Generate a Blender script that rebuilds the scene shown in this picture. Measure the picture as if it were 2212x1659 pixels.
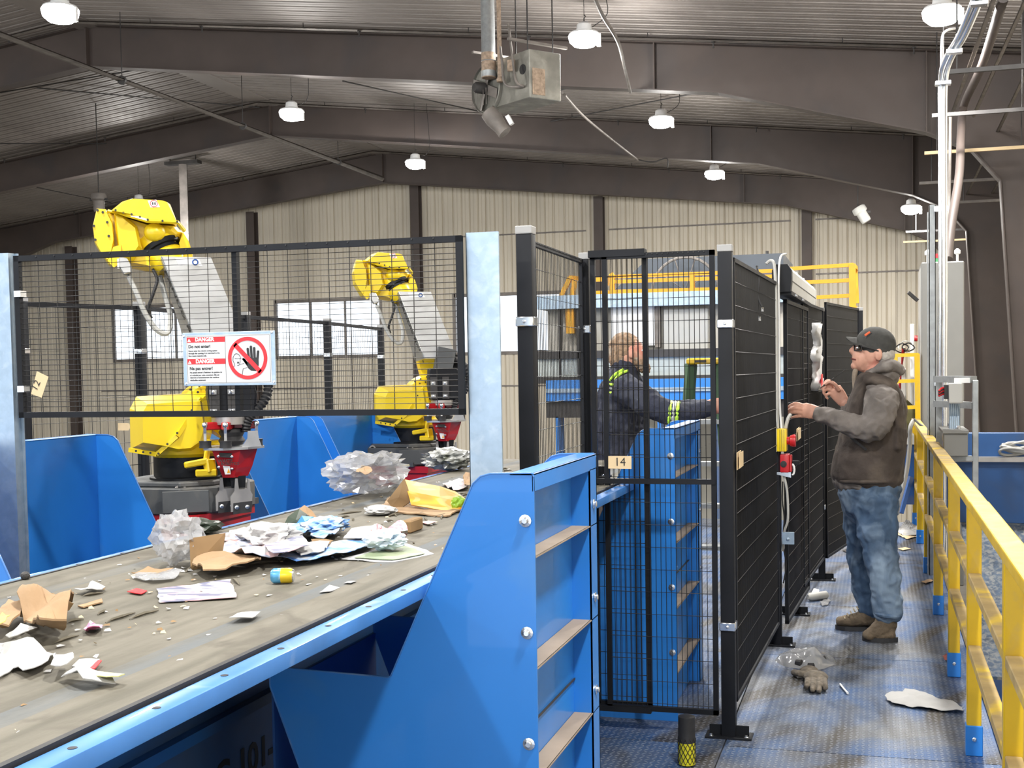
import bpy, bmesh, math, random
from mathutils import Vector, Matrix, Euler, noise
R = random.Random(7)
PI = math.pi
S = bpy.context.scene
COL = S.collection
for o in list(bpy.data.objects): bpy.data.objects.remove(o)
# ------------------------------------------------------------------ camera
# lens measured from the photograph's vanishing points (2212 x 1659 frame)
FPX, PX, PY = 2616., 1142., 924.
def _v(x, y): return Vector((x-PX, -(y-PY), -FPX)).normalized()
cY = _v(1890, 788); cZ = -_v(2050, 57000); cZ = (cZ-cY*cZ.dot(cY)).normalized(); cX = cY.cross(cZ)
CAM = Vector((0, 0, 1.6))
W2 = Matrix((cX, cY, cZ))              # camera-frame vector -> world vector
cam = bpy.data.cameras.new('camera'); co = bpy.data.objects.new('camera', cam); COL.objects.link(co)
co.matrix_world = Matrix.Translation(CAM) @ W2.to_4x4()
cam.sensor_width = 36; cam.lens = FPX/2212*36
cam.shift_x = (1106-PX)/2212; cam.shift_y = (PY-829.5)/2212
cam.clip_start = .05; cam.clip_end = 300
S.camera = co
def P(x, y, X=None, Y=None, Z=None):
    """the point of the scene seen at a pixel, at a known X, Y or height"""
    r = W2 @ Vector(((x-PX)/FPX, -(y-PY)/FPX, -1))
    i, v = (0, X) if X is not None else (1, Y) if Y is not None else (2, Z)
    return CAM + r*((v-CAM[i])/r[i])
# ------------------------------------------------------------------ world and view
wd = bpy.data.worlds.new('sky'); S.world = wd; wd.use_nodes = True
bg = wd.node_tree.nodes['Background']; bg.inputs[0].default_value = (.86, .93, 1, 1); bg.inputs[1].default_value = 1.6
S.view_settings.view_transform = 'Standard'; S.view_settings.look = 'None'
S.view_settings.exposure = .6; S.view_settings.gamma = 1; S.view_settings.use_curve_mapping = False
S.cycles.use_denoising = True
S.cycles.max_bounces = 7; S.cycles.diffuse_bounces = 4; S.cycles.glossy_bounces = 3; S.cycles.transmission_bounces = 4
S.cycles.transparent_max_bounces = 8; S.cycles.caustics_reflective = False; S.cycles.caustics_refractive = False
S.cycles.sample_clamp_indirect = 6
def area(loc, size, power, rot=(0, 0, 0), col=(1, .97, .92), shape='DISK', sy=None, spread=PI):
    l = bpy.data.lights.new('lamp_light', 'AREA'); l.shape = shape; l.size = size; l.energy = power; l.color = col[:3]; l.spread = spread
    if sy: l.size_y = sy
    o = bpy.data.objects.new('lamp_light', l); COL.objects.link(o); o.location = loc; o.rotation_euler = rot
    return o
# the sun-less daylight comes through the windows and the back end, left unwalled for soft ambient light
LAMP_W = 130; GLOW = .75
# ------------------------------------------------------------------ materials
def _new(name):
    m = bpy.data.materials.new(name); m.use_nodes = True
    return m, m.node_tree, m.node_tree.nodes['Principled BSDF']
def mixc(nt, fac, a, b):
    n = nt.nodes.new('ShaderNodeMix'); n.data_type = 'RGBA'
    if hasattr(fac, 'links') or not isinstance(fac, (int, float)): nt.links.new(fac, n.inputs[0])
    else: n.inputs[0].default_value = fac
    for v, i in ((a, 6), (b, 7)):
        if isinstance(v, (tuple, list)): n.inputs[i].default_value = (*v[:3], 1)
        else: nt.links.new(v, n.inputs[i])
    return n.outputs[2]
def noise_t(nt, scale, detail=4, vec=None, stretch=None, dist=0):
    t = nt.nodes.new('ShaderNodeTexNoise'); t.inputs['Scale'].default_value = scale; t.inputs['Detail'].default_value = detail
    t.inputs['Distortion'].default_value = dist
    if vec is None:
        tc = nt.nodes.new('ShaderNodeTexCoord'); vec = tc.outputs['Object']
    if stretch:
        mp = nt.nodes.new('ShaderNodeMapping'); mp.inputs['Scale'].default_value = stretch; nt.links.new(vec, mp.inputs[0]); vec = mp.outputs[0]
    nt.links.new(vec, t.inputs['Vector'])
    return t.outputs['Fac']
def ramp(nt, fac, a, b):
    r = nt.nodes.new('ShaderNodeMapRange'); r.inputs['From Min'].default_value = a; r.inputs['From Max'].default_value = b; r.clamp = True
    nt.links.new(fac, r.inputs['Value']); return r.outputs[0]
def mat(name, col, rough=.5, metal=0., var=.12, vs=3., dirt=None, ds=2., da=(.52, .68), bump=0., bs=60., bd=.01, stretch=None, coat=0., spec=.5):
    m, nt, b = _new(name)
    c2 = tuple(max(0, c*(1-var)) for c in col); c3 = tuple(min(1, c*(1+var)) for c in col)
    f = ramp(nt, noise_t(nt, vs, 5, stretch=stretch), .3, .7)
    c = mixc(nt, f, c2, c3)
    if dirt:
        f2 = ramp(nt, noise_t(nt, ds, 7, stretch=stretch, dist=.6), *da)
        c = mixc(nt, f2, c, dirt)
    nt.links.new(c, b.inputs['Base Color'])
    b.inputs['Roughness'].default_value = rough; b.inputs['Metallic'].default_value = metal
    b.inputs['Coat Weight'].default_value = coat; b.inputs['Specular IOR Level'].default_value = spec
    r = nt.nodes.new('ShaderNodeMapRange'); nt.links.new(noise_t(nt, vs*3, 4, stretch=stretch), r.inputs[0])
    r.inputs['To Min'].default_value = max(.03, rough-.1); r.inputs['To Max'].default_value = min(1, rough+.12)
    nt.links.new(r.outputs[0], b.inputs['Roughness'])
    if bump:
        bp = nt.nodes.new('ShaderNodeBump'); bp.inputs['Strength'].default_value = bump; bp.inputs['Distance'].default_value = bd
        nt.links.new(noise_t(nt, bs, 5, stretch=stretch), bp.inputs['Height']); nt.links.new(bp.outputs[0], b.inputs['Normal'])
    return m
def emat(name, col, s):
    m, nt, b = _new(name); b.inputs['Base Color'].default_value = (*col, 1)
    b.inputs['Emission Color'].default_value = (*col, 1); b.inputs['Emission Strength'].default_value = s; return m
def glass(name, col=(.9, .95, .95), rough=.05, trans=1., alpha=1.):
    m, nt, b = _new(name); b.inputs['Base Color'].default_value = (*col, 1); b.inputs['Roughness'].default_value = rough
    b.inputs['Transmission Weight'].default_value = trans; b.inputs['IOR'].default_value = 1.1; b.inputs['Alpha'].default_value = alpha
    return m
M = {}
def defmats():
    M['blue'] = mat('blue_paint', (.022, .20, .64), .32, var=.10, vs=1.3, dirt=(.07, .24, .55), ds=2.2, da=(.6, .8), coat=.25, bump=.02, bs=25)
    M['blue_worn'] = mat('worn_blue_paint', (.05, .19, .52), .38, var=.2, vs=5, dirt=(.35, .45, .62), ds=6, da=(.58, .75), coat=.2)
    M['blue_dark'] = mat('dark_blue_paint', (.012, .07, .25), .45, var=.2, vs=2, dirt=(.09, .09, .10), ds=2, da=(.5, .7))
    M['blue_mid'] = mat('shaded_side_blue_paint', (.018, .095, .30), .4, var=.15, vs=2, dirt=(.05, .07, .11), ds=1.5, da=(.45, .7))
    M['tan_dust'] = mat('dusty_tan_steel', (.27, .215, .165), .8, var=.15, vs=6)
    M['galv'] = mat('galvanised_steel', (.33, .42, .52), .36, .7, var=.07, vs=30, dirt=(.42, .50, .58), ds=18, da=(.5, .7))
    M['galv_dull'] = mat('dull_galvanised_steel', (.36, .38, .39), .5, .6, var=.12, vs=20)
    M['zinc'] = mat('bright_zinc', (.75, .78, .82), .22, .95, var=.08, vs=12)
    M['black'] = mat('black_powder_coat', (.009, .010, .013), .5, var=.3, vs=4, spec=.2)
    M['black_wire'] = mat('black_wire_coat', (.014, .014, .015), .45, var=.2, vs=4)
    M['rubber'] = mat('black_rubber', (.018, .018, .02), .6, var=.3, vs=8)
    M['cap'] = mat('grey_plastic_cap', (.28, .28, .28), .5)
    M['yel'] = mat('robot_yellow_paint', (.80, .58, .012), .33, var=.05, vs=3, dirt=(.60, .42, .015), ds=2.5, da=(.55, .8), coat=.3)
    M['yel_rail'] = mat('yellow_rail_paint', (.62, .40, .008), .42, var=.10, vs=6, dirt=(.42, .31, .12), ds=5, da=(.55, .75), coat=.15)
    M['yel_dust'] = mat('dusty_yellow_rail', (.36, .26, .11), .75, var=.25, vs=8, dirt=(.58, .40, .04), ds=4, da=(.5, .62))
    M['orange'] = mat('orange_yellow_rail', (.80, .36, .01), .45, var=.12, vs=3)
    M['grey_cast'] = mat('grey_cast_iron', (.075, .08, .085), .55, var=.15, vs=6, dirt=(.16, .155, .14), ds=4)
    M['alu'] = mat('aluminium_sheet', (.52, .53, .54), .38, .75, var=.10, vs=6, dirt=(.36, .36, .36), ds=4, da=(.45, .7), stretch=(1, 1, 2.2))
    M['red'] = mat('red_paint', (.48, .012, .018), .38, var=.12, vs=4, coat=.25, dirt=(.30, .03, .03), ds=3)
    M['white'] = mat('white_plastic', (.78, .79, .80), .45, var=.03)
    M['sign_white'] = mat('sign_white_face', (.58, .59, .61), .45, var=.02)
    M['black_ink'] = mat('black_print', (.02, .02, .022), .6)
    M['red_ink'] = mat('red_print', (.72, .02, .03), .5, var=.03)
    M['blue_ink'] = mat('blue_print', (.03, .1, .35), .5)
    M['brown'] = mat('brown_primer_steel', (.072, .055, .049), .6, var=.14, vs=1.2, dirt=(.058, .048, .047), ds=.8)
    M['deck'] = mat('roof_liner_sheet', (.25, .225, .21), .55, .1, var=.14, vs=.8, dirt=(.17, .15, .14), ds=.6, da=(.45, .7), stretch=(1, .3, 1))
    M['clad'] = mat('beige_wall_cladding', (.64, .585, .485), .6, var=.10, vs=.9, dirt=(.50, .46, .39), ds=1.1, da=(.5, .75), stretch=(1, 1, .25))
    M['pipe'] = mat('dusty_pipe', (.20, .18, .165), .6, .2, var=.25, vs=6)
    M['dark'] = mat('dark_steel', (.035, .033, .033), .6, var=.3, vs=5)
    M['steel'] = mat('bare_steel', (.42, .40, .38), .4, .7, var=.12, vs=8)
    M['heater'] = mat('dirty_heater_sheet', (.23, .225, .20), .5, .45, var=.2, vs=5, dirt=(.36, .35, .31), ds=5, da=(.5, .75), bump=.15, bs=25)
    M['rust'] = mat('rusty_label', (.36, .27, .20), .8, var=.35, vs=25)
    M['card'] = mat('brown_cardboard', (.33, .215, .12), .85, var=.14, vs=6, bump=.2, bs=30)
    M['card_dk'] = mat('dark_cardboard', (.24, .15, .07), .85, var=.2, vs=6)
    M['paper'] = mat('white_paper', (.42, .42, .42), .7, var=.06, vs=10, bump=.15, bs=30)
    M['tagc'] = mat('manila_card', (.66, .51, .31), .75, var=.05)
    M['skin'] = mat('skin', (.56, .30, .22), .5, var=.16, vs=14, dirt=(.52, .20, .15), ds=9, bump=.1, bs=90)
    M['lime'] = mat('lime_reflective_tape', (.52, .85, .08), .5, var=.05)
    M['silver'] = mat('silver_reflective_tape', (.50, .52, .54), .4, .2)
    M['grey_box'] = mat('grey_enclosure_paint', (.21, .21, .20), .45, var=.06)
    M['grey_lt'] = mat('light_grey_plastic', (.45, .45, .43), .5, var=.05)
    M['concrete'] = mat('dirty_concrete', (.12, .112, .10), .85, var=.3, vs=2)
    # conveyor belt: dusty rubber, streaked along the travel
    m, nt, b = _new('dusty_conveyor_belt')
    f = ramp(nt, noise_t(nt, 1.6, 6, stretch=(9, .8, 1), dist=.3), .35, .65)
    c = mixc(nt, f, (.085, .078, .058), (.155, .142, .112))
    c = mixc(nt, ramp(nt, noise_t(nt, 7, 6, stretch=(1, .6, 1), dist=1.2), .55, .7), c, (.085, .075, .057))
    tc = nt.nodes.new('ShaderNodeTexCoord'); sx = nt.nodes.new('ShaderNodeSeparateXYZ'); nt.links.new(tc.outputs['Object'], sx.inputs[0])
    wv = nt.nodes.new('ShaderNodeMath'); wv.operation = 'ABSOLUTE'; nt.links.new(sx.outputs[0], wv.inputs[0])
    band = nt.nodes.new('ShaderNodeMath'); band.operation = 'COMPARE'; band.inputs[1].default_value = .335; band.inputs[2].default_value = .03; nt.links.new(wv.outputs[0], band.inputs[0])
    b2 = nt.nodes.new('ShaderNodeMath'); b2.operation = 'MULTIPLY'; nt.links.new(band.outputs[0], b2.inputs[0]); nt.links.new(ramp(nt, noise_t(nt, 3, 4, stretch=(3, .6, 1)), .3, .6), b2.inputs[1])
    c = mixc(nt, b2.outputs[0], c, (.10, .11, .115))
    nt.links.new(c, b.inputs['Base Color']); b.inputs['Roughness'].default_value = .75
    bp = nt.nodes.new('ShaderNodeBump'); bp.inputs['Strength'].default_value = .35; bp.inputs['Distance'].default_value = .01
    nt.links.new(noise_t(nt, 14, 5, stretch=(1.5, .7, 1)), bp.inputs['Height']); nt.links.new(bp.outputs[0], b.inputs['Normal'])
    M['belt'] = m
    # blue worn tread plate
    m, nt, b = _new('worn_blue_tread_plate')
    tc = nt.nodes.new('ShaderNodeTexCoord'); sx = nt.nodes.new('ShaderNodeSeparateXYZ'); nt.links.new(tc.outputs['Object'], sx.inputs[0])
    def ma(op, a, bb=None, c3=None):
        n = nt.nodes.new('ShaderNodeMath'); n.operation = op
        for i, v in enumerate((a, bb, c3)):
            if v is None: continue
            if isinstance(v, (int, float)): n.inputs[i].default_value = v
            else: nt.links.new(v, n.inputs[i])
        return n.outputs[0]
    p = 1/.026
    u = ma('MULTIPLY', sx.outputs[0], p); v = ma('MULTIPLY', sx.outputs[1], p)
    fu = ma('SUBTRACT', ma('FRACT', ma('ADD', u, 1000)), .5); fv = ma('SUBTRACT', ma('FRACT', ma('ADD', v, 1000)), .5)
    par = ma('MODULO', ma('ADD', ma('FLOOR', ma('ADD', u, 1000)), ma('FLOOR', ma('ADD', v, 1000))), 2)
    a1 = ma('ADD', fu, fv); a2 = ma('SUBTRACT', fu, fv)
    n1 = ma('ADD', ma('MULTIPLY', a1, ma('SUBTRACT', 1, par)), ma('MULTIPLY', a2, par))
    n2 = ma('ADD', ma('MULTIPLY', a2, ma('SUBTRACT', 1, par)), ma('MULTIPLY', a1, par))
    e = ma('ADD', ma('POWER', ma('DIVIDE', ma('ABSOLUTE', n1), .62), 2), ma('POWER', ma('DIVIDE', ma('ABSOLUTE', n2), .2), 2))
    h = ramp(nt, e, 1.3, .5)
    wear = ramp(nt, noise_t(nt, 1.7, 8, dist=1.), .38, .62)
    c = mixc(nt, wear, (.062, .125, .27), (.175, .185, .20))
    c = mixc(nt, ramp(nt, noise_t(nt, 1.3, 8, stretch=(1, .5, 1), dist=2.5), .48, .62), c, (.075, .068, .06))
    c = mixc(nt, ma('MULTIPLY', h, .55), c, (.42, .45, .50))
    nt.links.new(c, b.inputs['Base Color'])
    nt.links.new(ma('ADD', .30, ma('MULTIPLY', noise_t(nt, 9, 5), .35)), b.inputs['Roughness']); b.inputs['Metallic'].default_value = .55
    bp = nt.nodes.new('ShaderNodeBump'); bp.inputs['Strength'].default_value = 1; bp.inputs['Distance'].default_value = .004
    nt.links.new(h, bp.inputs['Height']); nt.links.new(bp.outputs[0], b.inputs['Normal'])
    M['tread'] = m
defmats()
# ------------------------------------------------------------------ mesh helpers
def frame(d, up=Vector((0, 0, 1))):
    d = Vector(d).normalized(); up = Vector(up)
    if abs(d.dot(up.normalized())) > .999: up = Vector((0, 1, 0))
    x = d.cross(up).normalized(); return x, x.cross(d).normalized(), d
class MB:
    def __init__(s): s.v = []; s.f = []; s.m = []; s.k = 0
    def add(s, vs, fs, k=None):
        n = len(s.v); s.v += [Vector(v) for v in vs]; s.f += [tuple(i+n for i in f) for f in fs]; s.m += [s.k if k is None else k]*len(fs); return s
    def box(s, a, b, rot=None, k=None):
        a, b = Vector(a), Vector(b); lo = Vector(map(min, a, b)); hi = Vector(map(max, a, b)); c = (lo+hi)/2
        vs = [Vector((x, y, z)) for z in (lo.z, hi.z) for y in (lo.y, hi.y) for x in (lo.x, hi.x)]
        if rot: vs = [c+rot @ (v-c) for v in vs]
        return s.add(vs, [(0, 2, 3, 1), (4, 5, 7, 6), (0, 1, 5, 4), (2, 6, 7, 3), (0, 4, 6, 2), (1, 3, 7, 5)], k)
    def bar(s, p, q, w, h=None, up=(0, 0, 1), k=None, w2=None, h2=None):
        h = w if h is None else h; x, y, d = frame(Vector(q)-Vector(p), up); vs = []
        for c, ww, hh in ((Vector(p), w, h), (Vector(q), w2 or w, h2 or h)):
            vs += [c+x*ww/2*i+y*hh/2*j for i, j in ((-1, -1), (1, -1), (1, 1), (-1, 1))]
        return s.add(vs, [(3, 2, 1, 0), (4, 5, 6, 7), (0, 1, 5, 4), (1, 2, 6, 5), (2, 3, 7, 6), (3, 0, 4, 7)], k)
    def tube(s, pts, r, n=8, cap=True, k=None, closed=False):
        pts = [Vector(p) for p in pts]; N = len(pts); rs = r if isinstance(r, (list, tuple)) else [r]*N; vs = []; up = None
        for i, p in enumerate(pts):
            if closed: d = pts[(i+1) % N]-pts[i-1]
            else: d = pts[min(i+1, N-1)]-pts[max(i-1, 0)]
            if d.length < 1e-9: d = Vector((0, 0, 1))
            d.normalize()
            if up is None: x, y, _ = frame(d)
            else:
                x = (up-d*up.dot(d)); x = x.normalized() if x.length > 1e-6 else frame(d)[0]; y = d.cross(x)
            up = x
            for j in range(n):
                a = 2*PI*j/n; vs.append(p+(x*math.cos(a)+y*math.sin(a))*rs[i])
        fs = []
        for i in range(N if closed else N-1):
            for j in range(n):
                a, b = i*n+j, i*n+(j+1) % n; c, d2 = ((i+1) % N)*n+(j+1) % n, ((i+1) % N)*n+j; fs.append((a, b, c, d2))
        if cap and not closed: fs += [tuple(range(n-1, -1, -1)), tuple((N-1)*n+j for j in range(n))]
        return s.add(vs, fs, k)
    def cyl(s, p, q, r, n=16, r2=None, k=None): return s.tube([p, q], [r, r if r2 is None else r2], n, k=k)
    def lathe(s, c, prof, axis=(0, 0, 1), n=20, k=None):
        """prof: (radius, height along axis)"""
        x, y, d = frame(axis); c = Vector(c); vs = []; fs = []
        for r, h in prof:
            for j in range(n):
                a = 2*PI*j/n; vs.append(c+d*h+(x*math.cos(a)+y*math.sin(a))*r)
        for i in range(len(prof)-1):
            for j in range(n): fs.append((i*n+j, i*n+(j+1) % n, (i+1)*n+(j+1) % n, (i+1)*n+j))
        fs += [tuple(range(n-1, -1, -1)), tuple((len(prof)-1)*n+j for j in range(n))]
        return s.add(vs, fs, k)
    def prism(s, poly, fn, d0, d1, k=None):
        """poly in 2D; fn(u, v, depth) -> world point"""
        n = len(poly); vs = [fn(u, v, d0) for u, v in poly]+[fn(u, v, d1) for u, v in poly]
        fs = [tuple(range(n-1, -1, -1)), tuple(range(n, 2*n))]+[(i, (i+1) % n, n+(i+1) % n, n+i) for i in range(n)]
        return s.add(vs, fs, k)
    def loft(s, rings, cap=True, k=None):
        n = len(rings[0]); vs = [v for r in rings for v in r]; fs = []
        for i in range(len(rings)-1):
            for j in range(n): fs.append((i*n+j, i*n+(j+1) % n, (i+1)*n+(j+1) % n, (i+1)*n+j))
        if cap: fs += [tuple(range(n-1, -1, -1)), tuple((len(rings)-1)*n+j for j in range(n))]
        return s.add(vs, fs, k)
    def ball(s, c, r, n=12, m=8, k=None, rot=None):
        r = Vector((r, r, r)) if isinstance(r, (int, float)) else Vector(r); c = Vector(c); rings = []
        for i in range(m+1):
            t = PI*(i+.02 if i == 0 else i-.02 if i == m else i)/m
            ring = [Vector((math.sin(t)*math.cos(2*PI*j/n)*r.x, math.sin(t)*math.sin(2*PI*j/n)*r.y, -math.cos(t)*r.z)) for j in range(n)]
            rings.append([c+(rot @ v if rot else v) for v in ring])
        return s.loft(rings, k=k)
    def bevel(s, w, seg=2):
        bm = bmesh.new(); vs = [bm.verts.new(v) for v in s.v]
        for f, m in zip(s.f, s.m):
            try: g = bm.faces.new([vs[i] for i in f]); g.material_index = m
            except ValueError: pass
        bmesh.ops.recalc_face_normals(bm, faces=bm.faces)
        es = [e for e in bm.edges if len(e.link_faces) == 2 and e.calc_face_angle(0) > .5]
        bmesh.ops.bevel(bm, geom=es, offset=w, segments=seg, affect='EDGES', profile=.6, clamp_overlap=True)
        bm.verts.index_update(); s.v = [v.co.copy() for v in bm.verts]; s.f = [tuple(v.index for v in f.verts) for f in bm.faces]; s.m = [f.material_index for f in bm.faces]
        bm.free(); return s
    def build(s, name, mats, parent=None, smooth=False, recalc=True):
        me = bpy.data.meshes.new(name)
        lo = Vector([min(v[i] for v in s.v) for i in range(3)]); hi = Vector([max(v[i] for v in s.v) for i in range(3)])
        off = Vector(((lo.x+hi.x)/2, (lo.y+hi.y)/2, lo.z))
        me.from_pydata([v-off for v in s.v], [], s.f)
        mats = mats if isinstance(mats, (list, tuple)) else [mats]
        for m in mats: me.materials.append(M[m] if isinstance(m, str) else m)
        me.polygons.foreach_set('material_index', s.m)
        if recalc:
            bm = bmesh.new(); bm.from_mesh(me); bmesh.ops.recalc_face_normals(bm, faces=bm.faces); bm.to_mesh(me); bm.free()
        if smooth:
            me.polygons.foreach_set('use_smooth', [True]*len(me.polygons))
            me.set_sharp_from_angle(angle=math.radians(38 if smooth is True else smooth))
        me.update()
        o = bpy.data.objects.new(name, me); COL.objects.link(o)
        if parent: o.parent = parent; o.location = off-WL[parent.name]
        else: o.location = off
        WL[o.name] = off
        return o
WL = {}
def tag(o, label=None, cat=None, group=None, kind=None):
    if label: o['label'] = label
    if cat: o['category'] = cat
    if group: o['group'] = group
    if kind: o['kind'] = kind
    return o
def thing(name, label, cat, loc=(0, 0, 0), group=None):
    o = bpy.data.objects.new(name, None); COL.objects.link(o); o.location = loc; o.empty_display_size = .1
    WL[o.name] = Vector(loc); return tag(o, label, cat, group)
def kids(o): return [c for c in bpy.data.objects if c.parent == o]
def dup(o, loc=None, rotz=None, label=None, scale=None):
    r = o.copy(); COL.objects.link(r)
    if loc is not None: r.location = loc
    if rotz is not None: r.rotation_euler = (0, 0, rotz)
    if scale: r.scale = (scale,)*3
    if label: r['label'] = label
    for ch in kids(o):
        c = ch.copy(); COL.objects.link(c); c.parent = r
        for g in kids(ch):
            d = g.copy(); COL.objects.link(d); d.parent = c
    return r
def share(o, pts, parent=None):
    """copies of one piece (shared mesh) at the given offsets"""
    for p in pts:
        c = o.copy(); COL.objects.link(c); c.location = o.location+Vector(p)
def curve(pts, n=6):
    """Catmull-Rom through the points"""
    pts = [Vector(p) for p in pts]; out = []
    for i in range(len(pts)-1):
        p0, p1, p2, p3 = pts[max(i-1, 0)], pts[i], pts[i+1], pts[min(i+2, len(pts)-1)]
        for j in range(n):
            t = j/n; out.append(.5*((2*p1)+(p2-p0)*t+(2*p0-5*p1+4*p2-p3)*t*t+(3*p1-p0-3*p2+p3)*t**3))
    return out+[pts[-1]]
def text_mb(mb, body, org, ux, uz, size, k=None, depth=.0006, align='LEFT', shear=0, bold=0):
    """lettering as real thin geometry: org = baseline start, ux = reading direction, uz = up"""
    cu = bpy.data.curves.new('t', 'FONT'); cu.body = body; cu.size = size; cu.align_x = align; cu.extrude = depth; cu.shear = shear; cu.resolution_u = 3; cu.offset = bold
    ob = bpy.data.objects.new('t', cu); COL.objects.link(ob); me = ob.to_mesh()
    ux, uz = Vector(ux).normalized(), Vector(uz).normalized(); un = ux.cross(uz); org = Vector(org)
    mb.add([org+ux*v.co.x+uz*v.co.y+un*v.co.z for v in me.vertices], [tuple(p.vertices) for p in me.polygons], k)
    ob.to_mesh_clear(); bpy.data.objects.remove(ob); bpy.data.curves.remove(cu)
def bolt(mb, c, ax, r=.012, k=0):
    ax = Vector(ax).normalized(); mb.lathe(c, [(r, 0), (r, .002), (r*.62, .003), (r*.62, .008), (r*.4, .0095)], ax, 12, k)
# ================================================================== BUILDING
RX = -12.3
def zroof(x): return 7.38-.118*abs(x-RX)
XR, XL, YB, YF = 2.6, -27.0, 30.9, -12.0
def corr(mb, p0, du, dn, L, width, pitch, depth, gap=.006):
    """ribbed sheet: p0 origin, du across the ribs, L along the ribs (vector), dn towards the room"""
    p0, du, dn, L = map(Vector, (p0, du, dn, L)); prof = [(0, 0)]; n = max(1, round(width/pitch)); q = width/n
    for i in range(n):
        a = i*q; prof += [(a+q*.15, 0), (a+q*.22, depth), (a+q*.52, depth), (a+q*.56, depth*.75), (a+q*.60, depth), (a+q*.98, depth)]
    prof.append((width, 0)); vs = [p0+du*a+dn*d for a, d in prof]+[p0+du*a+dn*d+L for a, d in prof]; m = len(prof)
    mb.add(vs, [(i, i+1, m+i+1, m+i) for i in range(m-1)])
# ground floor far below the sorting platform
tag(MB().box((XL, YF, -2.75), (XR, YB, -2.6)).build('floor', 'concrete'), kind='structure')
# platform of worn blue tread plate: single plates with dark seams between them
pl = thing('platform_deck', None, None, (-1.4, 4, 0)); tag(pl, kind='structure'); pl.name = 'floor_platform'; WL['floor_platform'] = WL['platform_deck']
MB().box((-4.6, -1.2, -.10), (.50, 12.8, -.012)).build('deck_frame', 'dark', pl)
ys = [-1.2, 1.2, 3.15, 5.08, 6.78, 8.25, 10.1, 12.8]
for i in range(len(ys)-1):
    for x0, x1 in ((-4.6, -2.2), (-2.2, -.62), (-.62, .49)):
        MB().box((x0+.003, ys[i]+.003, -.011), (x1-.003, ys[i+1]-.003, 0)).build('tread_plate', 'tread', pl)
MB().box((.49, -1.2, -.28), (.515, 12.8, .10)).build('kick_plate', 'blue', pl)
# walls
wb = tag(MB().box((XL, YB+.05, -2.6), (XR, YB+.10, 7.5)).build('wall_back_core', 'clad'), kind='structure'); wb.name = 'wall_back'; WL['wall_back'] = WL['wall_back_core']
bpy.data.objects.remove(wb)
wb = thing('wall_back', None, None, (-12, YB, -2.6)); tag(wb, kind='structure')
WIN = [(-21.43, -18.35), (-16.17, -13.0), (-10.86, -7.79)]; WZ = (2.09, 3.62)
x = XL
edges = [XL]
while edges[-1] < XR-.01:
    nx = min(edges[-1]+.92, XR)
    for a, b in WIN:
        for e in (a, b):
            if edges[-1] < e-.02 < nx: nx = min(nx, e)
    edges.append(nx)
for a, b in zip(edges, edges[1:]):
    if b-a < .03: continue
    mid = (a+b)/2; zt = zroof(mid)+.1; wn = any(u-.01 <= a and b <= v+.01 for u, v in WIN)
    for z0, z1 in ([(-2.6, WZ[0]), (WZ[1], zt)] if wn else [(-2.6, zt)]):
        mb = MB(); corr(mb, (a, YB, z0), (1, 0, 0), (0, -1, 0), (0, 0, z1-z0), b-a, .23, .045); mb.build('cladding_panel', 'clad', wb)
for x0, y0, x1, y1, nm in ((XR, YF, XR, YB, 'wall_right'), (XL, YF, XL, YB, 'wall_left')):
    w = thing(nm, None, None, (x0, 10, -2.6)); tag(w, kind='structure')
    y = y0; s = -1 if x0 > 0 else 1
    while y < y1-.1:
        L = min(1.84, y1-y); mb = MB(); corr(mb, (x0, y, -2.6), (0, 1, 0), (s, 0, 0), (0, 0, zroof(x0)+2.7), L, .46, .03); mb.build('cladding_panel', 'clad', w); y += 1.84
# girts (the dusty horizontal rails of the back wall)
for z in (1.2, 3.86, 5.2):
    for a, b in ((-21.9, -17.2), (-16.4, -12.4), (-11.5, -7.2), (-6.6, -2.0), (-1.4, 2.3)):
        if z == 3.86 and b < -3: continue
        mb = MB().box((a, YB-.055, z-.02), (b, YB-.037, z+.02)); g = mb.build('wall_girt', 'pipe', wb)
# windows
frost = glass('wired_window_glass', (.95, .97, 1), .3)
for a, b in zip(edges, edges[1:]):
    pass
for i, (a, b) in enumerate(WIN):
    w = MB()
    for p, q in (((a, WZ[0]-.06), (b, WZ[0]+.03)), ((a, WZ[1]-.03), (b, WZ[1]+.06)), ((a-.05, WZ[0]-.06), (a+.03, WZ[1]+.06)), ((b-.03, WZ[0]-.06), (b+.05, WZ[1]+.06))):
        w.box((p[0], YB-.06, p[1]), (q[0], YB+.04, q[1]))
    wo = tag(w.build('window_%d' % (i+1), 'pipe'), kind='structure')
    n = 3; pw = (b-a-.06)/n
    for k in range(n):
        x0 = a+.03+k*pw
        MB().box((x0+.02, YB, WZ[0]+.03), (x0+pw-.02, YB+.01, WZ[1]-.03)).build('pane', frost, wo)
        if k: MB().box((x0-.022, YB-.04, WZ[0]+.03), (x0+.022, YB+.03, WZ[1]-.03)).build('mullion', 'pipe', wo)
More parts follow.
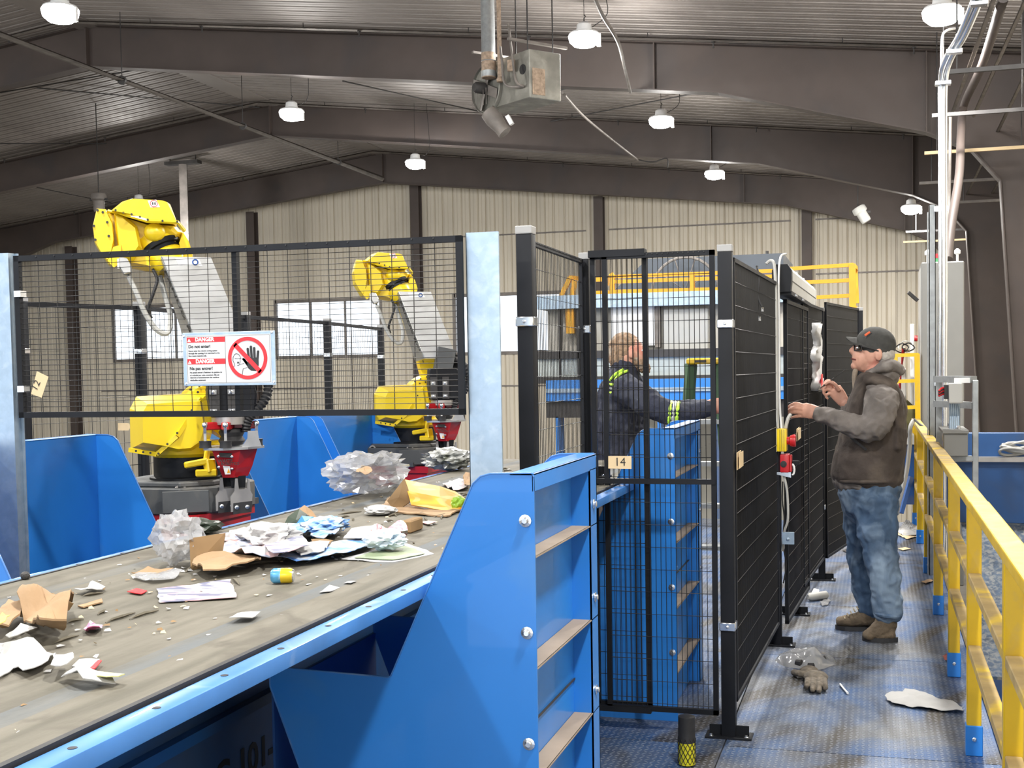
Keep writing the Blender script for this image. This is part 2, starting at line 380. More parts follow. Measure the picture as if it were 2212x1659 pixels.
# roof liner sheets, ribs running from the ridge to the eaves
ce = thing('ceiling', None, None, (RX, 10, 7.4)); tag(ce, kind='structure')
NY = math.ceil((YB-YF)/1.2)
for s, xe in ((1, XR), (-1, XL)):
    proto = None; L = Vector((xe-RX, 0, zroof(xe)-zroof(RX)))
    for k in range(NY):
        if proto is None:
            mb = MB(); corr(mb, (RX, YF, zroof(RX)), (0, 1, 0), (0, 0, -1), L, 1.2, .24, .055); proto = mb.build('roof_panel', 'deck', ce)
        else:
            c = proto.copy(); COL.objects.link(c); c.location.y += 1.2*k
MB().box((RX-.25, YF, 7.28), (RX+.25, YB, 7.30)).build('ridge_cap', 'deck', ce)
MB().prism([(XL, zroof(XL)+.05), (RX, 7.45), (XR, zroof(XR)+.05), (XR, zroof(XR)+.2), (RX, 7.6), (XL, zroof(XL)+.2)], lambda u, v, d: Vector((u, d, v)), YF, YB+.1).build('roof_board', 'dark', ce)
# steel portal frames
RAF = [(-2.0, 'behind the photographer'), (8.0, 'overhead'), (17.3, 'nearest, above the hanging heater'), (23.5, 'second'), (29.6, 'third')]
labs = ['brown steel portal frame behind the viewer', 'brown steel portal frame directly overhead in front of the viewer', 'nearest visible brown roof beam, passing behind the hanging heater', 'middle brown roof beam between the nearest and the wall', 'farthest brown roof beam, right against the corrugated back wall']
for (Y, _), lab in zip(RAF, labs):
    t = thing('portal_frame', lab, 'roof beam', (RX, Y, -2.6), 'brown steel roof beams')
    zt = lambda x: zroof(x)-.07
    d = 0 if Y < 25 else -.12
    low = [(2.02, -2.6), (1.60, 4.0), (1.25, 4.42), (.67, 4.70), (-.7, 5.06), (-2.1, 5.44), (RX, 6.66+d), (-22.4, 5.46), (-25.5, 4.4), (-26.0, 4.0), (-26.4, -2.6)]
    poly = [(2.5, -2.6), (2.5, zt(2.5)), (RX, zt(RX)), (-26.9, zt(-26.9)), (-26.9, -2.6)]+low[::-1]
    bm = bmesh.new()
    # web split into convex strips so that it triangulates cleanly
    mb = MB()
    def top(x): return zt(x)
    cols = sorted({p[0] for p in low if -26.1 < p[0] < 1.7})
    def lowz(x):
        l = sorted([p for p in low if -26.1 < p[0] < 1.7])
        for (a, za), (b, zb) in zip(l, l[1:]):
            if a <= x <= b: return za+(zb-za)*(x-a)/(b-a)
        return 4.0
    xs = sorted(set(cols+[RX]))
    for a, b in zip(xs, xs[1:]): mb.prism([(a, lowz(a)), (b, lowz(b)), (b, top(b)), (a, top(a))], lambda u, v, dd: Vector((u, dd, v)), Y-.006, Y+.006)
    mb.prism([(2.02, -2.6), (2.5, -2.6), (2.5, top(2.5)), (1.6, top(1.6)), (1.6, 4.0)], lambda u, v, dd: Vector((u, dd, v)), Y-.006, Y+.006)
    mb.prism([(-26.9, -2.6), (-26.4, -2.6), (-26.0, 4.0), (-26.0, top(-26)), (-26.9, top(-26.9))], lambda u, v, dd: Vector((u, dd, v)), Y-.006, Y+.006)
    mb.build('web', 'brown', t); bm.free()
    fl = MB()
    for (a, za), (b, zb) in zip(low, low[1:]): fl.bar((a, Y, za), (b, Y, zb), .22, .016, up=(0, 0, 1) if abs(a-b) > 1 else (1, 0, 0))
    fl.build('bottom_flange', 'brown', t)
    fl = MB().bar((2.5, Y, zt(2.5)), (RX, Y, zt(RX)), .22, .016).bar((RX, Y, zt(RX)), (-26.9, Y, zt(-26.9)), .22, .016); fl.build('top_flange', 'brown', t)
    for xx in (RX, -3.0, .67, -21.5):
        MB().box((xx-.01, Y-.1, lowz(xx)), (xx+.01, Y+.1, zt(xx)-.01)).build('stiffener', 'brown', t)
# wall columns
cols = [(-22.7, 'far left wall column'), (-16.76, 'wall column left of the wide middle window'), (-11.85, 'wall column right of the wide middle window'), (-6.82, 'wall column above the side fence'), (-1.6, 'wall column right of the grey machine')]
for x, lab in cols:
    t = thing('wall_column', 'brown steel '+lab, 'column', (x, YB-.2, -2.6), 'brown columns of the back wall')
    MB().box((x-.12, YB-.30, -2.6), (x+.12, YB-.285, zroof(x)-.7)).build('front_flange', 'brown', t)
    MB().box((x-.006, YB-.285, -2.6), (x+.006, YB-.06, zroof(x)-.7)).build('web', 'brown', t)
    MB().box((x-.12, YB-.06, -2.6), (x+.12, YB-.045, zroof(x)-.7)).build('back_flange', 'brown', t)
# long dusty pipes and rods under the roof
def pipe(name, pts, r, m, label, cat='pipe', group=None, n=10):
    o = MB().tube(pts, r, n).build(name, m, smooth=True); return tag(o, label, cat, group)
xp = P(400, 225, Z=6.15).x
pp = thing('overhead_pipe', 'long dusty grey pipe slanting across the upper left roof', 'pipe', (xp, 16, 6.15))
MB().tube([(xp, 8, 6.15), (xp, 26.6, 6.15)], .06, 12).build('pipe_run', 'pipe', pp, smooth=True)
for y in (12.5, 16.4, 20.1, 24.2):
    MB().tube([(xp, y, 6.2), (xp, y, zroof(xp)-.03)], .008, 5).build('hanger_rod', 'dark', pp)
    MB().lathe((xp, y-.02, 6.15), [(.07, 0), (.07, .04)], (0, 1, 0), 14).build('pipe_clamp', 'dark', pp)
for Y, lab in ((16.75, 'dusty sprinkler pipe running along the nearest roof beam'), (22.95, 'dusty sprinkler pipe running along the middle roof beam'), (28.9, 'dusty sprinkler pipe running along the farthest roof beam')):
    t = thing('sprinkler_pipe', lab, 'pipe', (RX, Y, 6.6), 'sprinkler pipes along the roof beams')
    a, b = (XL+1, Y, zroof(XL+1)-.42), (RX, Y, zroof(RX)-.42)
    MB().tube([(RX, Y, zroof(RX)-.14), (2.0, Y, zroof(2.0)-.14)], .028, 8).build('pipe_run', 'pipe', t, smooth=True)
    MB().tube([(RX, Y, zroof(RX)-.14), (XL+.5, Y, zroof(XL+.5)-.14)], .028, 8).build('pipe_run', 'pipe', t, smooth=True)
    for x in [RX+1.5+2.6*i for i in range(5)]+[RX-2-2.6*i for i in range(4)]:
        MB().tube([(x, Y, zroof(x)-.12), (x, Y, zroof(x)-.02)], .007, 5).build('hanger_rod', 'dark', t)
        MB().lathe((x+.9, Y, zroof(x+.9)-.24), [(.012, 0), (.012, .07), (.03, .075), (.03, .085)], (0, 0, 1), 8).build('sprinkler_head', 'dark', t)
rods = [((740, 175), (1045, 243)), ((1190, 262), (1560, 190)), ((0, 200), (300, 150)), ((80, 190), (560, 232)), ((1050, 240), (1262, 180)), ((80, 405), (240, 438)), ((0, 310), (240, 310))]
ROD = ['bracing rod slanting down right from the upper centre towards the heater', 'bracing rod rising right from under the heater', 'bracing rod at the upper left edge', 'long bracing rod under the upper left roof', 'bracing rod ending behind the heater', 'short bracing rod left of the hanging grey cone lamp', 'bracing rod low at the left edge of the roof']
for i, (a, b) in enumerate(rods):
    ya, yb = (17.5, 23.3) if i not in (5,) else (23.7, 29.4)
    p, q = P(*a, Z=6.3), P(*b, Z=6.3)
    for _ in range(8): p = P(*a, Z=zroof(p.x)-.13); q = P(*b, Z=zroof(q.x)-.13)
    tag(MB().tube([p, q], .014, 6).build('bracing_rod', 'dark'), ROD[i], 'rod', 'diagonal bracing rods under the roof')
# conduits dangling along the roof near the heater
def flex(name, px, r, m, label, cat, n=7, **k):
    return pipe(name, curve([P(x, y, Y=yy) for x, y, yy in px]), r, m, label, cat, n=n, **k)
flex('roof_conduit', [(1275, -30, 13), (1300, 30, 13.6), (1335, 90, 14.5), (1350, 150, 16), (1362, 200, 17.1)], .022, 'pipe', 'grey conduit dropping from the roof right of the hanging heater', 'conduit')
flex('roof_cable', [(1215, 200, 17.6), (1260, 250, 19.5), (1320, 300, 21.5), (1378, 345, 23.3)], .02, 'pipe', 'cable bundle running from the heater down to the middle roof beam', 'cable')
flex('roof_cable', [(1378, 345, 23.3), (1410, 350, 23.3), (1440, 342, 23.3), (1442, 362, 23.3)], .012, 'dark', 'short looping cable under the middle roof beam', 'cable')
# exhaust stack left of the robot
t = thing('exhaust_stack', 'tall grey vertical pipe behind the large robot, up to the roof', 'pipe', P(395, 500, Y=26))
p = P(395, 350, Y=26); MB().tube([(p.x, 26, p.z), (p.x, 26, -2.6)], .10, 12).build('stack_pipe', 'pipe', t, smooth=True)
MB().box((p.x-.45, 25.9, p.z-.06), (p.x+.45, 26.1, p.z+.02)).build('support_bracket', 'dark', t)
MB().tube([(p.x-.35, 26, p.z), (p.x-.35, 26, zroof(p.x)-.05)], .012, 6).build('hanger_rod', 'dark', t)
MB().tube([(p.x+.35, 26, p.z), (p.x+.35, 26, zroof(p.x)-.05)], .012, 6).build('hanger_rod', 'dark', t)
# ------------------------------------------------------------------ high-bay lamps
lens = emat('lamp_lens', (1, .985, .95), 60)
def lamp(px, py, z, label=None, real=True, w=None, X=None, Y=None):
    p = P(px, py, Z=z) if X is None else Vector((X, Y, z))
    t = thing('high_bay_lamp', label, 'lamp', (0, 0, 0), 'round high bay lamps')
    MB().lathe((0, 0, 0), [(.18, 0), (.19, .02), (.18, .04), (.10, .065), (.09, .14), (.05, .17)], n=20).build('housing', 'white', t, smooth=True)
    MB().lathe((0, 0, -.07), [(.05, -.07), (.13, -.05), (.185, -.0), (.20, .069)], n=20).build('lens', lens, t)
    mb = MB().tube([(0, 0, .16), (0, 0, .22), (.02, 0, .24), (0, 0, .26)], .008, 6).tube([(0, 0, .25), (0, 0, max(.3, zroof(p.x)-z-.03))], .004, 5); mb.build('hook', 'dark', t)
    MB().tube(curve([(.1, 0, .1), (.3, 0, .25), (.25, 0, max(.3, zroof(p.x)-z-.03))], 4), .006, 5).build('lamp_cord', 'dark', t)
    MB().box((.16, -.02, -.14), (.21, .02, .01)).build('motion_sensor', 'white', t)
    t.location = p
    area(p+Vector((0, 0, -.155)), .34, (w or LAMP_W))
    l = bpy.data.lights.new('lamp_glow', 'POINT'); l.energy = LAMP_W*GLOW; l.shadow_soft_size = .12; l.color = (1, .97, .92)  # extra point light for sideways spill, added to lift the dark ceiling and walls
    lo = bpy.data.objects.new('lamp_glow', l); COL.objects.link(lo); lo.location = p+Vector((0, 0, -.30))
    return t
for px, py, z, lab in ((130, 22, 5.6, 'glaring round lamp at the top left corner of the roof'), (1262, 78, 5.75, 'glaring round lamp just right of the hanging heater'), (2035, 24, 5.2, 'glaring round lamp at the top right beside the conduits'),
                       (630, 242, 5.75, 'round lamp on the middle beam, left of the hanging heater'), (1428, 258, 5.6, 'round lamp on the middle beam, right of the hanging heater'), (897, 350, 5.75, 'small lamp on the farthest beam above the second robot'),
                       (1543, 373, 5.55, 'small lamp on the farthest beam above the tall black fence'), (1968, 448, 4.75, 'small distant lamp close beside the vertical conduits'), (300, 436, 5.6, 'distant lamp shining right above the head of the large robot')):
    lamp(px, py, z, lab)
OUT = ['outside the view, above the gate area', 'outside the view, above the walkway beside the man', 'outside the view, above the near left chute', 'outside the view, above the near end of the conveyor', 'outside the view, above the near railing', 'behind the viewer, on the conveyor side', 'behind the viewer, on the railing side', 'behind the viewer, far to the left', 'outside the view, far left of the conveyor', 'outside the view, far left of the robots', 'outside the view, near the left wall']
for (X, Y), lab in zip(((-3.4, 9.4), (.6, 9.2), (-8.5, 5.5), (-3.4, 3.0), (.6, 2.2), (-3.4, -3), (.6, -4), (-8.5, -1), (-15, 4), (-16, 11), (-22, 15)), OUT):
    lamp(0, 0, 5.6 if X < -3 else 4.9, 'high bay lamp '+lab, X=X, Y=Y)
# ================================================================== CONVEYOR
BZ = 1.084; BX0, BX1 = -2.09, -1.11; CY0, CY1 = .5, 6.72
cv = thing('sorting_conveyor', 'wide blue framed belt conveyor carrying scattered paper and cardboard waste', 'conveyor', (-1.6, 3.5, 0))
mb = MB(); n = 60
for i in range(n+1):
    y = CY0+(CY1-CY0)*i/n
    mb.v += [Vector((BX0, y, BZ-.02)), Vector((BX0, y, BZ+.005)), Vector((BX0+.12, y, BZ+.002)), Vector((BX0+.3, y, BZ)), Vector((BX1-.3, y, BZ)), Vector((BX1-.12, y, BZ+.004)), Vector((BX1, y, BZ+.006)), Vector((BX1, y, BZ-.02))]
    if i: a = (i-1)*8; b = i*8; mb.f += [(a+j, a+(j+1) % 8, b+(j+1) % 8, b+j) for j in range(8)]; mb.m += [0]*8
mb.build('belt', 'belt', cv)
MB().box((BX0-.004, CY0, BZ-.03), (BX0+.006, CY1, BZ+.007)).box((BX1-.006, CY0, BZ-.03), (BX1+.006, CY1, BZ+.008)).build('rubber_skirt', 'rubber', cv)
# near side rail: flat flange with a down-turned lip and punched holes
MB().box((BX1+.012, CY0, BZ-.004), (BX1+.058, CY1, BZ+.002)).box((BX1+.055, CY0, BZ-.030), (BX1+.060, CY1, BZ+.002)).box((BX1+.012, CY0, BZ-.02), (BX1+.018, CY1, BZ)).bevel(.0025, 2).build('side_rail', 'blue_worn', cv, smooth=True)
MB().box((BX0-.05, CY0, BZ-.004), (BX0-.010, CY1, BZ+.001)).box((BX0-.052, CY0, BZ-.043), (BX0-.047, CY1, BZ+.001)).bevel(.0025, 2).build('side_rail', 'blue_worn', cv, smooth=True)
h = MB()
for k in range(40):
    y = .6+k*.205; h.lathe((BX1+.036, y, BZ+.0022), [(.007, 0), (.007, .0006)], n=10)
    if y < 6.4: h.lathe((BX0-.03, y, BZ+.0012), [(.007, 0), (.007, .0006)], n=10)
h.build('punched_holes', 'black_ink', cv)['kind'] = 'stuff'
SPX = -1.70
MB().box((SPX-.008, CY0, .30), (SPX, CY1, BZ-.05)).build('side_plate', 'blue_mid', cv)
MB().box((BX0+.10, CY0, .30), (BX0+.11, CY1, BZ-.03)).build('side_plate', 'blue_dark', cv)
MB().box((BX0+.02, CY0, BZ-.06), (BX1-.02, CY1, BZ-.045)).build('slider_bed', 'dark', cv)
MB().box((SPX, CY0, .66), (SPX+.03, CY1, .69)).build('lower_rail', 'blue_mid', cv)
for y in (1.0, 3.9, 6.2):
    for x in (BX0+.04, SPX-.06): MB().box((x, y, 0), (x+.05, y+.08, .32)).build('leg', 'blue', cv)
MB().cyl((BX0+.05, CY1-.02, BZ-.07), (BX1-.05, CY1-.02, BZ-.07), .062, 20).build('end_roller', 'dark', cv, smooth=True)
# stencilled number on the side plate
tb = MB(); q = P(545, 1603, X=SPX+.001)
text_mb(tb, 'C-101-', (SPX+.001, q.y+.13, q.z-.085), (0, 1, 0), (0, 0, 1), .118, bold=.003, align='RIGHT'); tb.build('stencil_number', 'black_ink', cv)
# near trim rail right under the lip (bright worn paint seen in the photo)
# ================================================================== CHUTES
def chute(x0, sgn, y0, y1, zs, label, mats=('blue', 'blue'), grp='blue steel waste chutes beside the conveyor', ribs=True, lip=.797, k=1.):
    """side wall at x0, plates reach towards the belt (sgn = direction away from the belt)"""
    Z = lambda z: 1.6-(1.6-z)*zs
    t = thing('waste_chute', label, 'chute', (x0-sgn*.4, (y0+y1)/2, 0), grp)
    prof = [(0, 0), (0, 1.316), (.006, 1.326), (.120, 1.324), (.150, 1.316), (.172, 1.296), (.423, .756), (.43, .752), (lip-.022, .762), (lip-.006, .757), (lip, .742), (lip, .705), (lip-.10, .44), (lip-.27, 0)]
    prof = [(u*k, Z(z) if z > .01 else 0) for u, z in prof]; lip *= k
    fn = lambda u, v, d: Vector((x0-sgn*u, d, v))
    for y, nm in ((y0, 'near_plate'), (y1-.006, 'far_plate')):
        mb = MB(); up = [p for p in prof if p[0] <= .43]; 
        # two convex-ish pieces: tall leaf and lip
        mb.prism(prof, fn, y, y+.006); o = mb.build(nm, mats[0], t)
        rim = MB().tube([fn(u, v, y) for u, v in prof[1:-1]], .0022, 5); rim.build('plate_rim', 'blue_worn', o)
    rec = .055
    MB().box((x0-sgn*rec, y0+.006, 0), (x0-sgn*(rec+.005), y1-.006, Z(1.322))).build('side_panel', mats[1], t)
    MB().box((x0, y0, Z(1.318)), (x0-sgn*.06, y1, Z(1.326))).box((x0, y0, Z(1.275)), (x0-sgn*.006, y1, Z(1.326))).bevel(.002, 1).build('top_lip', 'blue', t)
    MB().box((x0, y1-.085, 0), (x0-sgn*.055, y1-.079, Z(1.28))).box((x0, y1-.085, 0), (x0-sgn*.004, y1-.0, Z(1.28))).build('corner_post', 'blue', t)
    if ribs:
        z = 1.1
        while z > 0.05:
            zz = Z(z)
            rb = MB().box((x0-sgn*.002, y0+.008, zz-.004), (x0-sgn*.054, y1-.004, zz)).box((x0-sgn*.0, y0+.008, zz-.0), (x0-sgn*.004, y1-.004, zz-.003)); rb.build('rib', 'tan_dust', t); z -= .303
        for i in range(4):
            b = MB(); bolt(b, (x0-sgn*.0+.001, y1-.045, Z(1.165-.303*i)), (sgn, 0, 0), .014); b.build('bolt', 'zinc', t)
            b = MB(); bolt(b, (x0-sgn*.022, y0-.0005, Z(1.198-.303*i)), (0, -1, 0), .015); b.build('bolt', 'zinc', t)
    # inner sloped floor and the wall under the lip
    MB().prism([(.05, Z(.60)), (lip-.01, Z(.25)), (lip-.01, Z(.25)+.006), (.05, Z(.60)+.006)], fn, y0+.006, y1-.006).build('sloped_floor', 'dark', t)
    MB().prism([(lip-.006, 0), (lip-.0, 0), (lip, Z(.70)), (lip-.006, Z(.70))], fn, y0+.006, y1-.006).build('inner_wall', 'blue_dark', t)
    return t
chute(-.766, 1, 2.71, 3.37, .874, k=.874, label='large near blue chute with notched plate, bolts and dusty ribs in front')
chute(-.862, 1, 5.39, 6.20, .98, 'blue chute behind the mesh gate, in front of the bearded man')
ZL = .936
chute(-3.45, -1, 3.72, 4.73, ZL, 'blue chute at the left edge beside the galvanised post', ribs=False, lip=.56)
chute(-3.45, -1, 5.70, 6.71, ZL, 'blue chute between the two robots, nearer of the pair', ribs=False, lip=.56)
chute(-3.45, -1, 6.83, 7.86, ZL, 'blue chute next to the far robot, farther of the pair', ribs=False, lip=.56)
# ================================================================== FENCES
def zt(z): return z
def mesh_panel(name, a, b, z0, z1, nv=None, pv=.022, hz=None, ph=.098, frame_w=.022, label=None, cat='fence panel', group=None, wv=.0015, wh=.0018, parent=None, ticks=True, off=0., fr='black'):
    """welded wire panel between ground points a and b"""
    a, b = Vector((*a, 0)), Vector((*b, 0)); d = (b-a).normalized(); L = (b-a).length; nrm = Vector((d.y, -d.x, 0))
    t = parent or thing(name, label, cat, ((a.x+b.x)/2, (a.y+b.y)/2, z0), group)
    f = MB(); w = frame_w; up = Vector((0, 0, 1))
    if w:
        f.bar(a+up*(z0+w/2), b+up*(z0+w/2), w, w).bar(a+up*(z1-w/2), b+up*(z1-w/2), w, w)
        f.bar(a+d*w/2+up*z0, a+d*w/2+up*z1, w, w, up=d).bar(b-d*w/2+up*z0, b-d*w/2+up*z1, w, w, up=d)
        f.build('panel_frame', fr, t)
    m = MB(); n = nv or int((L-2*w)/pv)
    for i in range(1, n):
        p = a+d*(w+(L-2*w)*i/n)-nrm*(off); m.tube([p+up*(z0+w*.5), p+up*(z1-w*.5)], wv, 4, cap=False)
        if ticks and w and (n < 40): m.lathe(p+up*(z1-w*.3)-nrm*(-w/2-.0005), [(.004, 0), (.003, .002)], nrm, 6)
    z = z1-(ph if hz is None else hz)
    while z > z0+w:
        m.tube([a+d*w*.5+up*z-nrm*(off-wv*2), b-d*w*.5+up*z-nrm*(off-wv*2)], wh, 4, cap=False); z -= ph if hz is None else hz
    m = m.build('wire_mesh', 'black_wire', t, recalc=False); tag(m, kind='stuff')
    return t
def post(x, y, z0, z1, s=.06, label='', rotz=0, clamps=(1.78, .42), foot=True, name='fence_post', group='black fence posts'):
    t = thing(name, label, 'fence post', (0, 0, 0), group)
    MB().box((-s/2, -s/2, z0), (s/2, s/2, z1-.03)).bevel(.004, 2).build('post_tube', 'black', t, smooth=True)
    MB().box((-s/2-.002, -s/2-.002, z1-.03), (s/2+.002, s/2+.002, z1)).bevel(.004, 2).build('post_cap', 'cap', t)
    for z in clamps:
        c = MB().box((-s/2-.004, -s/2-.006, z-.018), (s/2+.004, s/2+.003, z+.018)).bevel(.003, 1); bolt(c, (0, -s/2-.006, z), (0, -1, 0), .007); c.build('clamp', 'zinc', t, smooth=True)
    if foot:
        f = MB().box((-.10, -.05, z0), (.10, .05, z0+.008)).box((-.085, -.004, z0), (-s/2, .004, z0+.05)).box((s/2, -.004, z0), (.085, .004, z0+.05)).build('foot_plate', 'black', t)
        for x2 in (-.075, .075):
            for y2 in (-.03, .03): b = MB(); bolt(b, (x2, y2, z0+.008), (0, 0, 1), .010); b.build('anchor_bolt', 'zinc', t)
    t.location = (x, y, 0); t.rotation_euler = (0, 0, rotz); return t
FZ = 2.12
post(-1.236, 4.316, 1.115, FZ+.01, label='black corner fence post beside the broad galvanised sheet', clamps=(1.78,))
post(-1.245, 5.30, 1.115, FZ, label='slim black fence post between side panel and gate', s=.045, clamps=(1.78,))
post(-.612, 5.22, 0, FZ, label='black gate post with bright clamps, standing nearest', clamps=(1.785, .485))
# panel over the conveyor opening
fp = mesh_panel('conveyor_guard', (-3.225, 4.02), (-1.395, 4.06), 1.447, 2.078, nv=22, ph=.0203, label='wide black mesh panel over the conveyor with a danger sign', frame_w=.022, wv=.0016, wh=.0014)
MB().box((-2.296, 4.045, 1.45), (-2.276, 4.07, 2.06)).build('middle_upright', 'black', fp)
for z in (1.93, 1.56): MB().box((-3.22, 4.0, z-.012), (-3.19, 4.035, z+.012)).build('clip', 'zinc', fp)
# galvanised cover sheets
t = tag(MB().box((-1.392, 4.085, .9), (-1.268, 4.093, 2.09)).box((-1.392, 4.085, .9), (-1.386, 4.13, 2.09)).bevel(.002, 1).build('cover_sheet', 'galv'), 'broad blue-grey galvanised cover sheet right of the mesh panel', 'metal sheet')
mb = MB().box((-3.62, 4.0, .80), (-3.245, 4.008, 2.09)); mb.box((-3.245, 4.0, .80), (-3.240, 4.045, 2.09)).box((-3.24, 4.04, .8), (-3.228, 4.045, 2.09))
tag(mb.build('cover_sheet', 'galv'), 'galvanised cover sheet at the left edge of the view', 'metal sheet')
# side panel going back from the corner post
mesh_panel('mesh_fence', (-1.25, 4.37), (-1.255, 5.27), 1.125, 2.09, pv=.024, ph=.103, label='narrow dense mesh panel receding behind the corner post', group='black mesh fence panels', frame_w=.018)
# gate of two overlapping leaves
g1 = mesh_panel('mesh_gate', (-1.205, 5.235), (-.952, 5.235), .10, 2.105, pv=.0215, ph=.098, label='black two-leaf mesh gate in front of the bearded man', cat='gate', frame_w=.022)
mesh_panel('x', (-1.145, 5.205), (-.655, 5.205), .095, 2.10, pv=.0218, ph=.0985, parent=g1)
MB().box((-1.205, 5.19, 2.088), (-.955, 5.25, 2.118)).build('top_channel', 'black', g1)
MB().box((-1.20, 5.19, .085), (-.95, 5.25, .11)).build('bottom_channel', 'black', g1)
MB().box((-1.19, 5.19, 1.098), (-.66, 5.222, 1.120)).build('cross_rail', 'black', g1)
# fence wall running back along the walkway
FP = [(-.600, 5.26), (-.530, 7.02), (-.505, 7.95), (-.385, 9.2), (-.16, 10.45)]
mesh_panel('mesh_fence', (-.588, 5.27), (-.531, 6.93), .14, 2.07, pv=.021, ph=.101, label='long black mesh panel running back from the gate post', group='black mesh fence panels', frame_w=.018)
mesh_panel('sliding_door', (-.497, 7.13), (-.435, 8.30), .10, 1.985, pv=.021, ph=.10, label='black mesh sliding door hanging under the grey rail', cat='door', frame_w=.022)
mesh_panel('mesh_fence', (-.452, 8.02), (-.372, 9.22), .16, 2.02, pv=.021, ph=.101, label='black mesh panel right behind the sliding door', group='black mesh fence panels', frame_w=.018)
mesh_panel('mesh_fence', (-.352, 9.26), (-.135, 10.46), .16, 2.07, pv=.0085, ph=.101, label='farthest black mesh panel behind the man with the cap', group='black mesh fence panels', frame_w=.018)
post(-.542, 7.02, 0, 2.09, label='black fence post behind the yellow switch box', s=.05, clamps=())
post(-.505, 7.92, 0, 2.0, label='black door post with one bright clamp in the door gap', s=.05, clamps=(1.69,))
post(-.385, 9.24, 0, 2.03, label='black fence post left of the man in the cap', s=.05, clamps=(.55,))
post(-.12, 10.50, 0, 2.08, label='last black fence post, at the far end of the walkway', s=.05, clamps=(1.6,))
# far fence behind the robots
far = [P(x, y, Z=2.12) for x, y in ((300, 655), (530, 676), (707, 690), (822, 704))]
farL = P(45, 645, Z=2.12)
pts = [farL]+far
labs = ['black fence post at the far left behind the mesh', 'black fence post in front of the left window', 'black fence post behind the large robot arm', 'black fence post in front of the middle window', 'black fence post left of the far robot']
for i, p in enumerate(pts):
    post(p.x, p.y, 0, 2.13, s=.06, label=labs[i], clamps=(1.78,), name='rear_post', group='posts of the rear fence')
for i in range(4):
    a, b = pts[i], pts[i+1]
    if i == 0: a = a+(a-b)*.25
    mesh_panel('rear_mesh_fence', (a.x, a.y), (b.x, b.y), .1, 2.1, pv=.06, ph=.16, label=('rear mesh fence panel '+['at the far left', 'behind the large robot', 'under the middle window', 'left of the far robot'][i]), group='mesh panels of the rear fence', frame_w=.03, wv=.0022, wh=.0022)
# door rail box above the sliding door
q0, q1 = P(1694, 575, X=-.47), P(1805, 640, X=-.42)
t = thing('door_operator', 'long light grey door operator box above the sliding door', 'door operator', (-.46, 8, 2.0))
d = Vector((.04, 1.75, 0)).normalized(); base = Vector((-.50, 6.95, 0))
def rb(u, v, w): return base+Vector((d.x*w, d.y*w, v))+Vector((1, 0, 0))*u
Lr = 2.0
prof = [(-.045, 2.02), (.045, 2.02), (.05, 2.07), (.05, 2.135), (.03, 2.165), (-.03, 2.165), (-.05, 2.135), (-.05, 2.05)]
MB().prism(prof, rb, .05, Lr).build('housing', 'grey_lt', t)
MB().prism([(u*1.06, 2.09+(v-2.09)*1.06) for u, v in prof], rb, -.02, .06).build('end_cover', 'black', t)
MB().prism([(u*1.04, 2.09+(v-2.09)*1.04) for u, v in prof], rb, Lr-.03, Lr+.01).build('end_cover', 'grey_lt', t)
MB().prism([(-.047, 2.0), (.052, 2.0), (.052, 2.022), (-.047, 2.022)], rb, .0, Lr).build('guide_rail', 'black', t)
MB().prism([(.0505, 2.078), (.052, 2.078), (.052, 2.082), (.0505, 2.082)], rb, .06, Lr-.03).build('seam', 'black_ink', t)
for w in (.35, .95, 1.5): MB().lathe(rb(0, 2.165, w), [(.01, 0), (.01, .012), (.006, .03)], n=8).build('cable_gland', 'white', t)
for w in (.25, .75, 1.7): MB().bar(rb(.052, 2.01, w), rb(.052, 2.01, w+.1), .01, .012).build('roller_bracket', 'zinc', t)
# ================================================================== RAILING
rl = thing('safety_railing', 'yellow safety railing with dusty mid rails along the right side', 'railing', (.39, 7, 0))
YS = [2.2, 3.75, 5.2, 6.5, 8.1, 9.7, 11.3, 12.6]
RXP = .385
for i, y in enumerate(YS):
    o = MB().box((RXP-.028, y-.025, .0 if i < 2 else .0), (RXP+.028, y+.025, 1.03)).bevel(.004, 1).build('railing_post', 'yel_rail', rl)
    s_ = MB().box((RXP-.033, y-.032, 0), (RXP+.033, y+.030, .125)).bevel(.003, 1).build('post_socket', 'blue', o)
    bb = MB(); bolt(bb, (RXP, y-.032, .07), (0, -1, 0), .009); bb.build('socket_bolt', 'zinc', o)
def railbar(name, z, w, h, m):
    for a, b in zip(YS, YS[1:]):
        MB().box((RXP-w/2, a+.001, z-h/2), (RXP+w/2, b-.001, z+h/2)).bevel(.003, 1).build(name, m, rl)
MB().box((RXP-.036, .8, 1.03), (RXP+.036, 4.95, 1.068)).bevel(.005, 2).build('top_rail', 'yel_rail', rl)
MB().box((RXP-.036, 4.96, 1.028), (RXP+.036, 6.9, 1.064)).bevel(.005, 2).build('top_rail', 'yel_rail', rl)
MB().box((RXP-.036, 6.91, 1.026), (RXP+.036, 12.7, 1.062)).bevel(.005, 2).build('top_rail', 'yel_dust', rl)
for z in (.735, .44):
    for a, b in zip([.8]+YS, YS):
        MB().box((RXP-.024, a+.026, z-.02), (RXP+.024, b-.026, z+.016)).bevel(.003, 1).build('mid_rail', 'yel_dust', rl)
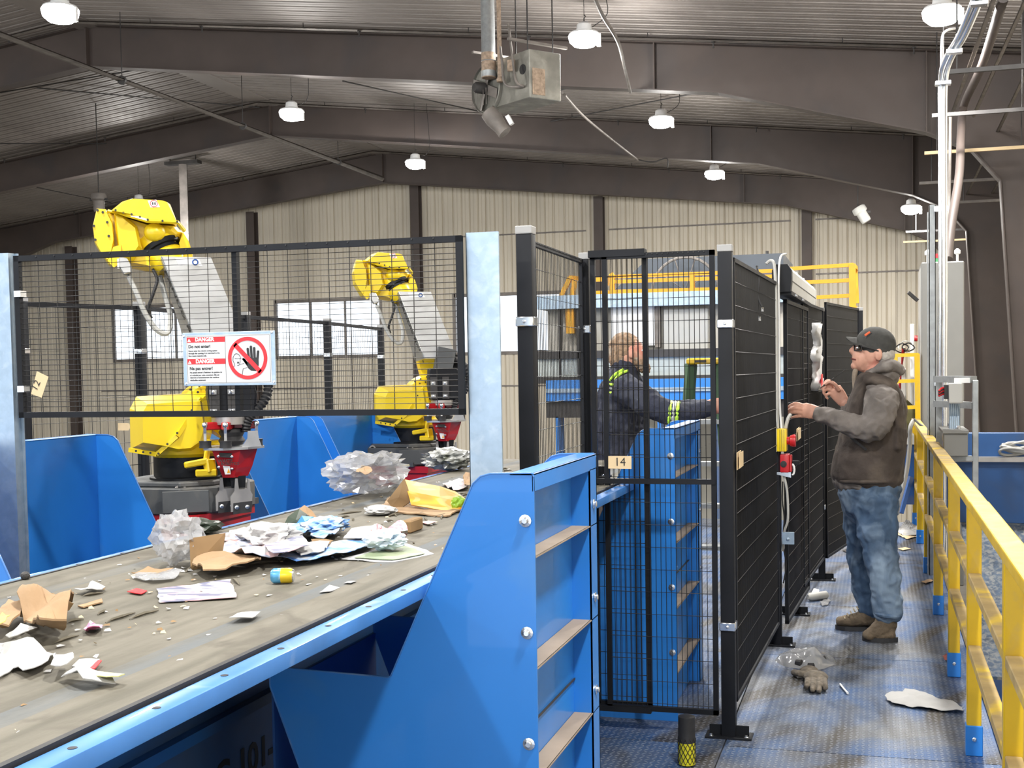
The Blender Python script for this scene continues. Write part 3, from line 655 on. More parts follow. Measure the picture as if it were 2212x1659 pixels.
# ================================================================== ROBOTS
RA = P(408, 1060, Y=5.2)
RD = -(W2.transposed() @ (RA-CAM)).z; RK = FPX/RD
RZ0 = .955                      # top of the pedestal
OFFB = 0.
def rl_(px, py, b): return Vector(((px-408)/RK, b+OFFB, RZ0+(1097-py)/RK))
def pprism(mb, pts, b0, b1, f0=1., f1=1., k=None, c=None):
    """body outlined in the vertical plane of the arm; f0/f1 shrink the front/back outline (faceted castings)"""
    cx = sum(p[0] for p in pts)/len(pts) if c is None else c[0]; cy = sum(p[1] for p in pts)/len(pts) if c is None else c[1]
    n = len(pts); bm = (b0+b1)/2 if (f0 != 1 and f1 != 1) else None
    rings = [[rl_(cx+(x-cx)*f0, cy+(y-cy)*f0, b0) for x, y in pts]]
    if f0 != 1: rings.append([rl_(x, y, b0+(b1-b0)*.35) for x, y in pts])
    if f1 != 1: rings.append([rl_(x, y, b0+(b1-b0)*.7) for x, y in pts])
    rings.append([rl_(cx+(x-cx)*f1, cy+(y-cy)*f1, b1) for x, y in pts])
    return mb.loft(rings, k=k)
def robot(label):
    t = thing('industrial_robot', label, 'robot', (0, 0, 0), 'yellow sorting robots')
    def put(name, mb, m, parent=t, smooth=False): return mb.build(name, m, parent, smooth=smooth)
    mb = MB(); w = .30; c = .13
    oc = [(-w+c, -w), (w-c, -w), (w, -w+c), (w, w-c), (w-c, w), (-w+c, w), (-w, w-c), (-w, -w+c)]
    rot = Matrix.Rotation(-.58, 3, 'Z')
    def rp(u, v, d): return rot @ Vector((u-.05, v+.02, d))
    mb.prism([(u*1.0, v*1.0) for u, v in oc], rp, RZ0, RZ0+.125).prism([(u*.86, v*.86) for u, v in oc], rp, RZ0+.125, RZ0+.15); mb.bevel(.006, 1)
    base = put('base_casting', mb, 'grey_cast')
    put('base_cover', MB().box((-.13, -w-.012, RZ0+.012), (.08, -w, RZ0+.115), None).bevel(.003, 1), 'grey_cast', base)
    for o in (bpy.data.objects[-1:] if False else []): pass
    for sx, sy in ((-.2, -.26), (.16, -.27), (.24, .2), (-.24, .2)):
        p = rp(sx, sy, RZ0); put('mounting_foot', MB().box(p+Vector((-.04, -.04, 0)), p+Vector((.04, .04, .03)), rot).lathe(p+Vector((0, 0, .03)), [(.015, 0), (.015, .015)], n=8), 'grey_cast', base)
    for px in (388, 278):
        q = rl_(px, 1052, -.24 if px == 388 else -.1); ring = [q+Vector((math.cos(a)*.022, 0, math.sin(a)*.026+.01)) for a in [2*PI*i/12 for i in range(12)]]
        put('eye_bolt', MB().tube(ring, .007, 6, closed=True).cyl(q+Vector((0, 0, -.03)), q+Vector((0, 0, -.012)), .008, 8), 'steel', base, True)
    put('swivel_ring', MB().lathe((0, 0, RZ0+.14), [(.185, 0), (.185, .02), (.165, .025), (.165, .13)], n=36), 'black', smooth=True)
    put('swivel_flange', MB().lathe((0, 0, RZ0+.255), [(.16, 0), (.185, .02), (.19, .06), (.17, .075)], n=32), 'yel', smooth=True)
    body = [(291, 878), (305, 853), (400, 849), (450, 848), (457, 905), (456, 935), (446, 965), (420, 982), (385, 984), (345, 973), (290, 962)]
    tb = put('turret_body', pprism(MB(), body, -.23, .20, .72, .85, c=(385, 905)), 'yel')
    def bar(pts, b, r, m='yel', name='cover_flange', parent=tb): put(name, MB().tube([rl_(x, y, b) for x, y in pts], r, 6), m, parent)
    put('cover_flange', MB().bar(rl_(343, 972, -.205), rl_(384, 935, -.235), .016, .02).bar(rl_(384, 935, -.235), rl_(436, 858, -.20), .016, .02).bar(rl_(288, 962, -.15), rl_(343, 972, -.205), .016, .02), 'yel', tb)
    for x, y in ((384, 928), (364, 950), (414, 882), (302, 963), (316, 966), (330, 968), (346, 970)):
        put('cap_screw', MB().lathe(rl_(x, y, -.262 if x > 355 else -.225), [(.0055, 0), (.005, .006)], (0, 1, 0), 8), 'black_ink', tb)
    put('service_bracket', MB().bar(rl_(396, 996, -.24), rl_(445, 988, -.24), .03, .03).bar(rl_(440, 990, -.22), rl_(448, 945, -.2), .02, .03).bar(rl_(418, 1013, -.24), rl_(462, 1013, -.24), .04, .035).bar(rl_(446, 985, -.23), rl_(449, 1014, -.24), .05, .04).bevel(.006, 1), 'yel')
    put('shoulder_casting', pprism(MB(), [(395, 850), (408, 838), (425, 826), (452, 818), (480, 822), (497, 845), (503, 880), (500, 930), (478, 950), (455, 935), (450, 870)], -.06, .18, .85, .9).bevel(.008, 1), 'yel', smooth=25)
    for x, y in ((415, 840), (433, 832), (452, 826), (448, 842), (430, 846), (474, 832)):
        put('cap_screw', MB().lathe(rl_(x, y, -.07), [(.006, 0), (.005, .008)], (0, 1, 0), 8), 'black_ink', tb)
    # lower arm
    arm = [(366, 585), (392, 575), (425, 600), (450, 680), (478, 735), (519, 762), (524, 797), (500, 828), (486, 870), (445, 870), (440, 835), (417, 735), (390, 660)]
    la = put('lower_arm', pprism(MB(), arm, .00, .14, .9, .9).bevel(.006, 1), 'yel', smooth=25)
    # upper joint and head
    ax = Vector((.42, -.30, -.86)).normalized()
    c0 = rl_(362, 535, -.05)
    put('head_neck', MB().lathe(c0-ax*.05, [(.075, 0), (.098, .01), (.098, .055)], ax, 28), 'yel', smooth=True)
    put('joint_ring', MB().lathe(c0, [(.094, 0), (.094, .028), (.080, .03), (.080, .046)], ax, 32), 'black', smooth=True)
    put('joint_collar', MB().lathe(c0+ax*.048, [(.082, 0), (.090, .01), (.088, .06), (.075, .085)], ax, 28), 'yel', smooth=True)
    hb = [(240, 466), (263, 468), (300, 478), (338, 490), (397, 492), (408, 505), (400, 540), (385, 575), (347, 588), (305, 580), (282, 577), (258, 575), (234, 536), (231, 502)]
    head = put('head_casting', pprism(MB(), hb, -.10, .16, .88, .85, c=(320, 525)), 'yel')
    hc = [(263, 469), (289, 447), (310, 440), (373, 445), (385, 450), (398, 487), (396, 493), (338, 491), (300, 479)]
    mb = MB(); n = len(hc)
    fr = [(272, 472), (300, 450), (312, 447), (368, 449), (378, 452), (393, 485), (392, 489), (340, 488), (305, 478)]
    mb.loft([[rl_(x, y, -.19) for x, y in fr], [rl_(x, y, -.08) for x, y in hc], [rl_(x, y, .10) for x, y in hc], [rl_(330+(x-330)*.85, 468+(y-468)*.8, .17) for x, y in hc]])
    put('head_cover', mb, 'yel')
    put('cover_flange', MB().tube([rl_(262, 470, -.13), rl_(300, 480, -.17), rl_(338, 492, -.20), rl_(398, 493, -.19), rl_(411, 508, -.15)], .010, 6), 'yel', head)
    for x, y in ((277, 472), (292, 476), (308, 481), (324, 486), (339, 491), (368, 493), (397, 494)):
        put('cap_screw', MB().lathe(rl_(x, y-1, -.215 if x > 300 else -.19), [(.0055, 0), (.005, .008)], (0, 1, 0), 8), 'black_ink', head)
    mc = [(240, 466), (258, 467), (270, 495), (272, 530), (266, 560), (258, 575), (245, 557), (234, 536), (231, 502)]
    mcv = put('motor_cover', pprism(MB(), mc, -.17, -.09, .92, 1), 'yel', head)
    for x, y in ((242, 471), (252, 475), (260, 495), (262, 523), (234, 503), (236, 531), (250, 560)):
        put('cap_screw', MB().lathe(rl_(x, y, -.178), [(.006, 0), (.005, .006)], (0, 1, 0), 8), 'black_ink', mcv)
    put('side_housing', pprism(MB(), [(272, 470), (290, 476), (318, 500), (325, 545), (305, 575), (280, 572), (276, 520)], -.15, -.08, .8, 1), 'yel', head)
    put('elbow_housing', pprism(MB(), [(408, 505), (421, 527), (429, 555), (427, 566), (404, 566), (398, 530)], -.12, .14, .85, .85), 'yel', head)
    put('motor_dome', MB().ball(rl_(352, 512, -.13), (.05, .04, .045), 14, 8), 'yel', head, True)
    put('head_skirt', pprism(MB(), [(258, 573), (270, 545), (285, 540), (283, 577), (270, 587)], -.17, -.10), 'yel', head)
    put('warning_label', pprism(MB(), [(340, 450), (357, 448), (364, 463), (345, 464)], -.1925, -.1905), 'white', head)
    lb = MB(); q = rl_(352, 456, -.194); ring = [q+Vector((math.cos(a)*.016, 0, math.sin(a)*.015)) for a in [2*PI*i/16 for i in range(16)]]; lb.tube(ring, .0012, 4, closed=True); put('label_ring', lb, 'red_ink', head)
    put('label_mark', MB().ball(q+Vector((-.005, 0, 0)), (.003, .001, .008), 8, 4).ball(q+Vector((.005, 0, 0)), (.003, .001, .008), 8, 4), 'black_ink', head)
    # forearm duct (bare aluminium)
    def fq(x, y, b): return rl_(x, y, b)
    sec = lambda t: [(363+t*92, 566+t*248, -.24), (462+t*92, 567+t*248, -.24), (464+t*92, 568+t*248, -.07), (360+t*70, 575+t*248, -.06)]
    fa = put('forearm_duct', MB().loft([[fq(*p) for p in sec(0)], [fq(*p) for p in sec(.82)]]), 'alu')
    put('duct_seam', MB().tube([fq(363, 566, -.243), fq(363+75, 566+203, -.243)], .003, 5), 'zinc', fa)
    e = MB(); A, B = rl_(368, 605, -.155), rl_(368+62, 605+170, -.155); dr = (B-A).normalized()
    nx = (sec(0)[0][0], sec(0)[0][1]); u2 = rl_(*sec(0)[0])-rl_(*sec(0)[3]); nn = dr.cross(u2).normalized()
    if nn.x > 0: nn = -nn
    vv = nn.cross(dr)
    text_mb(e, 'FANUC Robot', (rl_(360, 575, -.06)*.45+rl_(363, 566, -.24)*.55)+dr*.05+nn*.003, dr, nn.cross(dr), .075, bold=.001); put('duct_lettering', e, 'black_ink', fa)
    put('info_label', pprism(MB(), [(391, 569), (438, 571), (444, 584), (397, 583)], -.2425, -.2405), 'white', fa)
    q = rl_(430, 577, -.244); put('label_mark', MB().tube([q+Vector((math.cos(a)*.012, 0, math.sin(a)*.012)) for a in [2*PI*i/14 for i in range(14)]], .003, 4, closed=True), 'blue_ink', fa)
    # side duct of the arm, junction box and cables
    jb = put('junction_box', pprism(MB(), [(281, 566), (296, 568), (305, 586), (305, 598), (289, 602), (279, 583)], -.20, -.13).bevel(.004, 1), 'alu', head)
    put('box_flange', MB().box(rl_(277, 590, -.205), rl_(281, 570, -.15)), 'zinc', head)
    put('grey_cable', MB().tube(curve([rl_(297, 601, -.17), rl_(313, 640, -.17), rl_(328, 680, -.16), rl_(348, 712, -.15), rl_(366, 722, -.14), rl_(376, 712, -.13), rl_(378, 680, -.12), rl_(368, 640, -.1), rl_(360, 600, -.08)], 6), .0125, 8), 'grey_lt', smooth=True)
    put('black_cable', MB().tube(curve([rl_(346, 588, -.12), rl_(354, 610, -.14), rl_(345, 640, -.15), rl_(335, 670, -.14), rl_(340, 690, -.13)], 6), .008, 7), 'rubber', smooth=True)
    # wrist and hose
    global OFFB
    OFFB = -.17
    wr = put('wrist', pprism(MB(), [(446, 800), (535, 800), (545, 850), (540, 898), (450, 898), (443, 850)], -.20, -.02, .95, .9).bevel(.008, 1), 'black', smooth=25)
    put('wrist_motor', MB().cyl(rl_(520, 760, -.05), rl_(522, 895, -.06), .06, 18), 'rubber', smooth=True)
    put('flange_link', MB().bar(rl_(505, 740, -.1), rl_(490, 810, -.1), .12, .12), 'grey_cast')
    for x in (451, 487):
        put('slot_rail', MB().box(rl_(x-3, 893, -.215), rl_(x+17, 826, -.20)), 'dark', wr)
        for y in (845, 884):
            mb = MB().box(rl_(x-3, y+5, -.225), rl_(x+11, y-5, -.212)); bolt(mb, rl_(x+4, y, -.225), (0, -1, 0), .009); put('clamp_bolt', mb, 'zinc', wr)
    hp = curve([rl_(520, 770, -.12), rl_(555, 790, -.14), rl_(568, 830, -.15), rl_(560, 862, -.17), rl_(540, 885, -.18), rl_(524, 905, -.18), rl_(520, 928, -.18)], 8)
    rs = [.024 if i % 2 else .018 for i in range(len(hp))]
    put('corrugated_hose', MB().tube(hp, rs, 10), 'rubber', smooth=True)
    # gripper
    gb = -.13
    put('upper_flange', MB().lathe(rl_(490, 912, gb), [(.085, 0), (.085, .035)], n=18), 'steel', smooth=True)
    for i, (x, b) in enumerate(((437, -.20), (476, -.25), (541, -.15))):
        put('red_lug', MB().bar(rl_(492, 914, gb), rl_(x, 914, b), .035, .036).bevel(.005, 1), 'red')
        r_ = MB().cyl(rl_(x, 908, b-.03), rl_(x, 948, b-.03), .0065, 8); r_.ball(rl_(x, 911, b-.03), .014, 10, 6); put('link_rod', r_, 'zinc', smooth=True)
        put('rubber_mount', MB().lathe(rl_(x, 957, b-.03), [(.028, 0), (.026, .016), (.028, .032)], n=16), 'rubber', smooth=True)
    put('air_spring', MB().lathe(rl_(492, 955, gb), [(.05, 0), (.062, .02), (.05, .04), (.06, .06), (.05, .08)], n=20), 'rubber', smooth=True)
    put('tool_plate', MB().prism([(433, -.24), (470, -.29), (520, -.27), (556, -.18), (545, -.05), (450, -.05)], lambda u, v, d: Vector(((u-408)/RK, v+OFFB, d)), rl_(0, 962, 0).z, rl_(0, 957, 0).z), 'alu')
    put('hose_bracket', pprism(MB(), [(508, 957), (520, 940), (521, 925), (541, 925), (543, 942), (548, 957)], -.25, -.245), 'alu')
    gh = [(449, 962), (507, 964), (543, 960), (540, 975), (527, 1008), (514, 1016), (498, 1018), (488, 1022), (470, 1018), (462, 1000)]
    mb = MB(); top_ = [(449, -.25), (505, -.27), (543, -.16), (530, -.05), (455, -.05)]; bot = [(470, -.20), (492, -.22), (522, -.15), (515, -.07), (475, -.07)]
    mb.loft([[Vector(((u-408)/RK, v+OFFB, rl_(0, 1020, 0).z)) for u, v in bot], [Vector(((u-408)/RK, v+OFFB, rl_(0, 1000, 0).z)) for u, v in [(463, -.225), (497, -.24), (531, -.155), (521, -.06), (467, -.06)]], [Vector(((u-408)/RK, v+OFFB, rl_(0, 961, 0).z)) for u, v in top_]])
    hs = put('gripper_housing', mb, 'red')
    put('housing_window', pprism(MB(), [(463, 967), (488, 969), (487, 978), (465, 976)], -.262, -.255), 'black_ink', hs)
    put('warning_label', pprism(MB(), [(470, 994), (484, 996), (485, 1012), (474, 1012)], -.243, -.236), 'white', hs)
    put('label_mark', pprism(MB(), [(478, 1009), (481, 1000), (484, 1009)], -.246, -.243), 'orange', hs)
    for x, y in ((461, 974), (488, 976), (462, 997), (488, 1001)):
        mb = MB(); bolt(mb, rl_(x, y, -.262 if y < 990 else -.243), (0, -1, 0), .006); put('housing_bolt', mb, 'zinc', hs)
    e = MB(); text_mb(e, 'WASTE', rl_(460, 987, -.258), (1, -.12, 0), (.08, .15, .98), .020, bold=.0004); text_mb(e, 'ROBOTICS', rl_(466, 992.5, -.256), (1, -.12, 0), (.08, .15, .98), .0165, bold=.0004); put('housing_lettering', e, 'black_ink', hs)
    for dx, b in ((-14, -.10), (14, -.18)):
        jaw = put('jaw_link', pprism(MB(), [(476+dx*.6, 1018), (508+dx*.6, 1018), (506+dx*.6, 1042), (479+dx*.6, 1042)], b-.02, b+.03), 'black')
        put('jaw_bracket', pprism(MB(), [(480+dx, 1022), (485+dx, 1022), (487+dx, 1044), (503+dx, 1044), (505+dx, 1024), (509+dx, 1024), (510+dx, 1048), (514+dx, 1056), (512+dx, 1072), (478+dx, 1075), (474+dx, 1090), (470+dx, 1090), (470+dx, 1060), (478+dx, 1048)], b-.045, b-.02), 'steel', jaw)
        put('jaw_pad', pprism(MB(), [(475+dx, 1072), (513+dx, 1069), (511+dx, 1092), (474+dx, 1095)], b-.048, b-.01), 'rubber', jaw)
        for x in (482, 503):
            mb = MB(); bolt(mb, rl_(x+dx, 1081, b-.049), (0, -1, 0), .010); put('pad_bolt', mb, 'zinc', jaw)
    OFFB = 0.
    return t
r1 = robot('large yellow robot arm, nearest, behind the danger sign panel')
ped = thing('robot_pedestal', 'red steel pedestal under the large yellow robot', 'pedestal', (0, 0, 0), 'red robot pedestals')
mb = MB().box((-.33, -.24, 0), (.30, .25, RZ0-.045)).box((-.345, -.255, RZ0-.045), (.315, .265, RZ0-.0)); mb.build('pedestal_frame', 'red', ped)
MB().box((-.24, -.2425, RZ0-.16), (-.08, -.24, RZ0-.09)).build('fork_slot', 'black_ink', ped)
r2 = dup(r1, label='smaller looking yellow robot arm, farther away by the middle window')
ped2 = dup(ped, label='red steel pedestal under the far yellow robot')
for r, pp, Y, px, rz in ((r1, ped, 5.2, 408, 33), (r2, ped2, 8.02, 893, 27)):
    q = P(px, 1000, Y=Y); r.location = (q.x, Y, 0); r.rotation_euler = (0, 0, math.radians(rz))
    pp.location = (q.x-.10, Y-.02, 0)
# ================================================================== PEOPLE
def remeshed(mb, name, m, parent, voxel=.009, smooth=3, disp=0., dscale=8., seed=0, adapt=0):
    """fuse the overlapping lofts into one continuous surface"""
    me = bpy.data.meshes.new('t'); me.from_pydata([tuple(v) for v in mb.v], [], mb.f)
    bm = bmesh.new(); bm.from_mesh(me); bmesh.ops.recalc_face_normals(bm, faces=bm.faces); bm.to_mesh(me); bm.free()
    o = bpy.data.objects.new('t', me); COL.objects.link(o)
    md = o.modifiers.new('r', 'REMESH'); md.mode = 'VOXEL'; md.voxel_size = voxel; md.use_smooth_shade = True
    sm = o.modifiers.new('s', 'SMOOTH'); sm.factor = .6; sm.iterations = smooth
    dg = bpy.context.evaluated_depsgraph_get(); dg.update()
    ev = o.evaluated_get(dg); m2 = bpy.data.meshes.new_from_object(ev)
    vs = [v.co.copy() for v in m2.vertices]; fs = [tuple(p.vertices) for p in m2.polygons]
    if disp:
        ns = [v.normal.copy() for v in m2.vertices]
        for i, (v, n) in enumerate(zip(vs, ns)):
            q = v*dscale+Vector((seed, seed*2, 0)); a = noise.noise(q); b = noise.noise(q*2.3+Vector((5, 1, 2)))
            f = (1-abs(a)*2.6)*.6+(1-abs(b)*2.6)*.4
            vs[i] = v+n*(disp*(f-.35))
    bpy.data.objects.remove(o); bpy.data.meshes.remove(me); bpy.data.meshes.remove(m2)
    nb = MB(); nb.v = vs; nb.f = fs; nb.m = [0]*len(fs)
    return nb.build(name, m, parent, smooth=180, recalc=False)
class Fig:
    def __init__(s, Y0): s.Y0 = Y0; s.s = (P(1001, 800, Y=Y0)-P(1000, 800, Y=Y0)).length
    def p(s, x, y, b): return P(x, y, Y=s.Y0+b)
    def limb(s, mb, pts, n=14, grow=0., seg=3):
        """pts: (px, py, depth, half width in px, half depth in m)"""
        C = [s.p(x, y, b) for x, y, b, _, _ in pts]; r1 = [r*s.s+grow for *_, r, _ in pts]; r2 = [q+grow for *_, q in pts]
        cc = curve(C, seg); N = len(cc); rings = []
        for i, c in enumerate(cc):
            t = i/seg; j = min(int(t), len(C)-2); f = min(t-j, 1); f = f*f*(3-2*f)
            a, b = r1[j]+(r1[j+1]-r1[j])*f, r2[j]+(r2[j+1]-r2[j])*f
            d = (cc[min(i+1, N-1)]-cc[max(i-1, 0)]).normalized(); e2 = Vector((0, 1, 0)); e2 = (e2-d*e2.dot(d)).normalized(); e1 = d.cross(e2)
            rings.append([c+e1*math.cos(q)*a+e2*math.sin(q)*b for q in [2*PI*k/n for k in range(n)]])
        d0 = (cc[0]-cc[1]).normalized(); d1 = (cc[-1]-cc[-2]).normalized()
        def cap_(ring, c, d, m):
            return [c+(v-c)*.62+d*m*.55 for v in ring]
        rings = [cap_(rings[0], cc[0], d0, min(r1[0], r2[0]))]+rings+[cap_(rings[-1], cc[-1], d1, min(r1[-1], r2[-1]))]
        mb.loft(rings); return mb
    def ball(s, mb, x, y, b, rx, rz, rb, rot=None): mb.ball(s.p(x, y, b), (rx*s.s, rb, rz*s.s), 16, 12, rot=rot); return mb
def hand(F, mb, wrist, palm, fingers, thumb, rf=4.3):
    """palm plus five separate tapered fingers; each finger: list of (px, py, depth)"""
    F.limb(mb, [(*wrist, 11.5, .022), (*palm[0], 14, .019), (*palm[1], 14.5, .018)], seg=3)
    for i, f in enumerate(fingers):
        k = rf*(1, 1.03, .98, .86)[i]; F.limb(mb, [(*q, k*(1-.12*j), .0115*(1-.12*j)*(k/rf)) for j, q in enumerate(f)], n=9, seg=3)
    F.limb(mb, [(*q, rf*1.12*(1-.12*j), .0125*(1-.12*j)) for j, q in enumerate(thumb)], n=9, seg=3)
vest_m = mat('dark_brown_canvas', (.052, .040, .034), .85, var=.25, vs=7, dirt=(.10, .08, .065), ds=5, bump=.5, bs=70, bd=.004)
hood_m = mat('faded_grey_sweatshirt', (.135, .120, .112), .9, var=.25, vs=8, dirt=(.24, .22, .205), ds=6, da=(.5, .66), bump=.5, bs=60, bd=.004)
jean_m = mat('faded_blue_denim', (.045, .085, .155), .85, var=.35, vs=7, dirt=(.22, .30, .40), ds=5, da=(.48, .66), bump=.5, bs=90, bd=.003, stretch=(1, 1, .5))
boot_m = mat('brown_suede_boot', (.115, .085, .055), .85, var=.3, vs=14, bump=.4, bs=60)
cap_m = mat('charcoal_cap_cloth', (.045, .045, .043), .9, var=.25, vs=20, bump=.3, bs=150, bd=.002)
hair_g = mat('grey_hair', (.42, .39, .36), .8, var=.2, vs=60, bump=.6, bs=200, bd=.003)
# ---- man with the cap
F = Fig(7.4)
root = thing('person', 'man in dark cap, glasses, brown vest, grey hoodie and jeans, facing the black door', 'person', F.p(1885, 1368, 0)*1, None)
root.location.z = 0; WL[root.name] = root.location.copy()
b = MB()
F.ball(b, 1889, 757, 0, 33, 39, .078); F.ball(b, 1866, 772, 0, 22, 26, .062); F.ball(b, 1893, 745, 0, 32, 28, .076)
F.limb(b, [(1880, 785, 0, 18, .055), (1862, 789, 0, 15, .045), (1853, 792, 0, 9, .026)])                 # jaw and chin
F.limb(b, [(1856, 745, 0, 6, .02), (1846, 756, 0, 8, .019), (1840, 761, 0, 7.5, .019)], n=10); F.limb(b, [(1853, 771, 0, 7, .03), (1847, 771, 0, 5, .022)], n=10); F.limb(b, [(1853, 781, 0, 8, .03), (1847, 780, 0, 5, .022)], n=10); F.ball(b, 1848, 790, 0, 9, 8, .026)           # nose
F.ball(b, 1851, 777, 0, 6, 7, .026); F.ball(b, 1856, 743, 0, 6, 6, .045)
F.ball(b, 1898, 766, -.080, 7, 12, .010); F.ball(b, 1898, 766, .080, 7, 12, .010)
F.limb(b, [(1893, 780, 0, 22, .058), (1893, 812, 0, 22, .060), (1895, 835, 0, 26, .09)])                 # neck
F.limb(b, [(1895, 835, 0, 30, .14), (1892, 880, 0, 42, .165), (1880, 960, 0, 48, .15), (1874, 1030, 0, 44, .14), (1874, 1070, 0, 40, .13)])
F.limb(b, [(1880, 1075, .09, 24, .08), (1860, 1110, .1, 25, .08), (1858, 1190, .11, 18, .06), (1868, 1260, .12, 15, .055), (1874, 1312, .12, 11, .04), (1868, 1335, .12, 12, .04)])
F.limb(b, [(1888, 1075, -.09, 26, .08), (1895, 1110, -.1, 27, .085), (1898, 1190, -.13, 19, .062), (1910, 1260, -.15, 16, .055), (1918, 1330, -.15, 11, .04), (1905, 1360, -.15, 12, .04)])
F.limb(b, [(1868, 1338, .12, 11, .038), (1830, 1342, .12, 9, .035)]); F.limb(b, [(1906, 1364, -.15, 12, .038), (1878, 1372, -.17, 9, .035)])
F.limb(b, [(1908, 858, -.17, 22, .055), (1898, 900, -.24, 17, .048), (1880, 925, -.27, 14, .042), (1820, 908, -.26, 12, .036), (1768, 892, -.24, 10, .027)])
F.limb(b, [(1890, 858, .17, 22, .055), (1868, 900, .20, 17, .045), (1850, 900, .20, 14, .04), (1822, 868, .18, 10, .028)])
hand(F, b, (1768, 892, -.24), [(1752, 889, -.235), (1737, 886, -.23)],
     [[(1735, 877, -.23), (1721, 872, -.24), (1709, 875, -.23), (1703, 880, -.205)], [(1734, 884, -.235), (1719, 881, -.25), (1707, 884, -.24), (1701, 889, -.21)],
      [(1735, 892, -.23), (1720, 890, -.245), (1708, 892, -.235), (1703, 896, -.21)], [(1738, 899, -.22), (1725, 899, -.235), (1714, 901, -.225), (1709, 903, -.205)]],
     [(1755, 879, -.21), (1741, 875, -.19), (1728, 877, -.175), (1719, 881, -.17)])
hand(F, b, (1822, 868, .18), [(1812, 854, .175), (1802, 841, .17)],
     [[(1800, 830, .165), (1789, 822, .15), (1781, 829, .14), (1783, 837, .135)], [(1797, 836, .16), (1784, 829, .145), (1777, 837, .14), (1780, 845, .14)],
      [(1797, 843, .165), (1785, 841, .15), (1779, 848, .145), (1784, 854, .15)], [(1800, 850, .17), (1789, 851, .16), (1784, 857, .155), (1789, 862, .16)]],
     [(1813, 843, .15), (1802, 829, .13), (1791, 825, .125), (1783, 830, .125)], rf=4.)
remeshed(b, 'body', M['skin'], root, .0050, 2)
# hair, ears' surroundings
hb_ = MB(); F.ball(hb_, 1906, 765, 0, 23, 26, .079); F.limb(hb_, [(1908, 765, 0, 18, .074), (1914, 785, 0, 10, .06)])
remeshed(hb_, 'hair', hair_g, root, .007, 2, .003, 60)
# eye glasses, eyes, mouth
g = MB(); g.tube([F.p(1861, 748, -.084), F.p(1898, 758, -.094)],   .0042, 6)
rim = lambda x0, y0, x1, y1, bb, b2: [F.p(x0, y0, bb), F.p(x1, y0+1, b2), F.p(x1, y1, b2), F.p(x0+1, y1, bb)]
g.tube(rim(1845, 745, 1861, 757, -.034, -.082), .0042, 6, closed=True).tube(rim(1844, 745, 1850, 756, .02, .06), .003, 6, closed=True).tube([F.p(1846, 748, -.022), F.p(1845, 748, .02)], .003, 6)
gl = g.build('glasses', 'black_ink', root)
MB().add(rim(1845, 745, 1861, 757, -.034, -.082), [(0, 1, 2, 3)]).build('glass_lens', glass('spectacle_lens', (.9, .95, 1), .02), gl)
eye = MB(); F.ball(eye, 1853, 751, -.048, 3.2, 2.4, .012); eye.build('eye', 'white', root, smooth=True)
mo = MB(); F.limb(mo, [(1842, 775.5, -.010, 1.7, .016), (1850, 777, -.040, 2.2, .010)], n=8); mo.build('mouth', mat('dark_lips', (.16, .04, .035), .6), root)
# cap
c = MB()
F.ball(c, 1893, 745, 0, 36, 33, .088); F.ball(c, 1888, 738, 0, 33, 28, .084); F.ball(c, 1905, 755, 0, 22, 24, .082)
cap = remeshed(c, 'cap', cap_m, root, .006, 2)
br = MB(); rings = []
for j in range(11):
    q = (j-5)/5; bb = .082*q; e = 1-abs(q)**2.6
    x0, x1 = 1882, 1866-38*e
    up_ = [F.p(x0+(x1-x0)*w, 733+17*abs(q)**1.7-(9-6*abs(q))*w+3*w*w, bb*(1-.1*w)) for w in (0, .33, .66, 1)]
    lo_ = [v-Vector((0, 0, .007)) for v in up_]
    rings.append(up_+lo_[::-1])
br.loft(rings); br.build('cap_brim', cap_m, root, smooth=True)
lg = MB(); q0 = F.p(1875, 719, -.055); lg.loft([[F.p(x, y, bb) for x, y, bb in ((1864, 727, -.055), (1878, 716, -.050), (1884, 720, -.067), (1871, 731, -.073))], [F.p(x, y, bb)+Vector((-.002, -.005, .002)) for x, y, bb in ((1864, 727, -.055), (1878, 716, -.050), (1884, 720, -.067), (1871, 731, -.073))]])
lp = lg.build('cap_patch', 'black_ink', cap)
cm = MB(); F.limb(cm, [(1869, 725, -.066, 2.6, .004), (1879, 718, -.064, 2.6, .004)], n=8); cm.build('patch_badge', 'orange', root) if False else cm.build('patch_badge', mat('red_orange_badge', (.65, .10, .02), .6), root)
# hoodie
h = MB()
F.limb(h, [(1896, 832, 0, 36, .175), (1892, 880, 0, 50, .20), (1884, 960, 0, 58, .19), (1872, 1020, 0, 62, .19), (1872, 1046, 0, 59, .185)])
F.limb(h, [(1906, 855, -.18, 30, .075), (1900, 890, -.25, 29, .075), (1886, 925, -.28, 26, .07), (1840, 918, -.275, 21, .058), (1800, 903, -.26, 17, .05), (1768, 893, -.245, 13.5, .042)])
F.limb(h, [(1885, 855, .18, 30, .075), (1868, 895, .21, 25, .065), (1850, 903, .205, 20, .055), (1828, 876, .185, 14, .042)])
F.limb(h, [(1868, 824, 0, 12, .07), (1890, 814, 0, 20, .11), (1915, 808, 0, 24, .12), (1930, 812, 0, 17, .09)])
remeshed(h, 'hoodie', hood_m, root, .008, 2, .014, 9, 3)
hd = MB(); F.limb(hd, [(1862, 818, -.06, 4, .02), (1880, 806, -.115, 6, .025), (1918, 790, -.10, 12, .045), (1935, 797, 0, 13, .06), (1918, 790, .10, 12, .045), (1882, 804, .11, 6, .025)], seg=4)
remeshed(hd, 'hood', hood_m, root, .008, 2, .006, 12, 1)
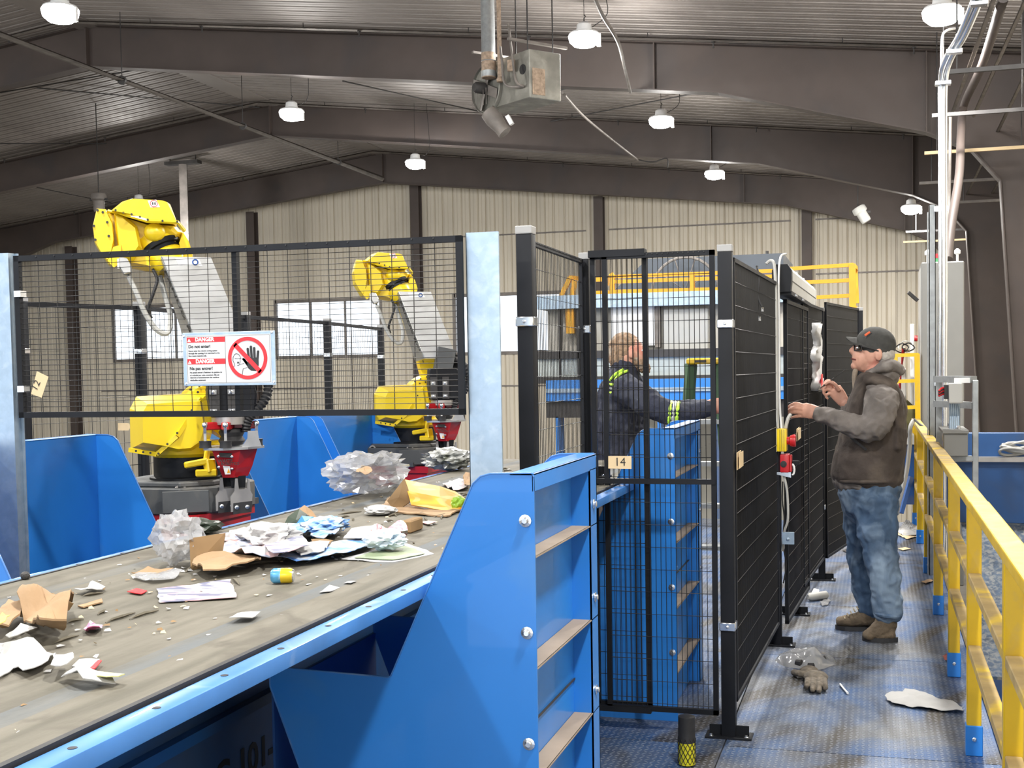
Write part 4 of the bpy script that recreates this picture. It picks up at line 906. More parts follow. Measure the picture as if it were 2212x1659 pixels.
# vest over the hoodie
v = MB()
F.limb(v, [(1893, 842, -.0, 44, .155), (1893, 880, 0, 55, .185), (1885, 950, 0, 62, .212), (1875, 1005, 0, 66, .212), (1872, 1032, 0, 66, .208)], n=20)
F.limb(v, [(1866, 815, -.06, 12, .07), (1856, 860, -.07, 17, .12), (1845, 920, -.05, 24, .17)])
F.limb(v, [(1868, 815, .07, 12, .07), (1856, 860, .08, 17, .12), (1845, 920, .06, 24, .16)])
F.limb(v, [(1868, 818, -.12, 13, .05), (1898, 824, -.13, 13, .055), (1922, 840, -.12, 14, .06), (1936, 890, -.08, 14, .10), (1936, 960, -.05, 14, .13)])
F.limb(v, [(1922, 835, .10, 14, .07), (1936, 890, .05, 14, .12)])
ve = remeshed(v, 'vest', vest_m, root, .009, 2, .008, 7, 6)
cl = MB(); F.limb(cl, [(1848, 800, -.05, 5, .022), (1846, 815, -.04, 5, .03), (1850, 850, -.02, 6, .03)]); remeshed(cl, 'vest_collar', mat('tan_pile_lining', (.33, .27, .21), .95, bump=.6, bs=120), root, .006, 1)
hm = MB().tube([F.p(1872+66*1.02*math.cos(a), 1037+4*math.sin(a), -.212*1.0*math.sin(a) if True else 0) for a in [2*PI*i/28 for i in range(28)]], .012, 8, closed=True); hm.build('vest_hem', vest_m, root, smooth=True)
pk = MB().bar(F.p(1838, 945, -.222), F.p(1872, 972, -.225), .004, .014); pk.build('pocket_flap', 'black_ink', root)
# jeans
j = MB()
F.limb(j, [(1876, 1022, 0, 57, .178), (1878, 1060, 0, 57, .18), (1880, 1100, 0, 50, .15)])
F.limb(j, [(1866, 1080, .09, 36, .105), (1860, 1130, .10, 33, .10), (1862, 1190, .11, 28, .085), (1866, 1250, .12, 26, .078), (1876, 1300, .12, 24, .07), (1882, 1322, .12, 20, .064)])
F.limb(j, [(1890, 1080, -.09, 43, .11), (1893, 1130, -.11, 38, .105), (1902, 1190, -.13, 31, .09), (1912, 1250, -.15, 28, .083), (1916, 1305, -.15, 27, .078), (1919, 1327, -.15, 26, .078)])
remeshed(j, 'jeans', jean_m, root, .009, 2, .016, 8, 9)
cf = MB()
cf.tube([F.p(1918+27*math.cos(a), 1326+5*math.sin(a)+3*math.cos(a), -.15-.075*math.sin(a)) for a in [2*PI*i/20 for i in range(20)]], .014, 8, closed=True); cf.build('jeans_cuff', jean_m, root, smooth=True)
def boot(pts, heel, sole_y):
    m = MB(); 
    for p in pts: F.limb(m, p)
    o = remeshed(m, 'boot', boot_m, root, .006, 2, .003, 30)
    return o
bA = boot([[(1880, 1308, .12, 15, .05), (1876, 1325, .12, 18, .052), (1862, 1336, .12, 15, .05), (1835, 1341, .12, 12, .048), (1812, 1342, .12, 9, .042)], [(1884, 1338, .12, 12, .045), (1850, 1342, .12, 9, .048)]], 0, 0)
bB = boot([[(1915, 1332, -.15, 18, .052), (1912, 1352, -.15, 21, .055), (1895, 1364, -.16, 17, .054), (1880, 1371, -.17, 12, .05), (1870, 1373, -.175, 9, .044)], [(1925, 1368, -.15, 13, .05), (1895, 1374, -.16, 9, .052)]], 0, 0)
for (x0, x1, y, bb, o) in ((1804, 1892, 1349, .12, bA), (1862, 1940, 1381, -.16, bB)):
    yy = F.Y0+bb; a, c_ = P(x0, y, Y=yy).x, P(x1, y, Y=yy).x; n = 18
    poly = [(a+(c_-a)*(.5+.5*math.cos(t)), yy+.050*math.sin(t)*(1-.15*math.cos(t))) for t in [2*PI*i/n for i in range(n)]]
    MB().prism(poly, lambda u, v_, d: Vector((u, v_, d)), .001, .026).build('boot_sole', 'rubber', o)
    la = MB()
    for i in range(5):
        xx = x0+22+i*7; yt = y-14-i*5.2
        la.tube([F.p(xx, yt+2, bb-.04), F.p(xx-3, yt-4, bb-.02), F.p(xx-3, yt-4, bb+.02)], .0045, 5)
    la.build('boot_laces', mat('tan_laces', (.30, .25, .17), .8) if bb > 0 else bpy.data.materials['tan_laces'], o)
# the small screwdriver held in the far hand
sd = MB().cyl(F.p(1771, 839, .128), F.p(1826, 799, .128), .0028, 8).cyl(F.p(1779, 833, .128), F.p(1802, 817, .128), .006, 10)
tag(sd.build('screwdriver', 'dark'), 'thin dark screwdriver held in the raised hand of the man in the cap', 'tool')
# ---- bearded man behind the gate
G = Fig(6.95)
cov_m = mat('navy_coverall', (.018, .022, .042), .8, var=.3, vs=6, dirt=(.045, .05, .07), ds=6, bump=.4, bs=60)
beard_m = mat('sandy_hair', (.30, .20, .13), .85, var=.3, vs=40, dirt=(.42, .35, .28), ds=20, bump=.9, bs=140, bd=.005)
root = thing('person', 'bearded man in navy coverall with lime reflective tape, leaning over behind the mesh gate', 'person', (G.p(1345, 1000, 0).x, 6.95, 0))
b = MB()
G.ball(b, 1356, 762, 0, 33, 36, .078); G.ball(b, 1378, 770, 0, 17, 24, .058); G.limb(b, [(1368, 788, 0, 16, .05), (1384, 793, 0, 9, .03)])
G.limb(b, [(1392, 748, 0, 4, .016), (1396, 760, 0, 5, .014), (1398, 765, 0, 4, .012)], n=10); G.ball(b, 1364, 764, -.079, 6, 10, .009); G.ball(b, 1364, 764, .079, 6, 10, .009)
G.limb(b, [(1356, 780, 0, 22, .06), (1350, 810, 0, 26, .08)])
G.limb(b, [(1345, 815, 0, 28, .15), (1342, 870, 0, 36, .16), (1335, 950, 0, 34, .15), (1332, 1020, 0, 32, .15)])
G.limb(b, [(1345, 835, -.16, 20, .05), (1400, 870, -.24, 16, .045), (1450, 890, -.27, 14, .04), (1500, 884, -.24, 11, .035), (1535, 880, -.2, 9, .025)])
G.limb(b, [(1345, 835, .16, 20, .05), (1390, 870, .2, 16, .045), (1440, 885, .2, 14, .04), (1500, 880, .12, 11, .035), (1530, 876, .1, 9, .025)])
G.limb(b, [(1325, 1010, -.09, 24, .08), (1330, 1130, -.1, 18, .06), (1325, 1210, -.1, 13, .045), (1325, 1228, -.1, 12, .04)]); G.limb(b, [(1340, 1010, .09, 24, .08), (1345, 1120, .1, 18, .06), (1345, 1195, .1, 13, .045), (1345, 1212, .1, 12, .04)])
hand(G, b, (1535, 880, -.2), [(1548, 879, -.195), (1560, 878, -.19)],
     [[(1564, 871, -.19), (1576, 870, -.185), (1584, 873, -.18)], [(1566, 876, -.19), (1579, 876, -.185), (1588, 879, -.18)], [(1566, 881, -.19), (1578, 882, -.185), (1586, 885, -.18)], [(1563, 886, -.19), (1573, 888, -.185), (1580, 890, -.18)]],
     [(1548, 872, -.185), (1558, 866, -.17), (1567, 864, -.16)], rf=3.6)
hand(G, b, (1530, 876, .1), [(1542, 875, .1), (1553, 875, .1)],
     [[(1557, 869, .1), (1568, 868, .1), (1576, 871, .1)], [(1558, 874, .1), (1570, 874, .1), (1578, 876, .1)], [(1558, 879, .1), (1569, 880, .1), (1577, 882, .1)], [(1556, 883, .1), (1565, 885, .1), (1572, 887, .1)]],
     [(1542, 868, .11), (1551, 863, .12), (1559, 862, .12)], rf=3.5)
remeshed(b, 'body', M['skin'], root, .0058, 3)
h = MB(); G.ball(h, 1349, 755, 0, 34, 34, .084); G.ball(h, 1340, 772, 0, 24, 28, .078); G.limb(h, [(1330, 775, 0, 14, .06), (1340, 790, 0, 16, .06)])
remeshed(h, 'hair', beard_m, root, .007, 1, .006, 45)
bd = MB(); G.limb(bd, [(1374, 776, 0, 13, .066), (1384, 786, 0, 14, .055), (1394, 797, 0, 11, .042), (1398, 803, 0, 6, .028)]); G.ball(bd, 1392, 776, 0, 6, 4, .03)
remeshed(bd, 'beard', beard_m, root, .006, 1, .008, 55)
e = MB(); G.ball(e, 1389, 757, -.036, 3, 2, .008); e.build('eye', 'white', root)
cvr = MB()
G.limb(cvr, [(1348, 812, 0, 34, .17), (1344, 850, 0, 47, .20), (1340, 900, 0, 46, .19), (1338, 960, 0, 42, .18), (1336, 1010, 0, 38, .175), (1334, 1040, 0, 36, .17)])
G.limb(cvr, [(1345, 838, -.17, 30, .075), (1390, 864, -.25, 28, .07), (1432, 888, -.28, 24, .065), (1470, 892, -.27, 20, .055), (1535, 881, -.21, 14, .04)])
G.limb(cvr, [(1345, 838, .17, 30, .075), (1390, 866, .21, 26, .065), (1438, 886, .21, 22, .06), (1480, 884, .16, 18, .05), (1528, 877, .1, 13, .04)])
G.limb(cvr, [(1352, 788, 0, 26, .09), (1348, 806, 0, 30, .10)])
G.limb(cvr, [(1326, 1030, -.09, 30, .1), (1330, 1130, -.1, 25, .085), (1325, 1215, -.1, 22, .075)]); G.limb(cvr, [(1342, 1030, .09, 30, .1), (1346, 1120, .1, 25, .085), (1345, 1200, .1, 22, .075)])
cvo = remeshed(cvr, 'coverall', cov_m, root, .009, 2, .012, 9, 4)
for x, yb in ((1332, -.1), (1352, .1)):
    m = MB(); G.limb(m, [(x-6, 1222, yb, 14, .05), (x, 1232, yb, 14, .05), (x+26, 1238, yb, 9, .045)]); remeshed(m, 'boot', boot_m, root, .008, 2)
def tape(pts, bfun, w, m='lime', name='reflective_tape'):
    t_ = MB(); A = [G.p(x, y, bfun(i)) for i, (x, y) in enumerate(pts)]; 
    for p, q in zip(A, A[1:]): t_.bar(p, q, .006, w, up=(0, 0, 1))
    t_.build(name, m, root)
# horizontal band round the back, strap over the shoulder, cuff bands
for dy, m in ((-9, 'lime'), (0, 'silver'), (9, 'lime')):
    t_ = MB(); t_.tube([G.p(1311+9*i, 838+dy+i*1.3, -.172-.034*math.sin(PI*min(1, i/5))) for i in range(6)], .008, 6); t_.build('reflective_tape', m, root)
for dx, m in ((-5, 'lime'), (5, 'lime')):
    t_ = MB(); t_.tube(curve([G.p(1322+dx, 822, -.17), G.p(1334+dx, 808, -.165), G.p(1352+dx, 799+dx*.3, -.14)], 3), .008, 6); t_.build('reflective_tape', m, root)
for xx, m in ((1448, 'lime'), (1456, 'silver'), (1464, 'lime')):
    c0 = G.p(xx, 892, -.278); d = (G.p(1470, 892, -.27)-G.p(1432, 888, -.28)).normalized(); x_, y_, _ = frame(d); r = .062*(1-(xx-1448)*.004)
    t_ = MB().tube([c0+x_*math.cos(a)*r+y_*math.sin(a)*r for a in [2*PI*i/18 for i in range(18)]], .010, 6, closed=True); t_.build('cuff_tape', m, root)
# ================================================================== SIGN, TAGS, SWITCHES
# danger sign on the mesh panel
SX0, SX1, SZ0, SZ1, SY = -2.487, -2.105, 1.562, 1.761, 4.006
def sg(cx, cy, d=0.):      # position on the sign from the measured close-up (95..2050 by 140..1300)
    return Vector((SX0+(cx-95)/1955*(SX1-SX0), SY-d, SZ0+(1300-cy)/1160*(SZ1-SZ0)))
t = thing('danger_sign', 'white and red danger sign reading Do not enter, on the mesh panel', 'sign', ((SX0+SX1)/2, SY, SZ0))
def sbox(mb, x0, y0, x1, y1, d0, d1, k=None): a, b = sg(x0, y0, d0), sg(x1, y1, d1); return mb.box(a, b, k=k)
bp = sbox(MB(), 95, 140, 2050, 1300, -.003, .0).bevel(.0015, 1); back = bp.build('back_plate', 'galv', t)
sbox(MB(), 175, 205, 1965, 1250, .0, .0012).build('sign_face', 'sign_white', t)
sk = MB()
for x0, y0, x1, y1 in ((190, 222, 1945, 226), (190, 1228, 1945, 1232), (190, 222, 194, 1232), (1941, 222, 1945, 1232), (1008, 226, 1013, 1228)): sbox(sk, x0, y0, x1, y1, .0012, .0016)
sk.build('border_line', 'black_ink', t)
rb_ = MB(); sbox(rb_, 196, 242, 1006, 355, .0012, .0017); rb_.build('red_bar', 'red_ink', t)
rb_ = MB(); sbox(rb_, 196, 712, 1006, 828, .0012, .0017); rb_.build('red_bar', 'red_ink', t)
wt = MB()
for y in (330, 803):
    text_mb(wt, 'DANGER', sg(372, y, .0018), (1, 0, 0), (0, 0, 1), .0195, bold=.0008, depth=.0002)
    a = [sg(205, y+10, .0018), sg(280, y+10, .0018), sg(242, y-62, .0018)]; wt.add(a+[v-Vector((0, .0003, 0)) for v in a], [(0, 1, 2), (5, 4, 3), (0, 3, 4, 1), (1, 4, 5, 2), (2, 5, 3, 0)])
wt.build('white_lettering', 'white', t)
ex = MB()
for y in (330, 803): sbox(ex, 238, y-40, 246, y-14, .002, .0024); sbox(ex, 238, y-8, 246, y, .002, .0024)
ex.build('exclamation_mark', 'red_ink', t)
bt = MB()
text_mb(bt, 'Do not enter!', sg(222, 475, .0014), (1, 0, 0), (0, 0, 1), .0162, bold=.0005, depth=.0002)
text_mb(bt, 'Ne pas entrer!', sg(236, 950, .0014), (1, 0, 0), (0, 0, 1), .0162, bold=.0005, depth=.0002)
for y, s_ in ((553, 'Never enter the robotic sorting system'), (605, 'through this opening. It is restricted to the'), (660, 'flow waste material only.'), (1020, "Ne jamais entrer à l'intérieur du système de"), (1078, 'tri robotisé par cette ouverture. Elle est'), (1130, "réservée à l'acheminement des matières"), (1186, 'résiduelles seulement.')):
    text_mb(bt, s_, sg(222 if y < 700 else 240, y, .0014), (1, 0, 0), (0, 0, 1), .0075, depth=.0002, bold=.0002)
bt.build('black_lettering', 'black_ink', t)
pc = MB()                                                    # hand and shouting head
def seg(mb, x0, y0, x1, y1, w, d=.0014): mb.tube([sg(x0, y0, d), sg(x1, y1, d)], w, 6)
def flat(mb, pts, d0, d1): n = len(pts); mb.add([sg(x, y, d0) for x, y in pts]+[sg(x, y, d1) for x, y in pts], [tuple(range(n)), tuple(range(2*n-1, n-1, -1))]+[(i, (i+1) % n, n+(i+1) % n, n+i) for i in range(n)])
def capsule(mb, x0, y0, x1, y1, w, d0=.0012, d1=.0016):
    a = math.atan2(y1-y0, x1-x0); pts = [(x1+w*math.cos(a+q), y1+w*math.sin(a+q)) for q in [-PI/2+PI*i/6 for i in range(7)]]+[(x0+w*math.cos(a+q), y0+w*math.sin(a+q)) for q in [PI/2+PI*i/6 for i in range(7)]]
    flat(mb, pts, d0, d1)
for f in ((1482, 520, 1500, 700), (1550, 475, 1560, 720), (1618, 505, 1620, 720), (1697, 580, 1680, 740)): capsule(pc, *f, 26)
flat(pc, [(1470, 690), (1540, 690), (1600, 720), (1705, 690), (1705, 860), (1690, 930), (1640, 995), (1540, 985), (1480, 930), (1470, 850)], .0012, .00165)
capsule(pc, 1385, 735, 1520, 900, 24)
flat(pc, [(1360, 735), (1385, 715), (1420, 730), (1530, 900), (1500, 950)], .0012, .0016)
pc.build('hand_symbol', 'black_ink', t)
hd_ = MB()
for p in ([(1160, 880), (1205, 880), (1190, 820), (1165, 760), (1170, 690), (1200, 635), (1240, 612), (1290, 630), (1325, 690)], [(1205, 718), (1340, 715), (1325, 690)], [(1318, 720), (1315, 790), (1300, 850), (1275, 870), (1255, 865)], [(1315, 845), (1400, 825)], [(1465, 912), (1375, 940), (1352, 1070)]):
    hd_.tube([sg(x, y, .0015) for x, y in p], .0010, 5)
hd_.lathe(sg(1272, 808, .0012), [(.0038, 0), (.0038, .0006)], (0, -1, 0), 12); hd_.build('head_symbol', 'black_ink', t)
rg = MB(); N = 48; ro, ri = .0805, .0665; cc = sg(1475, 715, 0); fs = []
ring = []
for i in range(N):
    a = 2*PI*i/N
    for r, d in ((ro, .0014), (ri, .0014), (ri, .0024), (ro, .0024)): ring.append(cc+Vector((math.cos(a)*r, -d, math.sin(a)*r*.97)))
rg.add(ring, [(i*4+j, i*4+(j+1) % 4, ((i+1) % N)*4+(j+1) % 4, ((i+1) % N)*4+j) for i in range(N) for j in range(4)])
dd = Vector((.70, 0, -.70)); nn_ = Vector((.70, 0, .70)); a0 = cc-dd*.074; a1 = cc+dd*.074
rg.add([a0+nn_*.0085+Vector((0, -.0014, 0)), a0-nn_*.0085+Vector((0, -.0014, 0)), a1-nn_*.0085+Vector((0, -.0014, 0)), a1+nn_*.0085+Vector((0, -.0014, 0)), a0+nn_*.0085+Vector((0, -.0024, 0)), a0-nn_*.0085+Vector((0, -.0024, 0)), a1-nn_*.0085+Vector((0, -.0024, 0)), a1+nn_*.0085+Vector((0, -.0024, 0))], [(0, 1, 2, 3), (7, 6, 5, 4), (0, 4, 5, 1), (1, 5, 6, 2), (2, 6, 7, 3), (3, 7, 4, 0)])
rg.build('prohibition_ring', 'red_ink', t)
for x, y in ((130, 210), (1990, 172), (150, 1245), (2010, 1235)):
    m = MB(); m.lathe(sg(x, y, .0), [(.0058, 0), (.0058, .001), (.004, .0015), (.003, .004)], (0, -1, 0), 10); m.build('sign_screw', 'zinc', t)
# manila tags
def card_tag(pts, Y, num, label, tw, ln, X=None):
    A = [P(x, y, Y=Y) if X is None else P(x, y, X=X) for x, y in pts]; n = (A[1]-A[0]).cross(A[3]-A[0]).normalized()
    if n.y > 0: n = -n
    t = tag(MB().add(A+[v-n*.001 for v in A], [tuple(range(len(A))), tuple(range(2*len(A)-1, len(A)-1, -1))]+[(i, (i+1) % len(A), len(A)+(i+1) % len(A), len(A)+i) for i in range(len(A))]).build('card_tag', 'tagc'), label, 'tag', 'manila number tags')
    if num:
        ux = (P(*ln[1], Y=Y)-P(*ln[0], Y=Y)).normalized(); uz = n.cross(ux); uz = uz if uz.z > 0 else -uz
        m = MB(); text_mb(m, num, P(*ln[0], Y=Y)+n*.0012, ux, uz, tw, depth=.0002, bold=-.0002)
        o = m.build('handwritten_number', 'black_ink'); o.parent = t; o.location = WL[o.name]-WL[t.name] if o.name in WL else o.location
    return t
card_tag([(67, 851), (79.6, 802), (104.7, 814), (90, 859)], 3.995, '12', 'tilted manila tag with handwritten 12 at the left of the mesh panel', .042, ((79, 846), (90, 822)))
card_tag([(1314, 1012), (1314, 985), (1364, 985), (1364, 1013)], 5.175, '14', 'manila tag with handwritten 14 on the mesh gate', .052, ((1327, 1006), (1350, 1006)))
_r = P(268, 920, Y=1.)-CAM; _A, _B = farL, far[0]; _d = _B-_A
_s = (_A.x*_d.y-_A.y*_d.x)/(_r.x*_d.y-_r.y*_d.x); TY = _r.y*_s-.012
card_tag([(255, 930), (255, 914), (278, 914), (282, 922), (278, 930)], TY, None, 'blank manila tag on the rear fence left of the large robot', 0, None)
for x0, x1, y, X, lab in ((1589, 1598, 978, -.575, 'edge-on manila tag on the long black mesh panel'), (1719, 1725, 927, -.465, 'edge-on manila tag on the sliding door')):
    a, b = P(x0, y, X=X), P(x1, y, X=X); m = MB().box((X+.004, a.y, a.z-.075), (X+.006, b.y, a.z)).box((X+.012, a.y+.02, a.z-.07), (X+.014, b.y+.02, a.z-.004)); tag(m.build('card_tag', 'tagc'), lab, 'tag', 'manila number tags')
# switch boxes on the post
def at(px, py, Y): return P(px, py, Y=Y)
q = at(1684, 950, 6.93); k = (at(1701, 950, 6.93)-at(1700, 950, 6.93)).length
t = thing('emergency_stop_box', 'yellow emergency stop box with red button on the fence post', 'switch box', q)
MB().box(q+Vector((-5*k, -.05, -25*k)), q+Vector((16*k, .04, 25*k))).bevel(.006, 2).build('yellow_cover', 'yel', t, smooth=True)
MB().box(q+Vector((-15*k, -.045, -26*k)), q+Vector((-5*k, .05, 26*k))).bevel(.004, 2).build('grey_base', 'grey_lt', t, smooth=True)
MB().lathe(q+Vector((16*k, 0, -2*k)), [(.022, 0), (.022, .014), (.03, .018), (.036, .038), (.034, .048)], (1, 0, 0), 18).build('red_button', 'red', t, smooth=True)
rbx = MB()
for dx in (2, 6, 11): rbx.box(q+Vector((dx*k-.001, -.052, -24*k)), q+Vector((dx*k+.001, -.05, 24*k)))
rbx.build('cover_rib', 'black_ink', t)
q = at(1697, 1000, 6.93)
t = thing('interlock_switch', 'red interlock switch box below the yellow emergency stop box', 'switch box', q)
MB().box(q+Vector((-11*k, -.05, -20*k)), q+Vector((9*k, .04, 20*k))).bevel(.008, 2).build('red_body', 'red', t, smooth=True)
MB().lathe(q+Vector((-3*k, -.05, -1*k)), [(.018, 0), (.018, .004), (.011, .005), (.011, .006)], (0, -1, 0), 16).build('lock_hole', 'black_ink', t, smooth=True)
MB().box(q+Vector((9*k, -.04, -19*k)), q+Vector((14*k, .03, 18*k))).bevel(.003, 1).build('connector_block', 'red', t)
MB().tube([q+Vector((15*k, -.03, -2*k+math.sin(a)*.03)) + Vector((math.cos(a)*.012, 0, -.03)) for a in [-PI/2+PI*i/8 for i in range(9)]], .006, 6).build('wire_clip', 'white', t)
MB().box(q+Vector((14*k, -.02, -5*k)), q+Vector((30*k, .02, 5*k))).bevel(.003, 1).build('actuator', 'black', t)
m = MB().add([q+Vector((-20*k, -.02, -20*k)), q+Vector((12*k, -.02, -20*k)), q+Vector((12*k, -.02, -32*k)), q+Vector((-20*k, -.02, -25*k)), q+Vector((-20*k, -.015, -20*k)), q+Vector((12*k, -.015, -20*k)), q+Vector((12*k, -.015, -32*k)), q+Vector((-20*k, -.015, -25*k))], [(0, 1, 2, 3), (4, 5, 6, 7), (0, 1, 5, 4), (1, 2, 6, 5), (2, 3, 7, 6), (3, 0, 4, 7)]); m.build('mounting_bracket', 'zinc', t)
def cable(name, pts, r, m, label, cat='cable', n=7, group=None):
    return tag(MB().tube(curve([P(x, y, Y=Y) for x, y, Y in pts]), r, n).build(name, m, smooth=True), label, cat, group)
cable('post_cable', [(1655, 570, 6.93), (1665, 563, 6.92), (1673, 575, 6.9), (1676, 640, 6.88), (1677, 760, 6.88), (1678, 860, 6.88), (1680, 925, 6.9)], .009, 'grey_lt', 'grey cable looping over the fence top and down to the yellow box')
cable('post_cable', [(1698, 548, 7.0), (1686, 556, 6.95), (1682, 600, 6.9), (1683, 700, 6.9), (1684, 860, 6.9), (1688, 925, 6.9)], .006, 'white', 'white cable from the door operator down to the yellow box')
cable('post_cable', [(1708, 895, 6.95), (1702, 905, 6.93), (1697, 925, 6.93)], .010, 'grey_lt', 'short grey conduit held by the man into the yellow box')
cable('post_cable', [(1692, 1022, 6.93), (1700, 1060, 6.93), (1702, 1120, 6.93), (1694, 1150, 6.95), (1690, 1190, 6.98)], .007, 'grey_lt', 'grey cable hanging below the red switch')
cable('post_cable', [(1691, 1040, 7.0), (1690, 1080, 7.02), (1694, 1120, 7.05), (1691, 1170, 7.05), (1698, 1220, 7.05), (1692, 1260, 7.05)], .004, 'rubber', 'thin black cable tangled in the door gap')
cable('hanging_cable', [(1634, 575, 6.2), (1640, 600, 6.15), (1638, 640, 6.15), (1646, 662, 6.15)], .005, 'rubber', 'black cable with plug dangling on the long mesh panel')
cable('hanging_cable', [(1636, 575, 6.2), (1633, 610, 6.15), (1636, 650, 6.15), (1634, 680, 6.15)], .004, 'rubber', 'second black cable with silver connectors on the long mesh panel')
for x, y in ((1636, 682), (1641, 684), (1647, 664)):
    p = P(x, y, Y=6.14); tag(MB().cyl(p, p+Vector((0, 0, -.02)), .006, 8).build('cable_connector', 'zinc'), {1636: 'left', 1641: 'middle', 1647: 'highest, right'}[x]+' small silver connector at the end of the dangling cables', 'connector', 'silver connectors on the dangling cables')
hk = MB().box(at(1690, 1150, 6.88), at(1716, 1175, 6.90)); bolt(hk, at(1702, 1165, 6.88), (0, -1, 0), .01); tag(hk.build('door_stop', 'galv'), 'galvanised bracket with a bolt low on the door gap post', 'bracket')
# instruction sheet and white wrapping on the fence
def xq(px, py, X): return P(px, py, X=X)
a = xq(1727, 795, -.47); b = xq(1748, 868, -.47)
t = thing('instruction_sheet', 'instruction sheet with small pictures in a grey sleeve on the sliding door', 'sheet', (a.x, a.y, b.z))
MB().box((-.462, a.y, b.z), (-.458, b.y, a.z)).build('sleeve', 'galv_dull', t)
MB().box((-.458, a.y+.01, b.z+.03), (-.4565, b.y-.01, a.z-.035)).build('page', 'white', t)
for c0, m in ((0, 'black_ink'), (1, 'red_ink')):
    pm = MB()
    for i in range(4):
        for j in range(9):
            if (i*7+j*3+c0) % 3 == 0: y = a.y+.03+(b.y-a.y-.06)*(i+.5)/4; z = b.z+.05+(a.z-b.z-.10)*(j+.5)/9; pm.box((-.4565, y-.02, z-.006), (-.456, y+.02, z+.006))
    tag(pm.build('printed_marks', m, t), kind='stuff')
for y, z in ((a.y, a.z-.01), (b.y, a.z-.01), (a.y, b.z+.01)): MB().cyl((-.456, y, z), (-.44, y, z), .008, 8).build('fixing', 'zinc', t)
mb = MB(); n = 12; pts = []
for i in range(n+1):
    z = P(1780, 700, Y=8.9).z-(P(1780, 700, Y=8.9).z-P(1780, 842, Y=8.9).z)*i/n; w = .05+.02*math.sin(i*1.3)+(.015 if i > 4 else 0)
    pts.append([Vector((-.39-.03+.012*math.sin(i*2+j), 8.75+(j-2)*w*1.8, z)) for j in range(5)]+[Vector((-.375+.02*math.cos(i*1.7+j*2), 8.75+(j-2)*w*1.8, z)) for j in (4, 3, 2, 1, 0)])
t = tag(mb.loft(pts).build('wrapping_sheet', 'paper', smooth=180), 'crumpled white wrapping hanging on the fence behind the raised hand', 'wrapping')
q = P(1771, 824, X=-.365); m = MB().box((-.352, q.y-.12, q.z-.05), (-.349, q.y+.12, q.z+.05)).build('red_print', 'red_ink'); m.parent = t; m.location = WL[m.name]-WL[t.name]
MB().cyl((-.40, 8.75, P(1780, 700, Y=8.9).z), (-.42, 8.75, 2.03), .004, 6)
# ------------------------------------------------------------------ hanging unit heater
HY = 14.0
t = thing('unit_heater', 'dusty grey unit heater hanging from the roof in the upper middle', 'heater', P(1120, 210, Y=HY))
f_, r_, l_ = P(1143, 105, Y=HY), P(1211, 130, Y=HY+.35), P(1046, 124, Y=HY+.55)
u = Vector((r_.x-f_.x, r_.y-f_.y, 0)); v = Vector((l_.x-f_.x, l_.y-f_.y, 0)); v = Vector((-u.y, u.x, 0)).normalized()*v.length if False else v
hz = f_.z-P(1145, 210, Y=HY).z; o = Vector((f_.x, f_.y, f_.z-hz))
MB().add([o, o+u, o+u+v, o+v]+[p+Vector((0, 0, hz)) for p in (o, o+u, o+u+v, o+v)], [(0, 3, 2, 1), (4, 5, 6, 7), (0, 1, 5, 4), (1, 2, 6, 5), (2, 3, 7, 6), (3, 0, 4, 7)]).bevel(.008, 1).build('cabinet', 'heater', t)
un, vn = u.normalized(), v.normalized()
nu = Vector((un.y, -un.x, 0)); nv = Vector((vn.y, -vn.x, 0)); nv = nv if nv.y < 0 else -nv; nu = nu if nu.y < 0 else -nu
pa = o+u*.08+nu*.004
MB().add([pa+Vector((0, 0, .04)), pa+u*.4+Vector((0, 0, .04)), pa+u*.4+Vector((0, 0, hz*.62)), pa+Vector((0, 0, hz*.62))]+[p+nu*.003 for p in (pa+Vector((0, 0, .04)), pa+u*.4+Vector((0, 0, .04)), pa+u*.4+Vector((0, 0, hz*.62)), pa+Vector((0, 0, hz*.62)))], [(0, 1, 2, 3), (4, 5, 6, 7), (0, 1, 5, 4), (1, 2, 6, 5), (2, 3, 7, 6), (3, 0, 4, 7)]).build('rusty_plate', 'rust', t)
fc = o+v*.92+nv*.02+Vector((0, 0, hz*.45)); FR = .30
MB().lathe(fc, [(FR, -.08), (FR, .02), (FR*.97, .03), (FR*.95, .0), (FR*.2, -.02)], nv, 28).build('fan_shroud', 'heater', t, smooth=True)
MB().lathe(fc+nv*.02, [(.05, 0), (.07, .02), (.07, .14), (.05, .17)], nv, 16).build('fan_motor', 'dark', t, smooth=True)
for i in range(4):
    a = i*PI/2+.4; e1 = vn*math.cos(a)+Vector((0, 0, 1))*math.sin(a); MB().bar(fc+nv*.03+e1*.06, fc+nv*.03+e1*(FR-.03), .12, .006, up=nv+vn*.4).build('fan_blade', 'pipe', t)
gd = MB()
for i in range(7): gd.tube([fc+nv*.10+vn*(-.18+.06*i)+Vector((0, 0, -.22)), fc+nv*.10+vn*(-.18+.06*i)+Vector((0, 0, -.02))], .004, 5)
gd.build('fan_guard', 'pipe', t)
vp = o+v*.72+nv*.12; zt_ = zroof(vp.x)-.02
MB().lathe((vp.x, vp.y, o.z+hz*.62), [(.09, 0), (.085, .18), (.092, .19), (.085, .20), (.085, zt_-o.z-hz*.62)], n=16).build('vent_pipe', 'galv_dull', t, smooth=True)
MB().lathe((vp.x, vp.y, o.z+hz*.60), [(.088, 0), (.088, .30)], n=16).build('vent_collar', 'rust', t, smooth=True)
gp = o+v*.5+nv*.10
MB().tube([(gp.x, gp.y, zroof(gp.x)-.05), (gp.x, gp.y, o.z+hz*.5)], .028, 10).build('gas_pipe', 'rust', t, smooth=True)
MB().lathe(gp+Vector((0, 0, hz*.45)), [(.04, 0), (.045, .03), (.03, .06)], n=12).build('pipe_elbow', 'rust', t)
